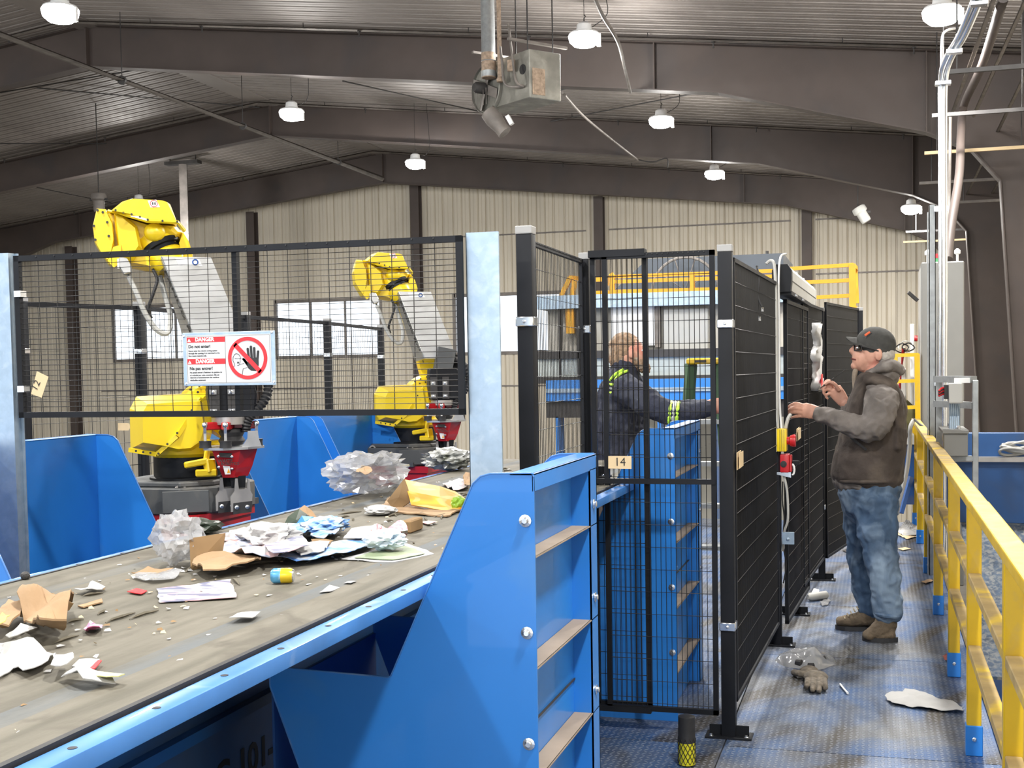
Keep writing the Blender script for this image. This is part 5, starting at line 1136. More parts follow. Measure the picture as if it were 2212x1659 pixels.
for a in ((.45, .75), (.22, .7)):
    MB().tube(curve([o+v*(a[0]+.1)+nv*.08+Vector((0, 0, hz*1.6)), o+v*a[0]+nv*.10+Vector((0, 0, hz*.9)), o+v*(a[0]-.1)+nv*.12+Vector((0, 0, hz*.35)), o+v*.1+nv*.02+Vector((0, 0, hz*.25))], 6), .016, 8).build('flexible_conduit', 'pipe', t, smooth=True)
MB().box(o+v*.30+nv*.01+Vector((-.08, -.03, hz*.62)), o+v*.30+nv*.12+Vector((.08, .03, hz*.86))).bevel(.006, 1).build('gas_valve', 'rust', t)
MB().lathe(o+v*.14+nv*.002+Vector((0, 0, hz*.62)), [(.06, 0), (.06, .006)], nv, 16).build('louvre_disc', 'black_ink', t)
for a in (.1, .9):
    for bb in (.1, .9):
        p = o+u*a+v*bb; MB().tube([(p.x, p.y, o.z+hz), (p.x, p.y, zroof(p.x)-.05)], .008, 6).build('hanger_rod', 'dark', t)
for bb in (.15, .95):
    p = o+v*bb; MB().bar(p+Vector((0, 0, hz+.12))-un*.2, p+u+Vector((0, 0, hz+.12))+un*.2, .04, .03).build('support_angle', 'pipe', t)
# small camera-like sensor hanging under the heater
q = P(1075, 262, Y=HY+.3); t = thing('hanging_projector', 'dark angled spotlight housing hanging right under the heater', 'light fitting', q)
MB().lathe(q+Vector((-.12, 0, .12)), [(.10, 0), (.11, .12), (.085, .26), (.09, .34), (.02, .35)], (.62, 0, -.78), 18).build('housing', 'pipe', t, smooth=True)
MB().box(P(1095, 248, Y=HY+.1), P(1107, 271, Y=HY+.16), Matrix.Rotation(-.5, 3, 'Y')).build('white_cover', 'white', t)
MB().tube([q+Vector((-.08, 0, .1)), (q.x-.05, q.y, o.z)], .014, 6).build('stem', 'dark', t)
# two cone shaped sensor housings
for (x, y, Y, lab, ax_) in ((213, 440, 21, 'grey cone-shaped fitting hanging on a cable at the upper left', (0, 0, -1)), (1853, 470, 27, 'pale tilted cone-shaped horn on the last roof beam at the right', (.5, 0, -.86))):
    q = P(x, y-22, Y=Y); t = thing('hanging_fitting', lab, 'light fitting', q); d = Vector(ax_).normalized()
    MB().lathe(q, [(.13, 0), (.15, .03), (.15, .12), (.11, .15), (.11, .32), (.10, .36)], d, 16).build('fitting_body', 'pipe' if x < 500 else 'grey_lt', t, smooth=True)
    MB().tube([q+Vector((0, 0, -.0)), (q.x, q.y, zroof(q.x)-.06)], .012, 6).build('hanger_cable', 'dark', t)
    MB().box(q+d*.12+Vector((-.2, -.02, -.02)), q+d*.12+Vector((.2, .02, .02))).build('cross_bar', 'dark', t)
# ------------------------------------------------------------------ machinery behind the gate
MY = 14.5
def M_(x, y, Y=MY): return P(x, y, Y=Y)
def slab(mb, x0, y0, x1, y1, Y0, Y1, k=None):     # box whose front face spans the given pixels at depth Y0
    a, b = P(x0, y0, Y=Y0), P(x1, y1, Y=Y0); return mb.box((a.x, Y0, b.z), (b.x, Y1, a.z), k=k)
t = thing('screening_machine', 'large dark grey machine hood with sloped end behind the mesh gate', 'machine', (P(1500, 600, Y=16).x, 16, -2.6))
hood = [(1327, 625), (1358, 592), (1399, 560), (1692, 556), (1692, 640), (1327, 640)]
A = [P(x, y, Y=15.6) for x, y in hood]; zt0, zb0 = P(1540, 553, Y=15.6).z, P(1540, 640, Y=15.6).z
pl_ = [(A[0].x, zb0), (A[3].x, zb0), (A[3].x, zt0), (A[2].x, zt0), (A[0].x, zb0+.12)]
MB().prism(pl_, lambda u, v, d: Vector((u, d, v)), 15.6, 17.4).build('hood', mat('slate_grey_paint', (.065, .078, .098), .5, var=.1), t)
MB().lathe(P(1657, 552, Y=16.2), [(.02, 0), (.02, .06)], n=8).build('lifting_eye', 'dark', t)
MB().box((A[0].x, 15.8, -2.6), (A[3].x, 17.2, zb0)).build('machine_body', mat('cream_machine_panel', (.36, .35, .31), .55, var=.06), t)
wh = P(1480, 628, Y=15.3); MB().tube([wh+Vector((math.cos(a)*.42, 0, math.sin(a)*.42)) for a in [2*PI*i/28 for i in range(28)]], .018, 6, closed=True).build('hand_wheel', 'pipe', t)
sp = MB()
for i in range(5): a = PI*i/5; sp.tube([wh+Vector((math.cos(a)*.42, .0, math.sin(a)*.42)), wh-Vector((math.cos(a)*.42, 0, math.sin(a)*.42))], .010, 5)
sp.build('wheel_spokes', 'pipe', t)
# cabin under it
t = thing('control_cabin', 'cream and white panelled cabin under the orange platform behind the gate', 'cabin', (P(1420, 700, Y=13.6).x, 13.6, -2.6))
zz0, zz1 = P(1400, 815, Y=13.6).z, P(1400, 655, Y=13.6).z; xa, xb = P(1180, 700, Y=13.6).x, P(1700, 700, Y=13.6).x
MB().box((xa, 13.66, zz0), (xb, 15.2, zz1)).build('cabin_shell', mat('cream_panel', (.48, .46, .41), .6, var=.06, dirt=(.36, .34, .29), ds=3), t)
slab(MB(), 1160, 640, 1700, 652, 13.45, 15.3).build('top_beam', 'galv', t)
slab(MB(), 1319, 648, 1414, 746, 13.56, 13.66).build('white_panel', 'white', t)
slab(MB(), 1414, 650, 1426, 750, 13.58, 13.66).build('door_post', 'pipe', t)
slab(MB(), 1432, 668, 1530, 760, 13.57, 13.66).bevel(.01, 1).build('cream_door', 'grey_lt', t)
slab(MB(), 1160, 760, 1700, 766, 13.5, 13.66).build('dark_ledge', 'dark', t)
slab(MB(), 1160, 768, 1700, 814, 13.54, 13.66).build('lower_panel', mat('pale_corrugated_panel', (.42, .46, .44), .5, var=.1, stretch=(1, 1, 6)), t)
slab(MB(), 1160, 815, 1700, 822, 13.5, 13.66).build('dark_ledge', 'dark', t)
for x in (1205, 1245, 1300): slab(MB(), x, 652, x+6, 815, 13.5, 13.6).build('frame_upright', 'dark', t)
slab(MB(), 1222, 655, 1240, 720, 13.5, 13.58).build('striped_guard', 'orange', t)
t = thing('rear_conveyor', 'blue conveyor frame below the cream cabin', 'conveyor', (P(1400, 850, Y=13).x, 13, -2.6))
slab(MB(), 1180, 822, 1700, 862, 13.0, 13.4).build('blue_side', 'blue', t)
slab(MB(), 1180, 840, 1700, 843, 12.98, 13.0).build('edge_trim', 'galv', t)
slab(MB(), 1180, 864, 1700, 900, 13.05, 13.4).build('dark_belt_side', 'dark', t)
for x in (1200, 1300, 1420, 1540, 1660): slab(MB(), x, 900, x+10, 1160, 13.05, 13.3).build('support_leg', 'blue', t)
# platform guard rails
t = thing('platform_railing', 'orange-yellow railing on the platform behind the mesh gate', 'railing', (P(1420, 640, Y=13.5).x, 13.5, P(1420, 640, Y=13.5).z))
def rbar(x0, y0, x1, y1, Y0, w=.045, Y1=None, m='orange', nm='rail', par=None): MB().bar(P(x0, y0, Y=Y0), P(x1, y1, Y=Y1 or Y0), w, w, up=(0, 1, .01)).build(nm, m, par or t)
for y0, y1 in ((598, 588), (609, 600), (630, 623), (636, 630)): rbar(1322, y0, 1700, y1-4 if y0 < 615 else y1-2, 13.5, .04)
for x in (1323, 1496, 1690): rbar(x, 596 if x < 1400 else 590, x, 641, 13.5, .05, nm='rail_post')
rbar(1316, 612, 1322, 594, 13.9, .05, 13.5)
for y in (605, 634): rbar(1262, y, 1316, y-2, 14.2, .05)
rbar(1212, 640, 1232, 600, 13.6, .05, nm='brace'); rbar(1232, 600, 1262, 604, 13.6, .05, 14.0); rbar(1236, 640, 1242, 604, 13.6, .05, nm='brace')
t = thing('platform_railing', 'orange-yellow railing corner right of the door operator box', 'railing', (P(1840, 640, Y=13.5).x, 13.5, P(1840, 640, Y=13.5).z))
for y0, y1 in ((576, 572), (607, 605), (641, 638)): rbar(1700, y0+5, 1844, y1, 13.5, .04)
rbar(1841, 570, 1842, 662, 13.5, .07, nm='rail_post'); rbar(1848, 575, 1852, 655, 13.9, .04, nm='rail_post'); rbar(1844, 575, 1849, 580, 13.5, .04, 13.9)
rbar(1844, 662, 1846, 1000, 13.5, .08, nm='platform_leg')
# step ladder
t = thing('step_ladder', 'green step ladder with worn yellow top behind the gate', 'ladder', P(1515, 960, Y=8.6))
slab(MB(), 1482, 774, 1556, 786, 8.6, 8.95).bevel(.01, 1).build('ladder_top', 'yel_rail', t); slab(MB(), 1500, 778, 1525, 782, 8.59, 8.6).build('top_slot', 'black_ink', t)
gm = mat('green_fibreglass', (.05, .10, .055), .55, var=.2)
for a in (((1490, 786, 8.65), (1476, 1010, 8.6)), ((1550, 786, 8.65), (1566, 1010, 8.6)), ((1500, 786, 8.9), (1486, 980, 9.3)), ((1545, 786, 8.9), (1560, 980, 9.3))):
    p, q = P(a[0][0], a[0][1], Y=a[0][2]), P(a[1][0], a[1][1], Y=a[1][2]); q = p+(q-p)*(p.z/(p.z-q.z)); MB().bar(p, q, .035, .06).build('ladder_leg', gm, t)
for z in (.3, .6, .9, 1.2): a_ = P(1500, 800, Y=8.7).x; MB().box((a_-.03-.02*(1.5-z), 8.58, z), (a_+.22+.02*(1.5-z), 8.68, z+.03)).build('ladder_step', 'galv_dull', t)
# ------------------------------------------------------------------ right side
t = thing('control_cabinet', 'tall grey electrical cabinet standing beyond the yellow railing', 'cabinet', (P(2036, 600, Y=12.6).x, 12.9, -.6))
a, b = P(1990, 567, Y=12.6), P(2083, 567, Y=12.6); MB().box((a.x, 12.6, -.6), (b.x, 13.3, a.z)).bevel(.01, 1).build('cabinet_body', 'grey_box', t)
MB().box((a.x-.006, 12.65, -.5), (a.x, 13.25, a.z-.05)).build('cabinet_door', 'grey_lt', t)
MB().bar((a.x-.03, 12.75, P(1980, 650, Y=12.8).z), (a.x-.12, 12.72, P(1975, 632, Y=12.8).z), .03, .03).build('door_handle', 'dark', t)
MB().lathe((a.x-.03, 12.8, P(1978, 731, Y=12.8).z), [(.03, 0), (.03, .03)], (-1, 0, 0), 12).build('red_knob', 'red', t)
for x in (2004, 2068): p = P(x, 567, Y=12.8); MB().lathe((p.x, 12.8, a.z), [(.012, 0), (.012, .08), (.03, .09), (.03, .12), (.01, .14)], n=10).build('lifting_eye', 'white', t)
t = thing('stack_light', 'small red and green signal light behind the vertical conduits', 'signal light', P(2025, 566, Y=12.4))
slab(MB(), 2019, 548, 2028, 557, 12.66, 12.72).build('red_segment', 'red', t); slab(MB(), 2022, 566, 2025, 600, 12.68, 12.70).build('pole', 'grey_lt', t); slab(MB(), 2019, 558, 2028, 566, 12.66, 12.72).build('green_segment', mat('green_lens', (.05, .3, .1), .3), t)
# uprights and conduits
t = thing('strut_upright', 'galvanised strut channel upright left of the bright conduits', 'upright', (P(2013, 442, Y=9.6).x, 9.6, -2.6))
a = P(2007, 443, Y=9.6); b = P(2021, 443, Y=9.6); MB().box((a.x, 9.6, -2.6), (b.x, 9.605, a.z)).box((a.x, 9.6, -2.6), (a.x+.005, 9.65, a.z)).box((b.x-.005, 9.6, -2.6), (b.x, 9.65, a.z)).build('channel', 'galv_dull', t)
MB().box((a.x-.012, 9.62, -2.6), (a.x-.004, 9.66, a.z-.05)).build('back_channel', 'galv_dull', t)
for y, lab in ((446, 0), (824, 1)): slab(MB(), 2018, y, 2048, y+9, 9.5, 9.56).build('conduit_clamp', 'zinc', t)
def cond(pts, r, m, lab, grp='galvanised conduits rising to the roof'):
    pp_ = [P(x, y, Y=Y) for x, y, Y in pts]; return tag(MB().tube(curve(pp_, 6), r, 12).build('conduit', m, smooth=True), lab, 'conduit', grp)
def drop(p, z): return Vector((p.x, p.y, z))
c1 = [P(x, y, Y=Y) for x, y, Y in ((2030, 900, 9.5), (2032, 640, 9.5), (2033, 300, 9.5), (2033, 170, 9.5), (2044, 125, 9.3), (2075, 70, 8.9), (2107, -10, 8.4))]
tag(MB().tube(curve([drop(c1[0], -2.6)]+c1, 6), .020, 12).build('conduit', 'zinc', smooth=True), 'bright left-hand conduit rising vertically to the roof', 'conduit', 'conduits beyond the railing')
c2 = [P(x, y, Y=Y) for x, y, Y in ((2039, 900, 9.45), (2040, 640, 9.45), (2040, 320, 9.45), (2041, 180, 9.45), (2055, 125, 9.25), (2085, 75, 8.9), (2122, -10, 8.4))]
tag(MB().tube(curve([drop(c2[0], -2.6)]+c2, 6), .022, 12).build('conduit', 'zinc', smooth=True), 'bright right-hand conduit rising vertically to the roof', 'conduit', 'conduits beyond the railing')
cond([(2034, 170, 9.5), (2034, 90, 9.6), (2042, 68, 9.7), (2062, 62, 10)], .010, 'zinc', 'thin conduit bending right at the top of the bright pair')
for x, y in ((2037, 180), (2061, 112), (2115, 8)):
    p = P(x, y, Y=9.4 if y > 150 else 9.1 if y > 50 else 8.45); tag(MB().box(p+Vector((-.055, -.03, -.015)), p+Vector((.055, .03, .015))).bevel(.004, 1).build('conduit_coupling', 'zinc'), 'shiny coupling on the bright conduit pair, %s' % ('at the bend' if y > 150 else 'above the bend' if y > 50 else 'at the top edge'), 'coupling')
big = [P(2168, -5, Z=4.75), P(2122, 139, Z=4.72), P(2083, 225, Z=4.70), P(2076, 290, Y=14.6), P(2072, 380, Y=13.9), P(2055, 486, Y=13.2), P(2048, 560, Y=12.9)]
tag(MB().tube(curve(big, 6), .046, 12).build('conduit', 'brown', smooth=True), 'thick dusty conduit curving down into the tall grey cabinet', 'conduit', 'conduits beyond the railing')
for i, (p0, p1, lab) in enumerate((((2150, -10), (2057, 245), 'thin pipe nearest the bright conduits on the ceiling racks'), ((2225, -20), (2103, 250), 'second thin pipe on the ceiling racks'), ((2225, 140), (2072, 455), 'third thin pipe on the ceiling racks'), ((2225, 275), (2082, 525), 'outermost thin pipe on the ceiling racks'))):
    a, b = P(*p0, Z=4.66), P(*p1, Z=4.66); tag(MB().tube([a, b], .022, 8).build('rack_pipe', 'pipe', smooth=True), lab, 'pipe', 'pipes on the ceiling racks')
cond([(2053, 245, 14.6), (2052, 330, 14.5), (2050, 450, 14.4), (2049, 560, 13.0)], .018, 'pipe', 'thin pipe dropping beside the thick dusty conduit')
for i, (x0, y0, x1, y1, lab) in enumerate(((2046, 156, 2225, 139, 'nearest ceiling rack'), (2013, 250, 2225, 233, 'second ceiling rack'), (1997, 331, 2225, 317, 'third, palest ceiling rack'), (1986, 396, 2212, 384, 'fourth ceiling rack'), (2070, 437, 2170, 431, 'fifth, short ceiling rack'), (1957, 501, 2140, 496, 'sixth, thin ceiling rack'), (1951, 523, 2098, 517, 'farthest ceiling rack, cream coloured'))):
    Y = 2.98*FPX/(792-y0)/1.035; a = P(x0, y0, Y=Y); b = P(x1, y1, Y=Y)
    t = thing('pipe_rack', lab+' of strut channel at the upper right', 'rack', a, 'ceiling racks at the upper right')
    MB().bar(a, Vector((b.x, Y, a.z)), .04, .04).build('strut_channel', 'tagc' if i in (2, 6) else 'dark' if i < 2 or i == 5 else 'pipe', t)
    for f in (.12, .92): xx = a.x+(b.x-a.x)*f; MB().tube([(xx, Y, a.z), (xx, Y, max(a.z+.2, zroof(xx)-.06))], .008, 5).build('hanger_rod', 'dark', t)
# equipment frame right of the railing
FY = 8.3
t = thing('equipment_frame', 'galvanised strut frame carrying grey electrical boxes beyond the railing', 'frame', (P(2070, 900, Y=FY).x, FY, -2.6))
def fb(x0, y0, x1, y1, Y0, Y1, nm, m, par=None, bv=.004): return slab(MB(), x0, y0, x1, y1, Y0, Y1).bevel(bv, 1).build(nm, m, par or t)
a = P(2101, 821, Y=FY); b = P(2114, 821, Y=FY); MB().box((a.x, FY, -2.6), (b.x, FY+.045, a.z)).bevel(.004, 1).build('upright', 'galv_dull', t)
a2 = P(2022, 821, Y=FY+.5); MB().box((a2.x, FY+.5, -2.6), (a2.x+.04, FY+.54, a2.z)).build('upright', 'galv_dull', t)
for y in (819, 872): p = P(2022, y, Y=FY+.45); q = P(2104, y, Y=FY+.02); MB().bar(p, (q.x, q.y, p.z), .042, .042).build('cross_rail', 'galv_dull', t)
fb(2032, 985, 2104, 997, FY, FY+.05, 'cross_rail', 'galv_dull'); 
t2 = thing('breaker_box', 'light grey breaker block with red and black wires on the strut frame', 'electrical box', P(2065, 872, Y=FY))
slab(MB(), 2050, 828, 2080, 871, FY-.14, FY).bevel(.008, 2).build('breaker_body', 'grey_lt', t2); slab(MB(), 2040, 832, 2050, 862, FY-.10, FY).build('terminal_block', 'black_ink', t2)
slab(MB(), 2062, 817, 2095, 827, FY-.06, FY+.0).build('terminal_strip', 'white', t2)
for i in range(5): MB().tube(curve([P(2048, 840+3*i, Y=FY-.06), P(2036, 838+3.4*i, Y=FY-.10), P(2028, 845+2.6*i, Y=FY-.12)], 4), .007, 6).build('red_wire' if i % 2 == 0 else 'black_wire', 'red' if i % 2 == 0 else 'rubber', t2)
t3 = thing('junction_cabinet', 'square grey steel junction box on the strut frame', 'electrical box', P(2066, 985, Y=FY))
slab(MB(), 2039, 937, 2091, 986, FY-.16, FY).bevel(.004, 1).build('box_body', 'grey_box', t3)
p, q = P(2036, 929, Y=FY-.18), P(2093, 937, Y=FY-.18); MB().box((p.x, FY-.18, q.z), (q.x, FY+.32, p.z)).bevel(.003, 1).build('box_lid', 'grey_box', t3)
for i in range(6): c_ = P(2052+3.6*i, 915+1.6*i, Y=FY+.12-.04*i); MB().lathe(c_, [(.012, -.03), (.016, -.02), (.016, 0), (.01, .012)], n=8).build('cable_fitting', 'zinc', t3)
cv_ = MB()
for i in range(5): p = P(2054+4*i, 872, Y=FY-.05); cv_.tube([p, (p.x, p.y, P(2054, 925, Y=FY).z)], .011, 8)
cv_.build('riser_conduits', 'galv', t3)
# blue bunker wall and worn slope beyond the railing
t = thing('blue_bunker', 'blue steel bunker wall with cables on its ledge at the right edge', 'bunker', (1.2, 9.6, -2.6))
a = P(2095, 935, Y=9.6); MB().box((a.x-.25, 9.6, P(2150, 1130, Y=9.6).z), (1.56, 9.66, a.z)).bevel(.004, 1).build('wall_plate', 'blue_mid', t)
MB().box((a.x-.25, 9.5, P(2150, 998, Y=9.5).z), (1.56, 9.6, P(2150, 988, Y=9.5).z)).build('ledge_angle', 'steel', t)
s0, s1 = P(2090, 1128, Y=9.55), P(2110, 1300, Y=6.9)
MB().add([(.62, 9.62, s0.z), (1.56, 9.62, s0.z), (1.56, 8.1, s0.z-.8), (.62, 8.1, s0.z-.8), (.62, 9.62, s0.z-.02), (1.56, 9.62, s0.z-.02), (1.56, 8.1, s0.z-.82), (.62, 8.1, s0.z-.82)], [(0, 1, 2, 3), (7, 6, 5, 4), (0, 1, 5, 4), (1, 2, 6, 5), (2, 3, 7, 6), (3, 0, 4, 7)]).build('worn_slope', mat('scuffed_blue_slope', (.055, .085, .135), .75, var=.35, vs=12, dirt=(.19, .20, .205), ds=32, da=(.42, .62), bump=.3, bs=40), t)
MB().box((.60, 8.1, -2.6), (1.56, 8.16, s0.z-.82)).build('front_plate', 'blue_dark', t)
cz = P(2150, 980, Y=9.45).z
for i in range(5):
    tag(MB().tube([Vector((1.12+.03*i+math.cos(q)*(.24+.02*i), 9.52+math.sin(q)*.05+.01*math.sin(3*q+i), cz+.01+.012*i+.03*math.sin(q*2+i))) for q in [2*PI*k_/26 for k_ in range(26)]], .011, 6, closed=True).build('coiled_cable', 'grey_lt', smooth=True), ['lowest', 'second lowest', 'middle', 'second highest', 'topmost'][i]+' coil of grey cable on the ledge of the blue bunker', 'cable', 'coiled cables on the bunker ledge')
for i, (y0, z0, z1, m) in enumerate(((5.6, -1.2, -.9, 'concrete'), (4.4, -1.6, -1.35, 'steel'), (3.2, -1.3, -1.1, 'concrete'), (2.2, -1.7, -1.4, 'dark'))):
    tag(MB().box((.62, y0, z0), (1.56, y0+.35, z1)).bevel(.01, 1).build('floor_beam', m), ['wide dusty beam below the railing beside the slope', 'steel beam lower down beyond the railing', 'nearest dusty beam beyond the railing', 'dark beam at the bottom right beyond the railing'][i], 'beam', 'beams below the railing')
# yellow frame and odds and ends at the end of the walkway
t = thing('yellow_gate_frame', 'yellow tubular gate frame at the end of the walkway behind the man', 'gate frame', P(1955, 940, Y=12.6))
for x0, y0, x1, y1 in ((1981, 764, 1984, 1010), (1932, 768, 1984, 766), (1934, 824, 1984, 822), (1936, 881, 1984, 879), (1935, 768, 1936, 1010)): MB().bar(P(x0, y0, Y=12.6), P(x1, y1, Y=12.6), .05 if x0 == 1981 else .035, .05, up=(0, 1, .01)).build('frame_tube', 'yel_rail', t)
t = thing('white_post', 'white square post behind the yellow gate frame', 'post', P(1968, 940, Y=12.9)); slab(MB(), 1966, 700, 1975, 1040, 12.9, 12.98).bevel(.004, 1).build('post_tube', 'white', t)
tag(slab(MB(), 1947, 796, 1958, 900, 12.8, 12.84).bevel(.01, 1).build('level_bar', 'grey_lt'), 'grey flat bar leaning behind the yellow gate frame', 'bar')
tag(MB().cyl(P(1942, 850, Y=12.7), P(1952, 752, Y=12.7), .02, 8).build('crowbar', 'red', smooth=True), 'red crowbar leaning behind the yellow gate frame', 'tool')
for i, (x, y, r) in enumerate(((1955, 748, .05), (1948, 752, .045), (1962, 750, .04))):
    c_ = P(x, y, Y=12.7); tag(MB().tube([c_+Vector((math.cos(q)*r*(1.2+.3*math.sin(q*2+i)), math.sin(q*3)*.03, math.sin(q)*r)) for q in [2*PI*k_/18 for k_ in range(18)]], .007, 5, closed=True).build('wire_loop', 'rubber' if i else 'grey_lt', smooth=True), ['grey', 'lower black', 'right black'][i]+' wire loop tangled on top of the yellow gate frame', 'wire', 'wire loops on the yellow gate frame')
mb = MB(); c_ = P(1955, 900, Y=12.9); mb.ball(c_, (.13, .1, .16), 14, 10)
for v_ in mb.v: v_ += (v_-c_)*noise.noise(v_*9)*.5
tag(mb.build('tool_bag', mat('olive_canvas', (.13, .12, .05), .9, var=.3, bump=.4, bs=40), smooth=180), 'olive canvas bag hanging on the yellow gate frame', 'bag')
t = thing('blue_motor_cart', 'blue machine base at the far end behind the railing start', 'machine', P(1955, 1100, Y=12.2))
slab(MB(), 1932, 940, 1975, 960, 12.2, 12.8).build('white_top', 'grey_lt', t); slab(MB(), 1932, 962, 1975, 1090, 12.25, 12.8).build('blue_base', 'blue_dark', t)
MB().bar(P(1944, 1108, Y=12.1), P(1966, 1030, Y=12.2), .05, .05).build('brace', 'blue_dark', t)
cable('grey_hose', [(1975, 905, 11.2), (1966, 925, 11.2), (1965, 960, 11.3), (1958, 1020, 11.4), (1942, 1085, 11.5), (1938, 1110, 11.6)], .02, 'grey_lt', 'grey hose hanging from the end of the yellow top rail', 'hose')
cable('black_cable_tail', [(1975, 905, 11.2), (1985, 915, 11.1), (2003, 928, 11.0)], .01, 'rubber', 'black cable leaving the end of the yellow top rail', 'cable')
# foot of the gate: black and yellow bumper
q = P(1484, 1652, Z=0); t = thing('gate_bumper', 'black and yellow foam bumper under the mesh gate', 'bumper', (q.x, q.y, 0))
kk = (P(1501, 1640, Y=q.y)-P(1500, 1640, Y=q.y)).length; z1 = P(1484, 1543, Y=q.y).z
MB().lathe((q.x, q.y, .005), [(18*kk, 0), (18.5*kk, .01), (18.5*kk, z1*.47)], n=24).build('yellow_foam', mat('yellow_foam', (.62, .58, .02), .8), t, smooth=True)
MB().lathe((q.x, q.y, z1*.46), [(18.8*kk, 0), (18.5*kk, .01), (18*kk, z1*.5), (10*kk, z1*.53)], n=24).build('black_sleeve', 'rubber', t, smooth=True)
nt_ = MB()
for s_ in (1, -1):
    for i in range(12): nt_.tube([(q.x+math.cos(a0_)*19*kk, q.y+math.sin(a0_)*19*kk, .01+z1*.5*j/8) for j in range(9) for a0_ in [2*PI*i/12+s_*j*.20]], .0015, 4)
tag(nt_.build('net_wrap', 'black_wire', t), kind='stuff')
# things lying on the walkway
def heap(c, rx, ry, h, seed, n1=28, n2=10, rough=.35, fn=lambda a: 1):
    mb = MB(); vs = [Vector(c)+Vector((0, 0, h))]
    for j in range(1, n2+1):
        t_ = j/n2
        for i in range(n1):
            a = 2*PI*i/n1; rr = t_*fn(a)*(1+.18*noise.noise(Vector((math.cos(a)*1.5, math.sin(a)*1.5, seed))))
            p = Vector((c[0]+math.cos(a)*rx*rr, c[1]+math.sin(a)*ry*rr, c[2])); hh = h*(1-t_**2)*(1+rough*noise.noise(Vector((p.x*11, p.y*11, seed)))*1.1)+.004
            hh += h*rough*.25*abs(noise.noise(Vector((p.x*30, p.y*30, seed+5)))) if j < n2 else 0
            vs.append(p+Vector((0, 0, max(.002, hh) if j < n2 else 0)))
    fs = [(0, 1+i, 1+(i+1) % n1) for i in range(n1)]
    for j in range(n2-1):
        for i in range(n1): a, b = 1+j*n1+i, 1+j*n1+(i+1) % n1; fs.append((a, a+n1, b+n1, b))
    fs.append(tuple(1+(n2-1)*n1+i for i in range(n1))[::-1]); return mb.add(vs, fs)
bag_m = _new('clear_plastic_film'); bn = bag_m[2]; bn.inputs['Base Color'].default_value = (.5, .51, .53, 1); bn.inputs['Roughness'].default_value = .12; bn.inputs['Alpha'].default_value = .55; bn.inputs['Coat Weight'].default_value = .6
tag(heap(P(1740, 1428, Z=0), .165, .17, .06, 3, 44, 16, .8).build('plastic_bag', bag_m[0], smooth=50), 'clear plastic bag with dark parts lying on the walkway plate', 'bag')
for i, (x, y) in enumerate(((1720, 1432), (1745, 1440), (1770, 1425), (1738, 1415))):
    p = P(x, y, Z=.02); tag(MB().lathe(p, [(.02, 0), (.022, .03), (.012, .035)], (1, .3*i-.4, 0), 10).build('black_fitting', 'rubber'), ['left', 'front', 'right', 'rear'][i]+' small black fitting inside the clear plastic bag', 'fitting', 'black fittings in the plastic bag')
glm = mat('dirty_work_glove', (.17, .145, .115), .9, var=.35, vs=30, bump=.5, bs=60)
g_ = MB(); gq = lambda x, y, z: P(x, y, Z=z)
g_.ball(gq(1762, 1462, .032), (.062, .075, .030), 16, 10); g_.ball(gq(1748, 1450, .03), (.05, .05, .028), 14, 8)
for x0, x1, y1 in ((1744, 1742, 1486), (1757, 1755, 1493), (1769, 1769, 1494), (1781, 1783, 1489)):
    g_.tube(curve([gq(x0, 1466, .030), gq((x0+x1)/2, 1478, .036), gq(x1, y1, .014)], 4), [.0135]*8+[.0105], 10)
g_.tube(curve([gq(1748, 1455, .03), gq(1728, 1455, .03), gq(1713, 1452, .016)], 4), [.017]*8+[.012], 10)
t = thing('work_glove', 'dirty tan work glove lying on the walkway plate', 'glove', P(1755, 1490, Z=0)); remeshed(g_, 'glove_body', glm, t, .0034, 1, .002, 30)
# ================================================================== SCRAPS
def in_poly(x, y, poly):
    c = False; j = len(poly)-1
    for i in range(len(poly)):
        xi, yi = poly[i]; xj, yj = poly[j]
        if (yi > y) != (yj > y) and x < (xj-xi)*(y-yi)/(yj-yi+1e-12)+xi: c = not c
        j = i
    return c
def sheet(px, z, lift, seed, m, name, label, cat, group=None, thick=.0016, wrinkle=1., n=9, lift_fn=None, fold=8., kidsf=None):
    """a torn / bent sheet: outline given by its corners (pixels seen lying near height z); fan mesh with creases"""
    pts = [P(x, y, Z=z) for x, y in px]; c = sum(pts, Vector())/len(pts); dense = []
    for a, b in zip(pts, pts[1:]+pts[:1]):
        k = max(2, int((b-a).length/.02))
        for i in range(k): q = a+(b-a)*i/k; dense.append(q+(q-c)*(.05*noise.noise(q*40+Vector((seed, 0, 0)))))
    N = len(dense); vs = [c.copy()]; 
    for j in range(1, n+1):
        for q in dense: vs.append(c+(q-c)*(j/n))
    sc = (dense[0]-c).length+.001
    for v in vs:
        q = Vector((v.x, v.y, 0)); w = noise.noise(q*fold+Vector((seed*3.1, seed, 0))); w2 = noise.noise(q*fold*2.7+Vector((seed, 9, 0)))
        f = abs(w)*1.5+abs(w2)*.6*wrinkle
        v.z = z+.003+lift*f
        if lift_fn: v.z += lift_fn(v, c)
        v.z = max(v.z, z+.0015)
    fs = [(0, 1+i, 1+(i+1) % N) for i in range(N)]
    for j in range(n-1):
        for i in range(N): a, b = 1+j*N+i, 1+j*N+(i+1) % N; fs.append((a, a+N, b+N, b))
    nv = len(vs); mb = MB(); low = [v+Vector((0, 0, -thick)) for v in vs]
    mb.add(vs+low, fs+[tuple(i+nv for i in f[::-1]) for f in fs]+[(1+(n-1)*N+i, 1+(n-1)*N+i+nv, 1+(n-1)*N+(i+1) % N+nv, 1+(n-1)*N+(i+1) % N) for i in range(N)])
    o = mb.build(name, m, smooth=35, recalc=False); tag(o, label, cat, group); return o
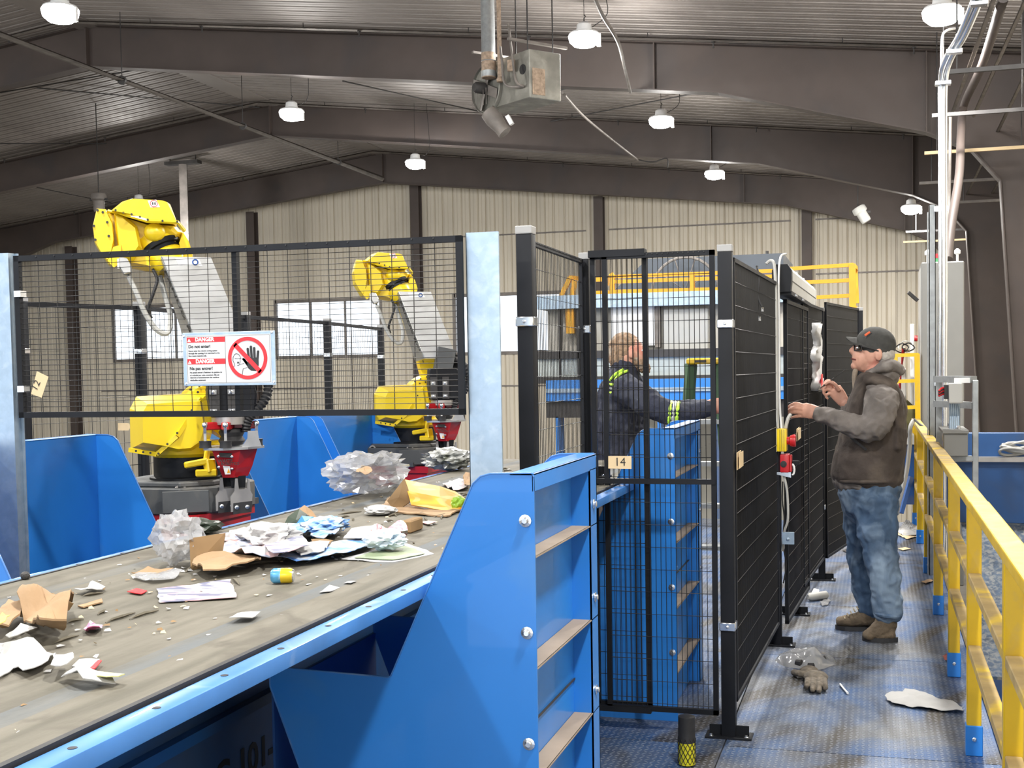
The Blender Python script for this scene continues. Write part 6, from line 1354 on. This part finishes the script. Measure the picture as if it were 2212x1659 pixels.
def crumple(px, py, z, r, h, seed, m, name, label, cat, group=None, ry=None, n=3, amp=.5, smooth=False):
    """crumpled ball / heap resting on z"""
    c = P(px, py, Z=z); bm = bmesh.new(); bmesh.ops.create_icosphere(bm, subdivisions=n, radius=1)
    mb = MB(); vs = []
    for v in bm.verts:
        d = v.co.normalized(); f = 1+amp*.55*(.5-abs(noise.noise(d*1.6+Vector((seed, 0, 0))))*2.)+amp*.30*(.5-abs(noise.noise(d*3.6+Vector((0, seed, 0))))*2.)+amp*.10*(.5-abs(noise.noise(d*8+Vector((0, 0, seed))))*2.)
        q = Vector((d.x*r*f, d.y*(ry or r)*f, d.z*h*.5*f)); vs.append(q)
    mz = min(q.z for q in vs); mb.add([c+q+Vector((0, 0, -mz)) for q in vs], [tuple(v.index for v in f.verts) for f in bm.faces]); bm.free()
    return tag(mb.build(name, m, smooth=smooth), label, cat, group)
def upright(px, base, lean, m, name, label, cat, thick=.004, group=None, curl=0.):
    Yb = P(*base, Z=B_).y; front = []
    for x, y in px:
        p = P(x, y, Y=Yb); p = P(x, y, Y=Yb+lean*(p.z-B_)+curl*math.sin((x-px[0][0])*.06)); front.append(p)
    c = sum(front, Vector())/len(front); n = len(front); back = [v+Vector((.25*thick, thick, -.3*thick)) for v in front]
    c2 = c+Vector((0, -.012, .004)); mb = MB(); vs = front+[c2]+back+[c2+Vector((0, thick, 0))]
    fs = [(i, (i+1) % n, n) for i in range(n)]+[(n+1+(i+1) % n, n+1+i, 2*n+1) for i in range(n)]+[(i, n+1+i, n+1+(i+1) % n, (i+1) % n) for i in range(n)]
    return tag(mb.add(vs, fs).build(name, m), label, cat, group)
B_ = BZ+.001
def pmat(name, base, cols, scale=6, edge=(.5, .55), st=None):
    """printed paper: base colour with blocks of print"""
    m, nt, b = _new(name); c = base
    for i, col in enumerate(cols):
        f = ramp(nt, noise_t(nt, scale*(1+.35*i), 1, stretch=st or (1, 1+i, 1), dist=.3+i), *edge); c = mixc(nt, f, c, col)
    if not isinstance(c, tuple): nt.links.new(c, b.inputs['Base Color'])
    b.inputs['Roughness'].default_value = .45; return m
m_blue = pmat('blue_printed_flyer', (.50, .52, .55), [(.10, .25, .60), (.25, .42, .65)], 12)
m_news = pmat('newsprint', (.42, .42, .42), [(.30, .33, .42), (.62, .45, .45)], 16)
m_pink = pmat('pink_grey_flyer', (.52, .50, .51), [(.62, .40, .45), (.17, .18, .27)], 7)
m_green = pmat('green_printed_card', (.20, .25, .15), [(.30, .34, .22)], 10)
m_orange = pmat('orange_printed_cardboard', (.85, .42, .02), [(.72, .28, .02), (.88, .55, .15)], 5)
m_film = bag_m[0]
B = BZ+.001
P_ = 'paper'; G1 = 'waste on the conveyor belt'
# left heap of cardboard
upright([(43, 1333), (43, 1306), (58, 1300), (87, 1284), (112, 1281), (156, 1303), (146, 1318), (100, 1332)], (95, 1345), .5, 'card_dk', 'cardboard_piece', 'brown cardboard flap standing up at the far left of the belt', 'cardboard')
sheet([(40, 1352), (70, 1325), (150, 1318), (162, 1340), (140, 1372), (145, 1392), (88, 1400), (62, 1372)], B, .03, 2, 'card', 'cardboard_piece', 'large torn brown cardboard piece at the left of the belt', 'cardboard', thick=.004, lift_fn=lambda v, c: .03+.02*math.sin(v.y*30))
sheet([(-10, 1350), (20, 1330), (50, 1332), (45, 1365), (20, 1380), (-10, 1388)], B, .03, 3, 'card', 'cardboard_piece', 'bent brown cardboard cut off by the left edge of the view', 'cardboard', thick=.004, lift_fn=lambda v, c: .02)
sheet([(-8, 1345), (5, 1330), (22, 1335), (12, 1352), (-8, 1362)], B+.05, .02, 4, mat('yellow_paper', (.55, .52, .12), .6), 'yellow_scrap', 'yellow paper scrap on the leftmost cardboard', 'paper')
sheet([(12, 1378), (45, 1355), (82, 1360), (55, 1372), (20, 1382)], B+.02, .008, 5, P_, 'paper_sheet', 'white paper with blue edge under the torn cardboard at left', 'paper')
sheet([(-10, 1432), (10, 1408), (60, 1404), (100, 1415), (125, 1420), (105, 1448), (60, 1468), (30, 1450), (-10, 1476)], B, .03, 6, P_, 'paper_sheet', 'wavy white paper sheet low at the left of the belt', 'paper')
sheet([(-10, 1395), (18, 1394), (22, 1420), (-10, 1428)], B, .006, 61, P_, 'paper_sheet', 'small white card cut off by the left edge above the wavy sheet', 'paper')
sheet([(120, 1420), (158, 1418), (160, 1437), (130, 1452), (110, 1445)], B+.02, .02, 62, P_, 'paper_sheet', 'curled white paper corner right of the wavy sheet', 'paper')
o = sheet([(155, 1446), (172, 1432), (215, 1430), (205, 1448)], B, .006, 7, P_, 'paper_sheet', 'small white paper with red edge beside the curled sheet', 'paper')
sheet([(192, 1449), (212, 1431), (220, 1432), (205, 1449)], B+.006, .004, 71, 'red_ink', 'red_scrap', 'red strip on the small white paper', 'paper')
sheet([(132, 1474), (155, 1468), (212, 1474), (238, 1478), (250, 1488), (200, 1495), (180, 1496)], B, .028, 8, P_, 'paper_sheet', 'white curled paper nearest to the camera on the belt', 'paper')
sheet([(198, 1470), (212, 1456), (270, 1466), (255, 1474), (230, 1478)], B+.012, .012, 9, mat('pale_yellow_foil', (.55, .55, .22), .35), 'foil_scrap', 'pale yellow foil scrap beside the nearest white paper', 'foil')
sheet([(160, 1283), (185, 1278), (200, 1268), (228, 1276), (210, 1285), (190, 1288)], B, .02, 10, P_, 'paper_sheet', 'small bright white paper scrap above the left cardboard', 'paper')
sheet([(168, 1312), (220, 1298), (222, 1304), (180, 1315)], B, .008, 101, 'card', 'cardboard_piece', 'thin brown cardboard strip right of the standing flap', 'cardboard', thick=.003)
# flyer with pictures
sheet([(338, 1275), (497, 1256), (512, 1294), (345, 1304)], B, .003, 11, m_pink, 'printed_leaflet', 'white leaflet with pink and dark print lying flat mid belt', 'leaflet', wrinkle=.2)
crumple(386, 1222, B, .062, .13, 12, m_film, 'plastic_film', 'crumpled clear plastic film left of the standing cardboard', 'plastic film', n=4, amp=.7)
mb = MB(); a, b_ = P(412, 1232, Z=B), P(475, 1222, Z=B); up_ = .085
mb.add([a, b_, b_+Vector((.0, .03, up_)), a+Vector((-.02, .03, up_*.95)), a+Vector((0, .005, 0)), b_+Vector((0, .005, 0)), b_+Vector((0, .035, up_)), a+Vector((-.02, .035, up_*.95))], [(0, 1, 2, 3), (7, 6, 5, 4), (0, 4, 5, 1), (1, 5, 6, 2), (2, 6, 7, 3), (3, 7, 4, 0)])
tag(mb.build('cardboard_piece', 'card_dk'), 'brown cardboard square standing upright mid belt', 'cardboard')
sheet([(418, 1238), (430, 1225), (540, 1220), (566, 1226), (550, 1240), (440, 1256)], B, .02, 13, 'card', 'cardboard_piece', 'long folded brown cardboard in front of the upright square', 'cardboard', thick=.004, lift_fn=lambda v, c: .02)
sheet([(280, 1250), (300, 1245), (345, 1240), (395, 1243), (375, 1256), (330, 1262)], B, .014, 14, m_film, 'plastic_film', 'flat clear plastic wrapper left of the leaflet', 'plastic film')
sheet([(285, 1243), (320, 1232), (375, 1236), (350, 1244)], B, .01, 141, 'card', 'cardboard_piece', 'thin cardboard shreds left of the plastic film', 'cardboard', thick=.003)
sheet([(275, 1282), (295, 1274), (318, 1279), (305, 1287)], B, .008, 15, 'red_ink', 'red_wrapper', 'small red wrapper left of the leaflet', 'wrapper')
# central pile
sheet([(473, 1213), (500, 1185), (545, 1180), (600, 1190), (640, 1205), (600, 1225), (530, 1228)], B, .03, 16, m_news, 'newspaper_sheet', 'crumpled newspaper in the middle pile, left side', 'newspaper', lift_fn=lambda v, c: .02)
crumple(580, 1196, B, .085, .075, 17, P_, 'crumpled_paper', 'crumpled white paper ball in the middle pile', 'paper', n=4, amp=.7)
crumple(530, 1196, B, .07, .06, 171, m_news, 'crumpled_paper', 'crumpled grey newsprint ball left of the white one', 'paper', n=4, amp=.8, ry=.09)
crumple(700, 1158, B, .06, .05, 172, m_blue, 'crumpled_paper', 'crumpled blue and white paper behind the plain white card', 'paper', n=4, amp=.8, ry=.1)
sheet([(598, 1215), (640, 1196), (720, 1188), (850, 1166), (800, 1190), (740, 1212), (640, 1226)], B, .012, 18, m_blue, 'printed_leaflet', 'long blue and white leaflet at the front of the middle pile', 'leaflet', lift_fn=lambda v, c: .012)
sheet([(600, 1160), (625, 1135), (668, 1132), (700, 1142), (660, 1160), (630, 1168)], B+.02, .02, 19, m_blue, 'printed_leaflet', 'blue printed flyer at the top of the middle pile', 'leaflet')
sheet([(570, 1182), (650, 1158), (672, 1180), (640, 1192), (590, 1200)], B+.045, .006, 20, m_pink, 'printed_leaflet', 'white flyer with blue and red print on the middle pile', 'leaflet')
upright([(646, 1099), (657, 1091), (672, 1102), (691, 1128), (686, 1140), (674, 1132), (664, 1110)], (665, 1146), .2, 'card', 'cardboard_piece', 'curved brown cardboard flap rising behind the middle pile', 'cardboard', curl=.02)
upright([(610, 1140), (622, 1116), (648, 1097), (664, 1112), (672, 1136), (640, 1146)], (645, 1144), .5, mat('dark_green_film', (.05, .07, .05), .4), 'dark_wrapper', 'dark green wrapper left of the curved cardboard flap', 'wrapper')
upright([(640, 1132), (652, 1114), (676, 1116), (682, 1132), (660, 1146)], (660, 1150), .3, mat('bright_blue_box', (.04, .22, .55), .4), 'blue_box_scrap', 'bright blue box scrap under the curved cardboard flap', 'box')
sheet([(672, 1152), (700, 1138), (735, 1150), (700, 1170), (670, 1168)], B+.02, .02, 24, m_blue, 'printed_leaflet', 'blue and white carton piece right of the bright blue scrap', 'leaflet')
sheet([(742, 1165), (760, 1143), (815, 1138), (795, 1165)], B+.025, .006, 25, P_, 'paper_sheet', 'plain white card right of the middle pile', 'paper')
mb = MB().tube([P(815, 1152, Z=B+.035), P(866, 1144, Z=B+.035)], .030, 16); tag(mb.build('food_tube', pmat('label_print', (.75, .72, .68), [(.50, .62, .40), (.70, .25, .30)], 22), smooth=True), 'white cardboard tube with green and pink label', 'tube')
mb = MB(); a, b_ = P(866, 1152, Z=B), P(900, 1148, Z=B); mb.box((a.x, a.y, B), (b_.x, b_.y+.06, B+.04)).bevel(.004, 1); tag(mb.build('carton', 'card_dk'), 'small dark open carton right of the labelled tube', 'carton')
sheet([(740, 1210), (790, 1196), (870, 1172), (938, 1200), (850, 1217), (810, 1216)], B, .003, 26, P_, 'picture_card', 'white bordered card with green picture right of the pile', 'card', wrinkle=.2)
sheet([(765, 1207), (800, 1196), (868, 1178), (918, 1199), (850, 1211), (815, 1211)], B+.0035, .003, 26, m_green, 'card_picture', 'green printed face of the white bordered card', 'card', wrinkle=.2)
crumple(833, 1190, B+.006, .055, .05, 27, pmat('pale_blue_film', (.62, .68, .72), [(.45, .55, .62)], 9), 'crumpled_film', 'crumpled pale blue film on the green card', 'plastic film', n=4, amp=.8, ry=.05)
sheet([(628, 1190), (670, 1178), (712, 1178), (700, 1196), (650, 1206)], B+.02, .015, 28, 'paper', 'paper_sheet', 'folded white paper in the centre of the pile', 'paper')
sheet([(672, 1172), (720, 1172), (705, 1182), (680, 1184)], B+.02, .01, 281, 'card_dk', 'cardboard_piece', 'dark cardboard opening in the middle of the pile', 'cardboard')
# drinks can
a, b_ = P(586, 1244, Z=B+.019), P(634, 1243, Z=B+.019); d = (b_-a).normalized()
can = thing('drink_can', 'printed blue and yellow drinks can lying on the belt', 'can', (a+b_)/2-Vector((0, 0, .019)))
MB().lathe(a, [(.014, 0), (.018, .005), (.019, .008), (.019, (b_-a).length*.45)], d, 20).build('can_body', mat('blue_can_print', (.10, .35, .60), .3, .3, var=.4, vs=18, dirt=(.75, .8, .8), ds=20), can, smooth=True)
MB().lathe(a+d*(b_-a).length*.45, [(.0191, 0), (.019, (b_-a).length*.40), (.016, (b_-a).length*.52)], d, 20).build('can_band', mat('yellow_can_print', (.80, .58, .03), .3, .3), can, smooth=True)
MB().lathe(a+d*(b_-a).length*.97, [(.016, 0), (.015, .003)], d, 20).build('can_lid', 'zinc', can, smooth=True)
# orange cardboard box on the right
c0 = P(930, 1100, Z=B)
upright([(836, 1082), (873, 1034), (882, 1060), (884, 1085), (866, 1098), (845, 1094)], (870, 1100), .4, 'card_dk', 'box_flap', 'open brown flap at the left of the orange box', 'cardboard')
sheet([(820, 1102), (840, 1076), (900, 1100), (970, 1106), (1010, 1100), (965, 1118), (880, 1112)], B, .008, 31, 'card', 'box_flap', 'brown inner flap under the orange cardboard', 'cardboard', thick=.005)
mb = MB(); row0 = [P(x, y, Z=B+.01)+Vector((0, 0, 0)) for x, y in ((886, 1085), (920, 1093), (950, 1100), (985, 1102), (1010, 1085))]
ob = P(885, 1092, Y=P(900, 1100, Z=B).y)
Yo = ob.y; prof_t = [(872, 1035), (905, 1042), (950, 1050), (985, 1062), (1012, 1082)]; prof_b = [(888, 1090), (918, 1095), (950, 1101), (975, 1106), (1000, 1100)]
vs = [P(x, y, Y=Yo+.10) for x, y in prof_t]+[P((x+u)/2, (y+v)/2-2, Y=Yo+.02) for (x, y), (u, v) in zip(prof_t, prof_b)]+[P(x, y, Y=Yo-.05) for x, y in prof_b]
vs2 = [v+Vector((0, .006, -.004)) for v in vs]; fs = [(r*5+i, r*5+i+1, r*5+i+6, r*5+i+5) for r in range(2) for i in range(4)]
rim_ = [0, 1, 2, 3, 4, 9, 14, 13, 12, 11, 10, 5]
mb.add(vs+vs2, fs+[tuple(15+i for i in f[::-1]) for f in fs]+[(rim_[i], rim_[(i+1) % 12], rim_[(i+1) % 12]+15, rim_[i]+15) for i in range(12)])
tag(mb.build('orange_box', m_orange), 'bright orange printed cardboard box panel near the right end of the belt', 'box')
crumple(822, 1112, B, .06, .035, 32, 'paper', 'crumpled_paper', 'white crumpled paper left of the orange box', 'paper', n=3, ry=.05)
crumple(992, 1102, B, .03, .05, 33, mat('lime_green_plastic', (.35, .60, .05), .4), 'green_bottle_cap', 'lime green plastic piece at the right corner of the orange box', 'plastic')
sheet([(955, 1050), (985, 1040), (1012, 1042), (1012, 1060), (980, 1062)], B, .025, 34, m_news, 'newspaper_sheet', 'crumpled paper behind the orange box next to the cover sheet', 'newspaper')
sheet([(1000, 1035), (1015, 1030), (1016, 1050), (1004, 1052)], B+.02, .02, 35, 'card', 'cardboard_piece', 'small cardboard piece at the cover sheet edge', 'cardboard')
sheet([(690, 1285), (712, 1270), (735, 1272), (712, 1284)], B, .012, 36, P_, 'paper_sheet', 'thin white paper strip on the empty near part of the belt', 'paper')
sheet([(495, 1350), (520, 1334), (563, 1334), (545, 1348)], B, .014, 37, P_, 'paper_sheet', 'white tissue scrap near the near edge of the belt', 'paper')
sheet([(742, 1264), (758, 1258), (770, 1260), (758, 1266)], B, .008, 38, P_, 'paper_sheet', 'tiny white scrap right of the thin paper strip', 'paper')
sheet([(180, 1365), (195, 1352), (222, 1356), (215, 1372), (190, 1374)], B, .02, 39, pmat('pink_blue_wrapper', (.62, .55, .70), [(.45, .12, .25)], 30), 'sweet_wrapper', 'small pink and violet wrapper below the left cardboard', 'wrapper')
sheet([(905, 1130), (925, 1128), (945, 1132), (925, 1137)], B, .006, 40, pmat('pale_wrapper', (.60, .52, .40), [(.55, .30, .32)], 30), 'sweet_wrapper', 'flat pale wrapper below the orange box', 'wrapper')
# small confetti on the belt: nobody could count it
cf = MB(); RR = random.Random(3)
for i in range(560):
    x = RR.uniform(BX0+.05, BX1-.08); y = RR.uniform(1.2, 6.3); 
    if RR.random() < .35: x = RR.uniform(BX0+.25, BX0+.7)
    s_ = RR.uniform(.003, .011); a = RR.uniform(0, PI); e1 = Vector((math.cos(a)*s_*.6, math.sin(a)*s_, 0)); e2 = Vector((-math.sin(a)*s_*.5, math.cos(a)*s_*.7, RR.uniform(0, .003))); c = Vector((x, y, BZ+.004))
    cf.add([c-e1-e2*.3, c+e1-e2, c+e1*.7+e2, c-e1*.6+e2*.8], [(0, 1, 2, 3)], k=RR.choice((0, 0, 0, 1, 2)))
tag(cf.build('paper_flakes', ['paper', 'tagc', 'card_dk'], recalc=False), 'small pale paper flakes scattered all over the belt', 'debris', kind='stuff')
# dirt ridges of wet fibres left on the belt
fr_ = MB()
for i in range(90):
    x = RR.uniform(BX0+.2, BX1-.35); y = RR.uniform(1.3, 6.3); L = RR.uniform(.03, .12); a = RR.uniform(-.9, .9)
    pts = [Vector((x+math.sin(a)*L*t_+.008*noise.noise(Vector((x*30, t_*4, i))), y+math.cos(a)*L*t_, BZ+.002+.003*math.sin(PI*t_))) for t_ in (0, .25, .5, .75, 1)]
    fr_.tube(pts, [.001, .0035, .004, .003, .001], 5)
tag(fr_.build('fibre_ridges', mat('wet_fibre', (.13, .115, .085), .9)), 'low ridges of wet brown fibre sticking to the belt', 'debris', kind='stuff')
# heaps on the far side rail
crumple(795, 1068, BZ-.0, .14, .16, 41, m_film, 'plastic_film_heap', 'large crumpled heap of clear plastic film on the far rail', 'plastic film', n=4, amp=.75, ry=.22)
sheet([(768, 1022), (785, 1008), (805, 1022), (790, 1028)], BZ+.12, .015, 42, 'card', 'cardboard_piece', 'cardboard scrap on the clear film heap', 'cardboard')
sheet([(840, 1040), (860, 1028), (882, 1024), (878, 1038), (850, 1050)], BZ+.02, .02, 43, 'paper', 'paper_sheet', 'white paper strip right of the clear film heap', 'paper')
crumple(968, 1018, BZ-.0, .12, .10, 44, mat('silver_grey_wrap', (.40, .41, .40), .3, .3, var=.6, vs=14, dirt=(.08, .09, .06), ds=12), 'foil_wrap_heap', 'crumpled silver and black wrap in front of the far robot base', 'plastic film', n=4, amp=.8, ry=.12)
crumple(430, 1156, BZ-.0, .07, .05, 45, mat('black_green_plastic', (.02, .03, .02), .4), 'black_bag_scrap', 'dark plastic scrap on the far rail below the red pedestal', 'plastic')
crumple(55, 1254, BZ+.002, .012, .024, 46, 'dark', 'bolt_nut', 'small round nut on the far rail beside the left cover sheet', 'nut', n=2, amp=.1)
# walkway litter
FZ0 = .004
sheet([(1912, 1509), (1925, 1502), (1950, 1498), (1955, 1490), (1975, 1492), (2040, 1515), (2082, 1532), (2078, 1541), (2000, 1534), (1925, 1522)], FZ0, .016, 50, P_, 'torn_sheet', 'torn white plastic sheet lying by the railing in the foreground', 'sheet')
sheet([(1936, 1150), (1958, 1126), (1990, 1144), (1992, 1160), (1950, 1158)], FZ0, .03, 51, P_, 'paper_sheet', 'crumpled pale paper at the far end of the walkway', 'paper')
sheet([(1930, 1152), (1960, 1140), (1986, 1158), (1960, 1166)], FZ0, .01, 52, 'tagc', 'cardboard_piece', 'flat cream cardboard at the far end of the walkway', 'cardboard')
a, b_ = P(1745, 1290, Z=.03), P(1784, 1285, Z=.03); tag(MB().lathe(a, [(.016, 0), (.028, .02), (.028, (b_-a).length)], b_-a, 16).build('sealant_tube', 'grey_lt', smooth=True), 'white sealant tube lying beside the fence foot', 'tube')
sheet([(1752, 1284), (1758, 1272), (1770, 1275), (1768, 1284)], .03, .004, 53, 'white', 'small_box', 'small white carton standing behind the sealant tube', 'carton')
sheet([(1812, 1505), (1830, 1488), (1834, 1500), (1822, 1502)], FZ0, .006, 54, 'paper', 'tape_scrap', 'small pale tape scrap right of the glove', 'scrap') if False else None
a = P(1815, 1478, Z=.01); tag(MB().tube([a, P(1831, 1497, Z=.01)], .006, 8).build('tape_scrap', 'white'), 'small white plastic tie right of the glove', 'scrap')
sheet([(1772, 1303), (1785, 1292), (1795, 1298), (1788, 1308), (1776, 1310)], FZ0, .01, 55, m_film, 'plastic_scrap', 'little clear plastic scrap between fence and boot', 'plastic')
sheet([(2034, 1420), (2048, 1414), (2058, 1418), (2056, 1432), (2042, 1428)], FZ0, .012, 56, mat('red_brown_scrap', (.22, .04, .03), .5), 'red_scrap', 'small red-brown scrap at the foot of a railing post', 'scrap')
sheet([(1990, 1258), (2008, 1252), (2016, 1256), (2000, 1262)], FZ0, .006, 57, 'card', 'cardboard_piece', 'small cardboard bit beside the railing', 'cardboard')
sheet([(1940, 1186), (1955, 1183), (1968, 1186), (1950, 1190)], FZ0, .006, 58, 'tagc', 'paper_sheet', 'cream paper strip on the far walkway plate', 'paper')
sheet([(1820, 1190), (1835, 1184), (1846, 1190), (1836, 1196)], FZ0, .008, 59, 'dark', 'dark_scrap', 'dark scrap at the foot of the last fence panel', 'scrap')
sheet([(2130, 1440), (2180, 1420), (2225, 1430), (2225, 1480), (2160, 1478)], -.88, .03, 60, 'card', 'cardboard_piece', 'large brown cardboard lying below the railing at the right edge', 'cardboard', thick=.006)
sheet([(2140, 1500), (2190, 1485), (2225, 1500), (2225, 1560), (2170, 1550)], -.75, .03, 63, 'card', 'cardboard_piece', 'second brown cardboard below the railing at the right edge', 'cardboard', thick=.006)
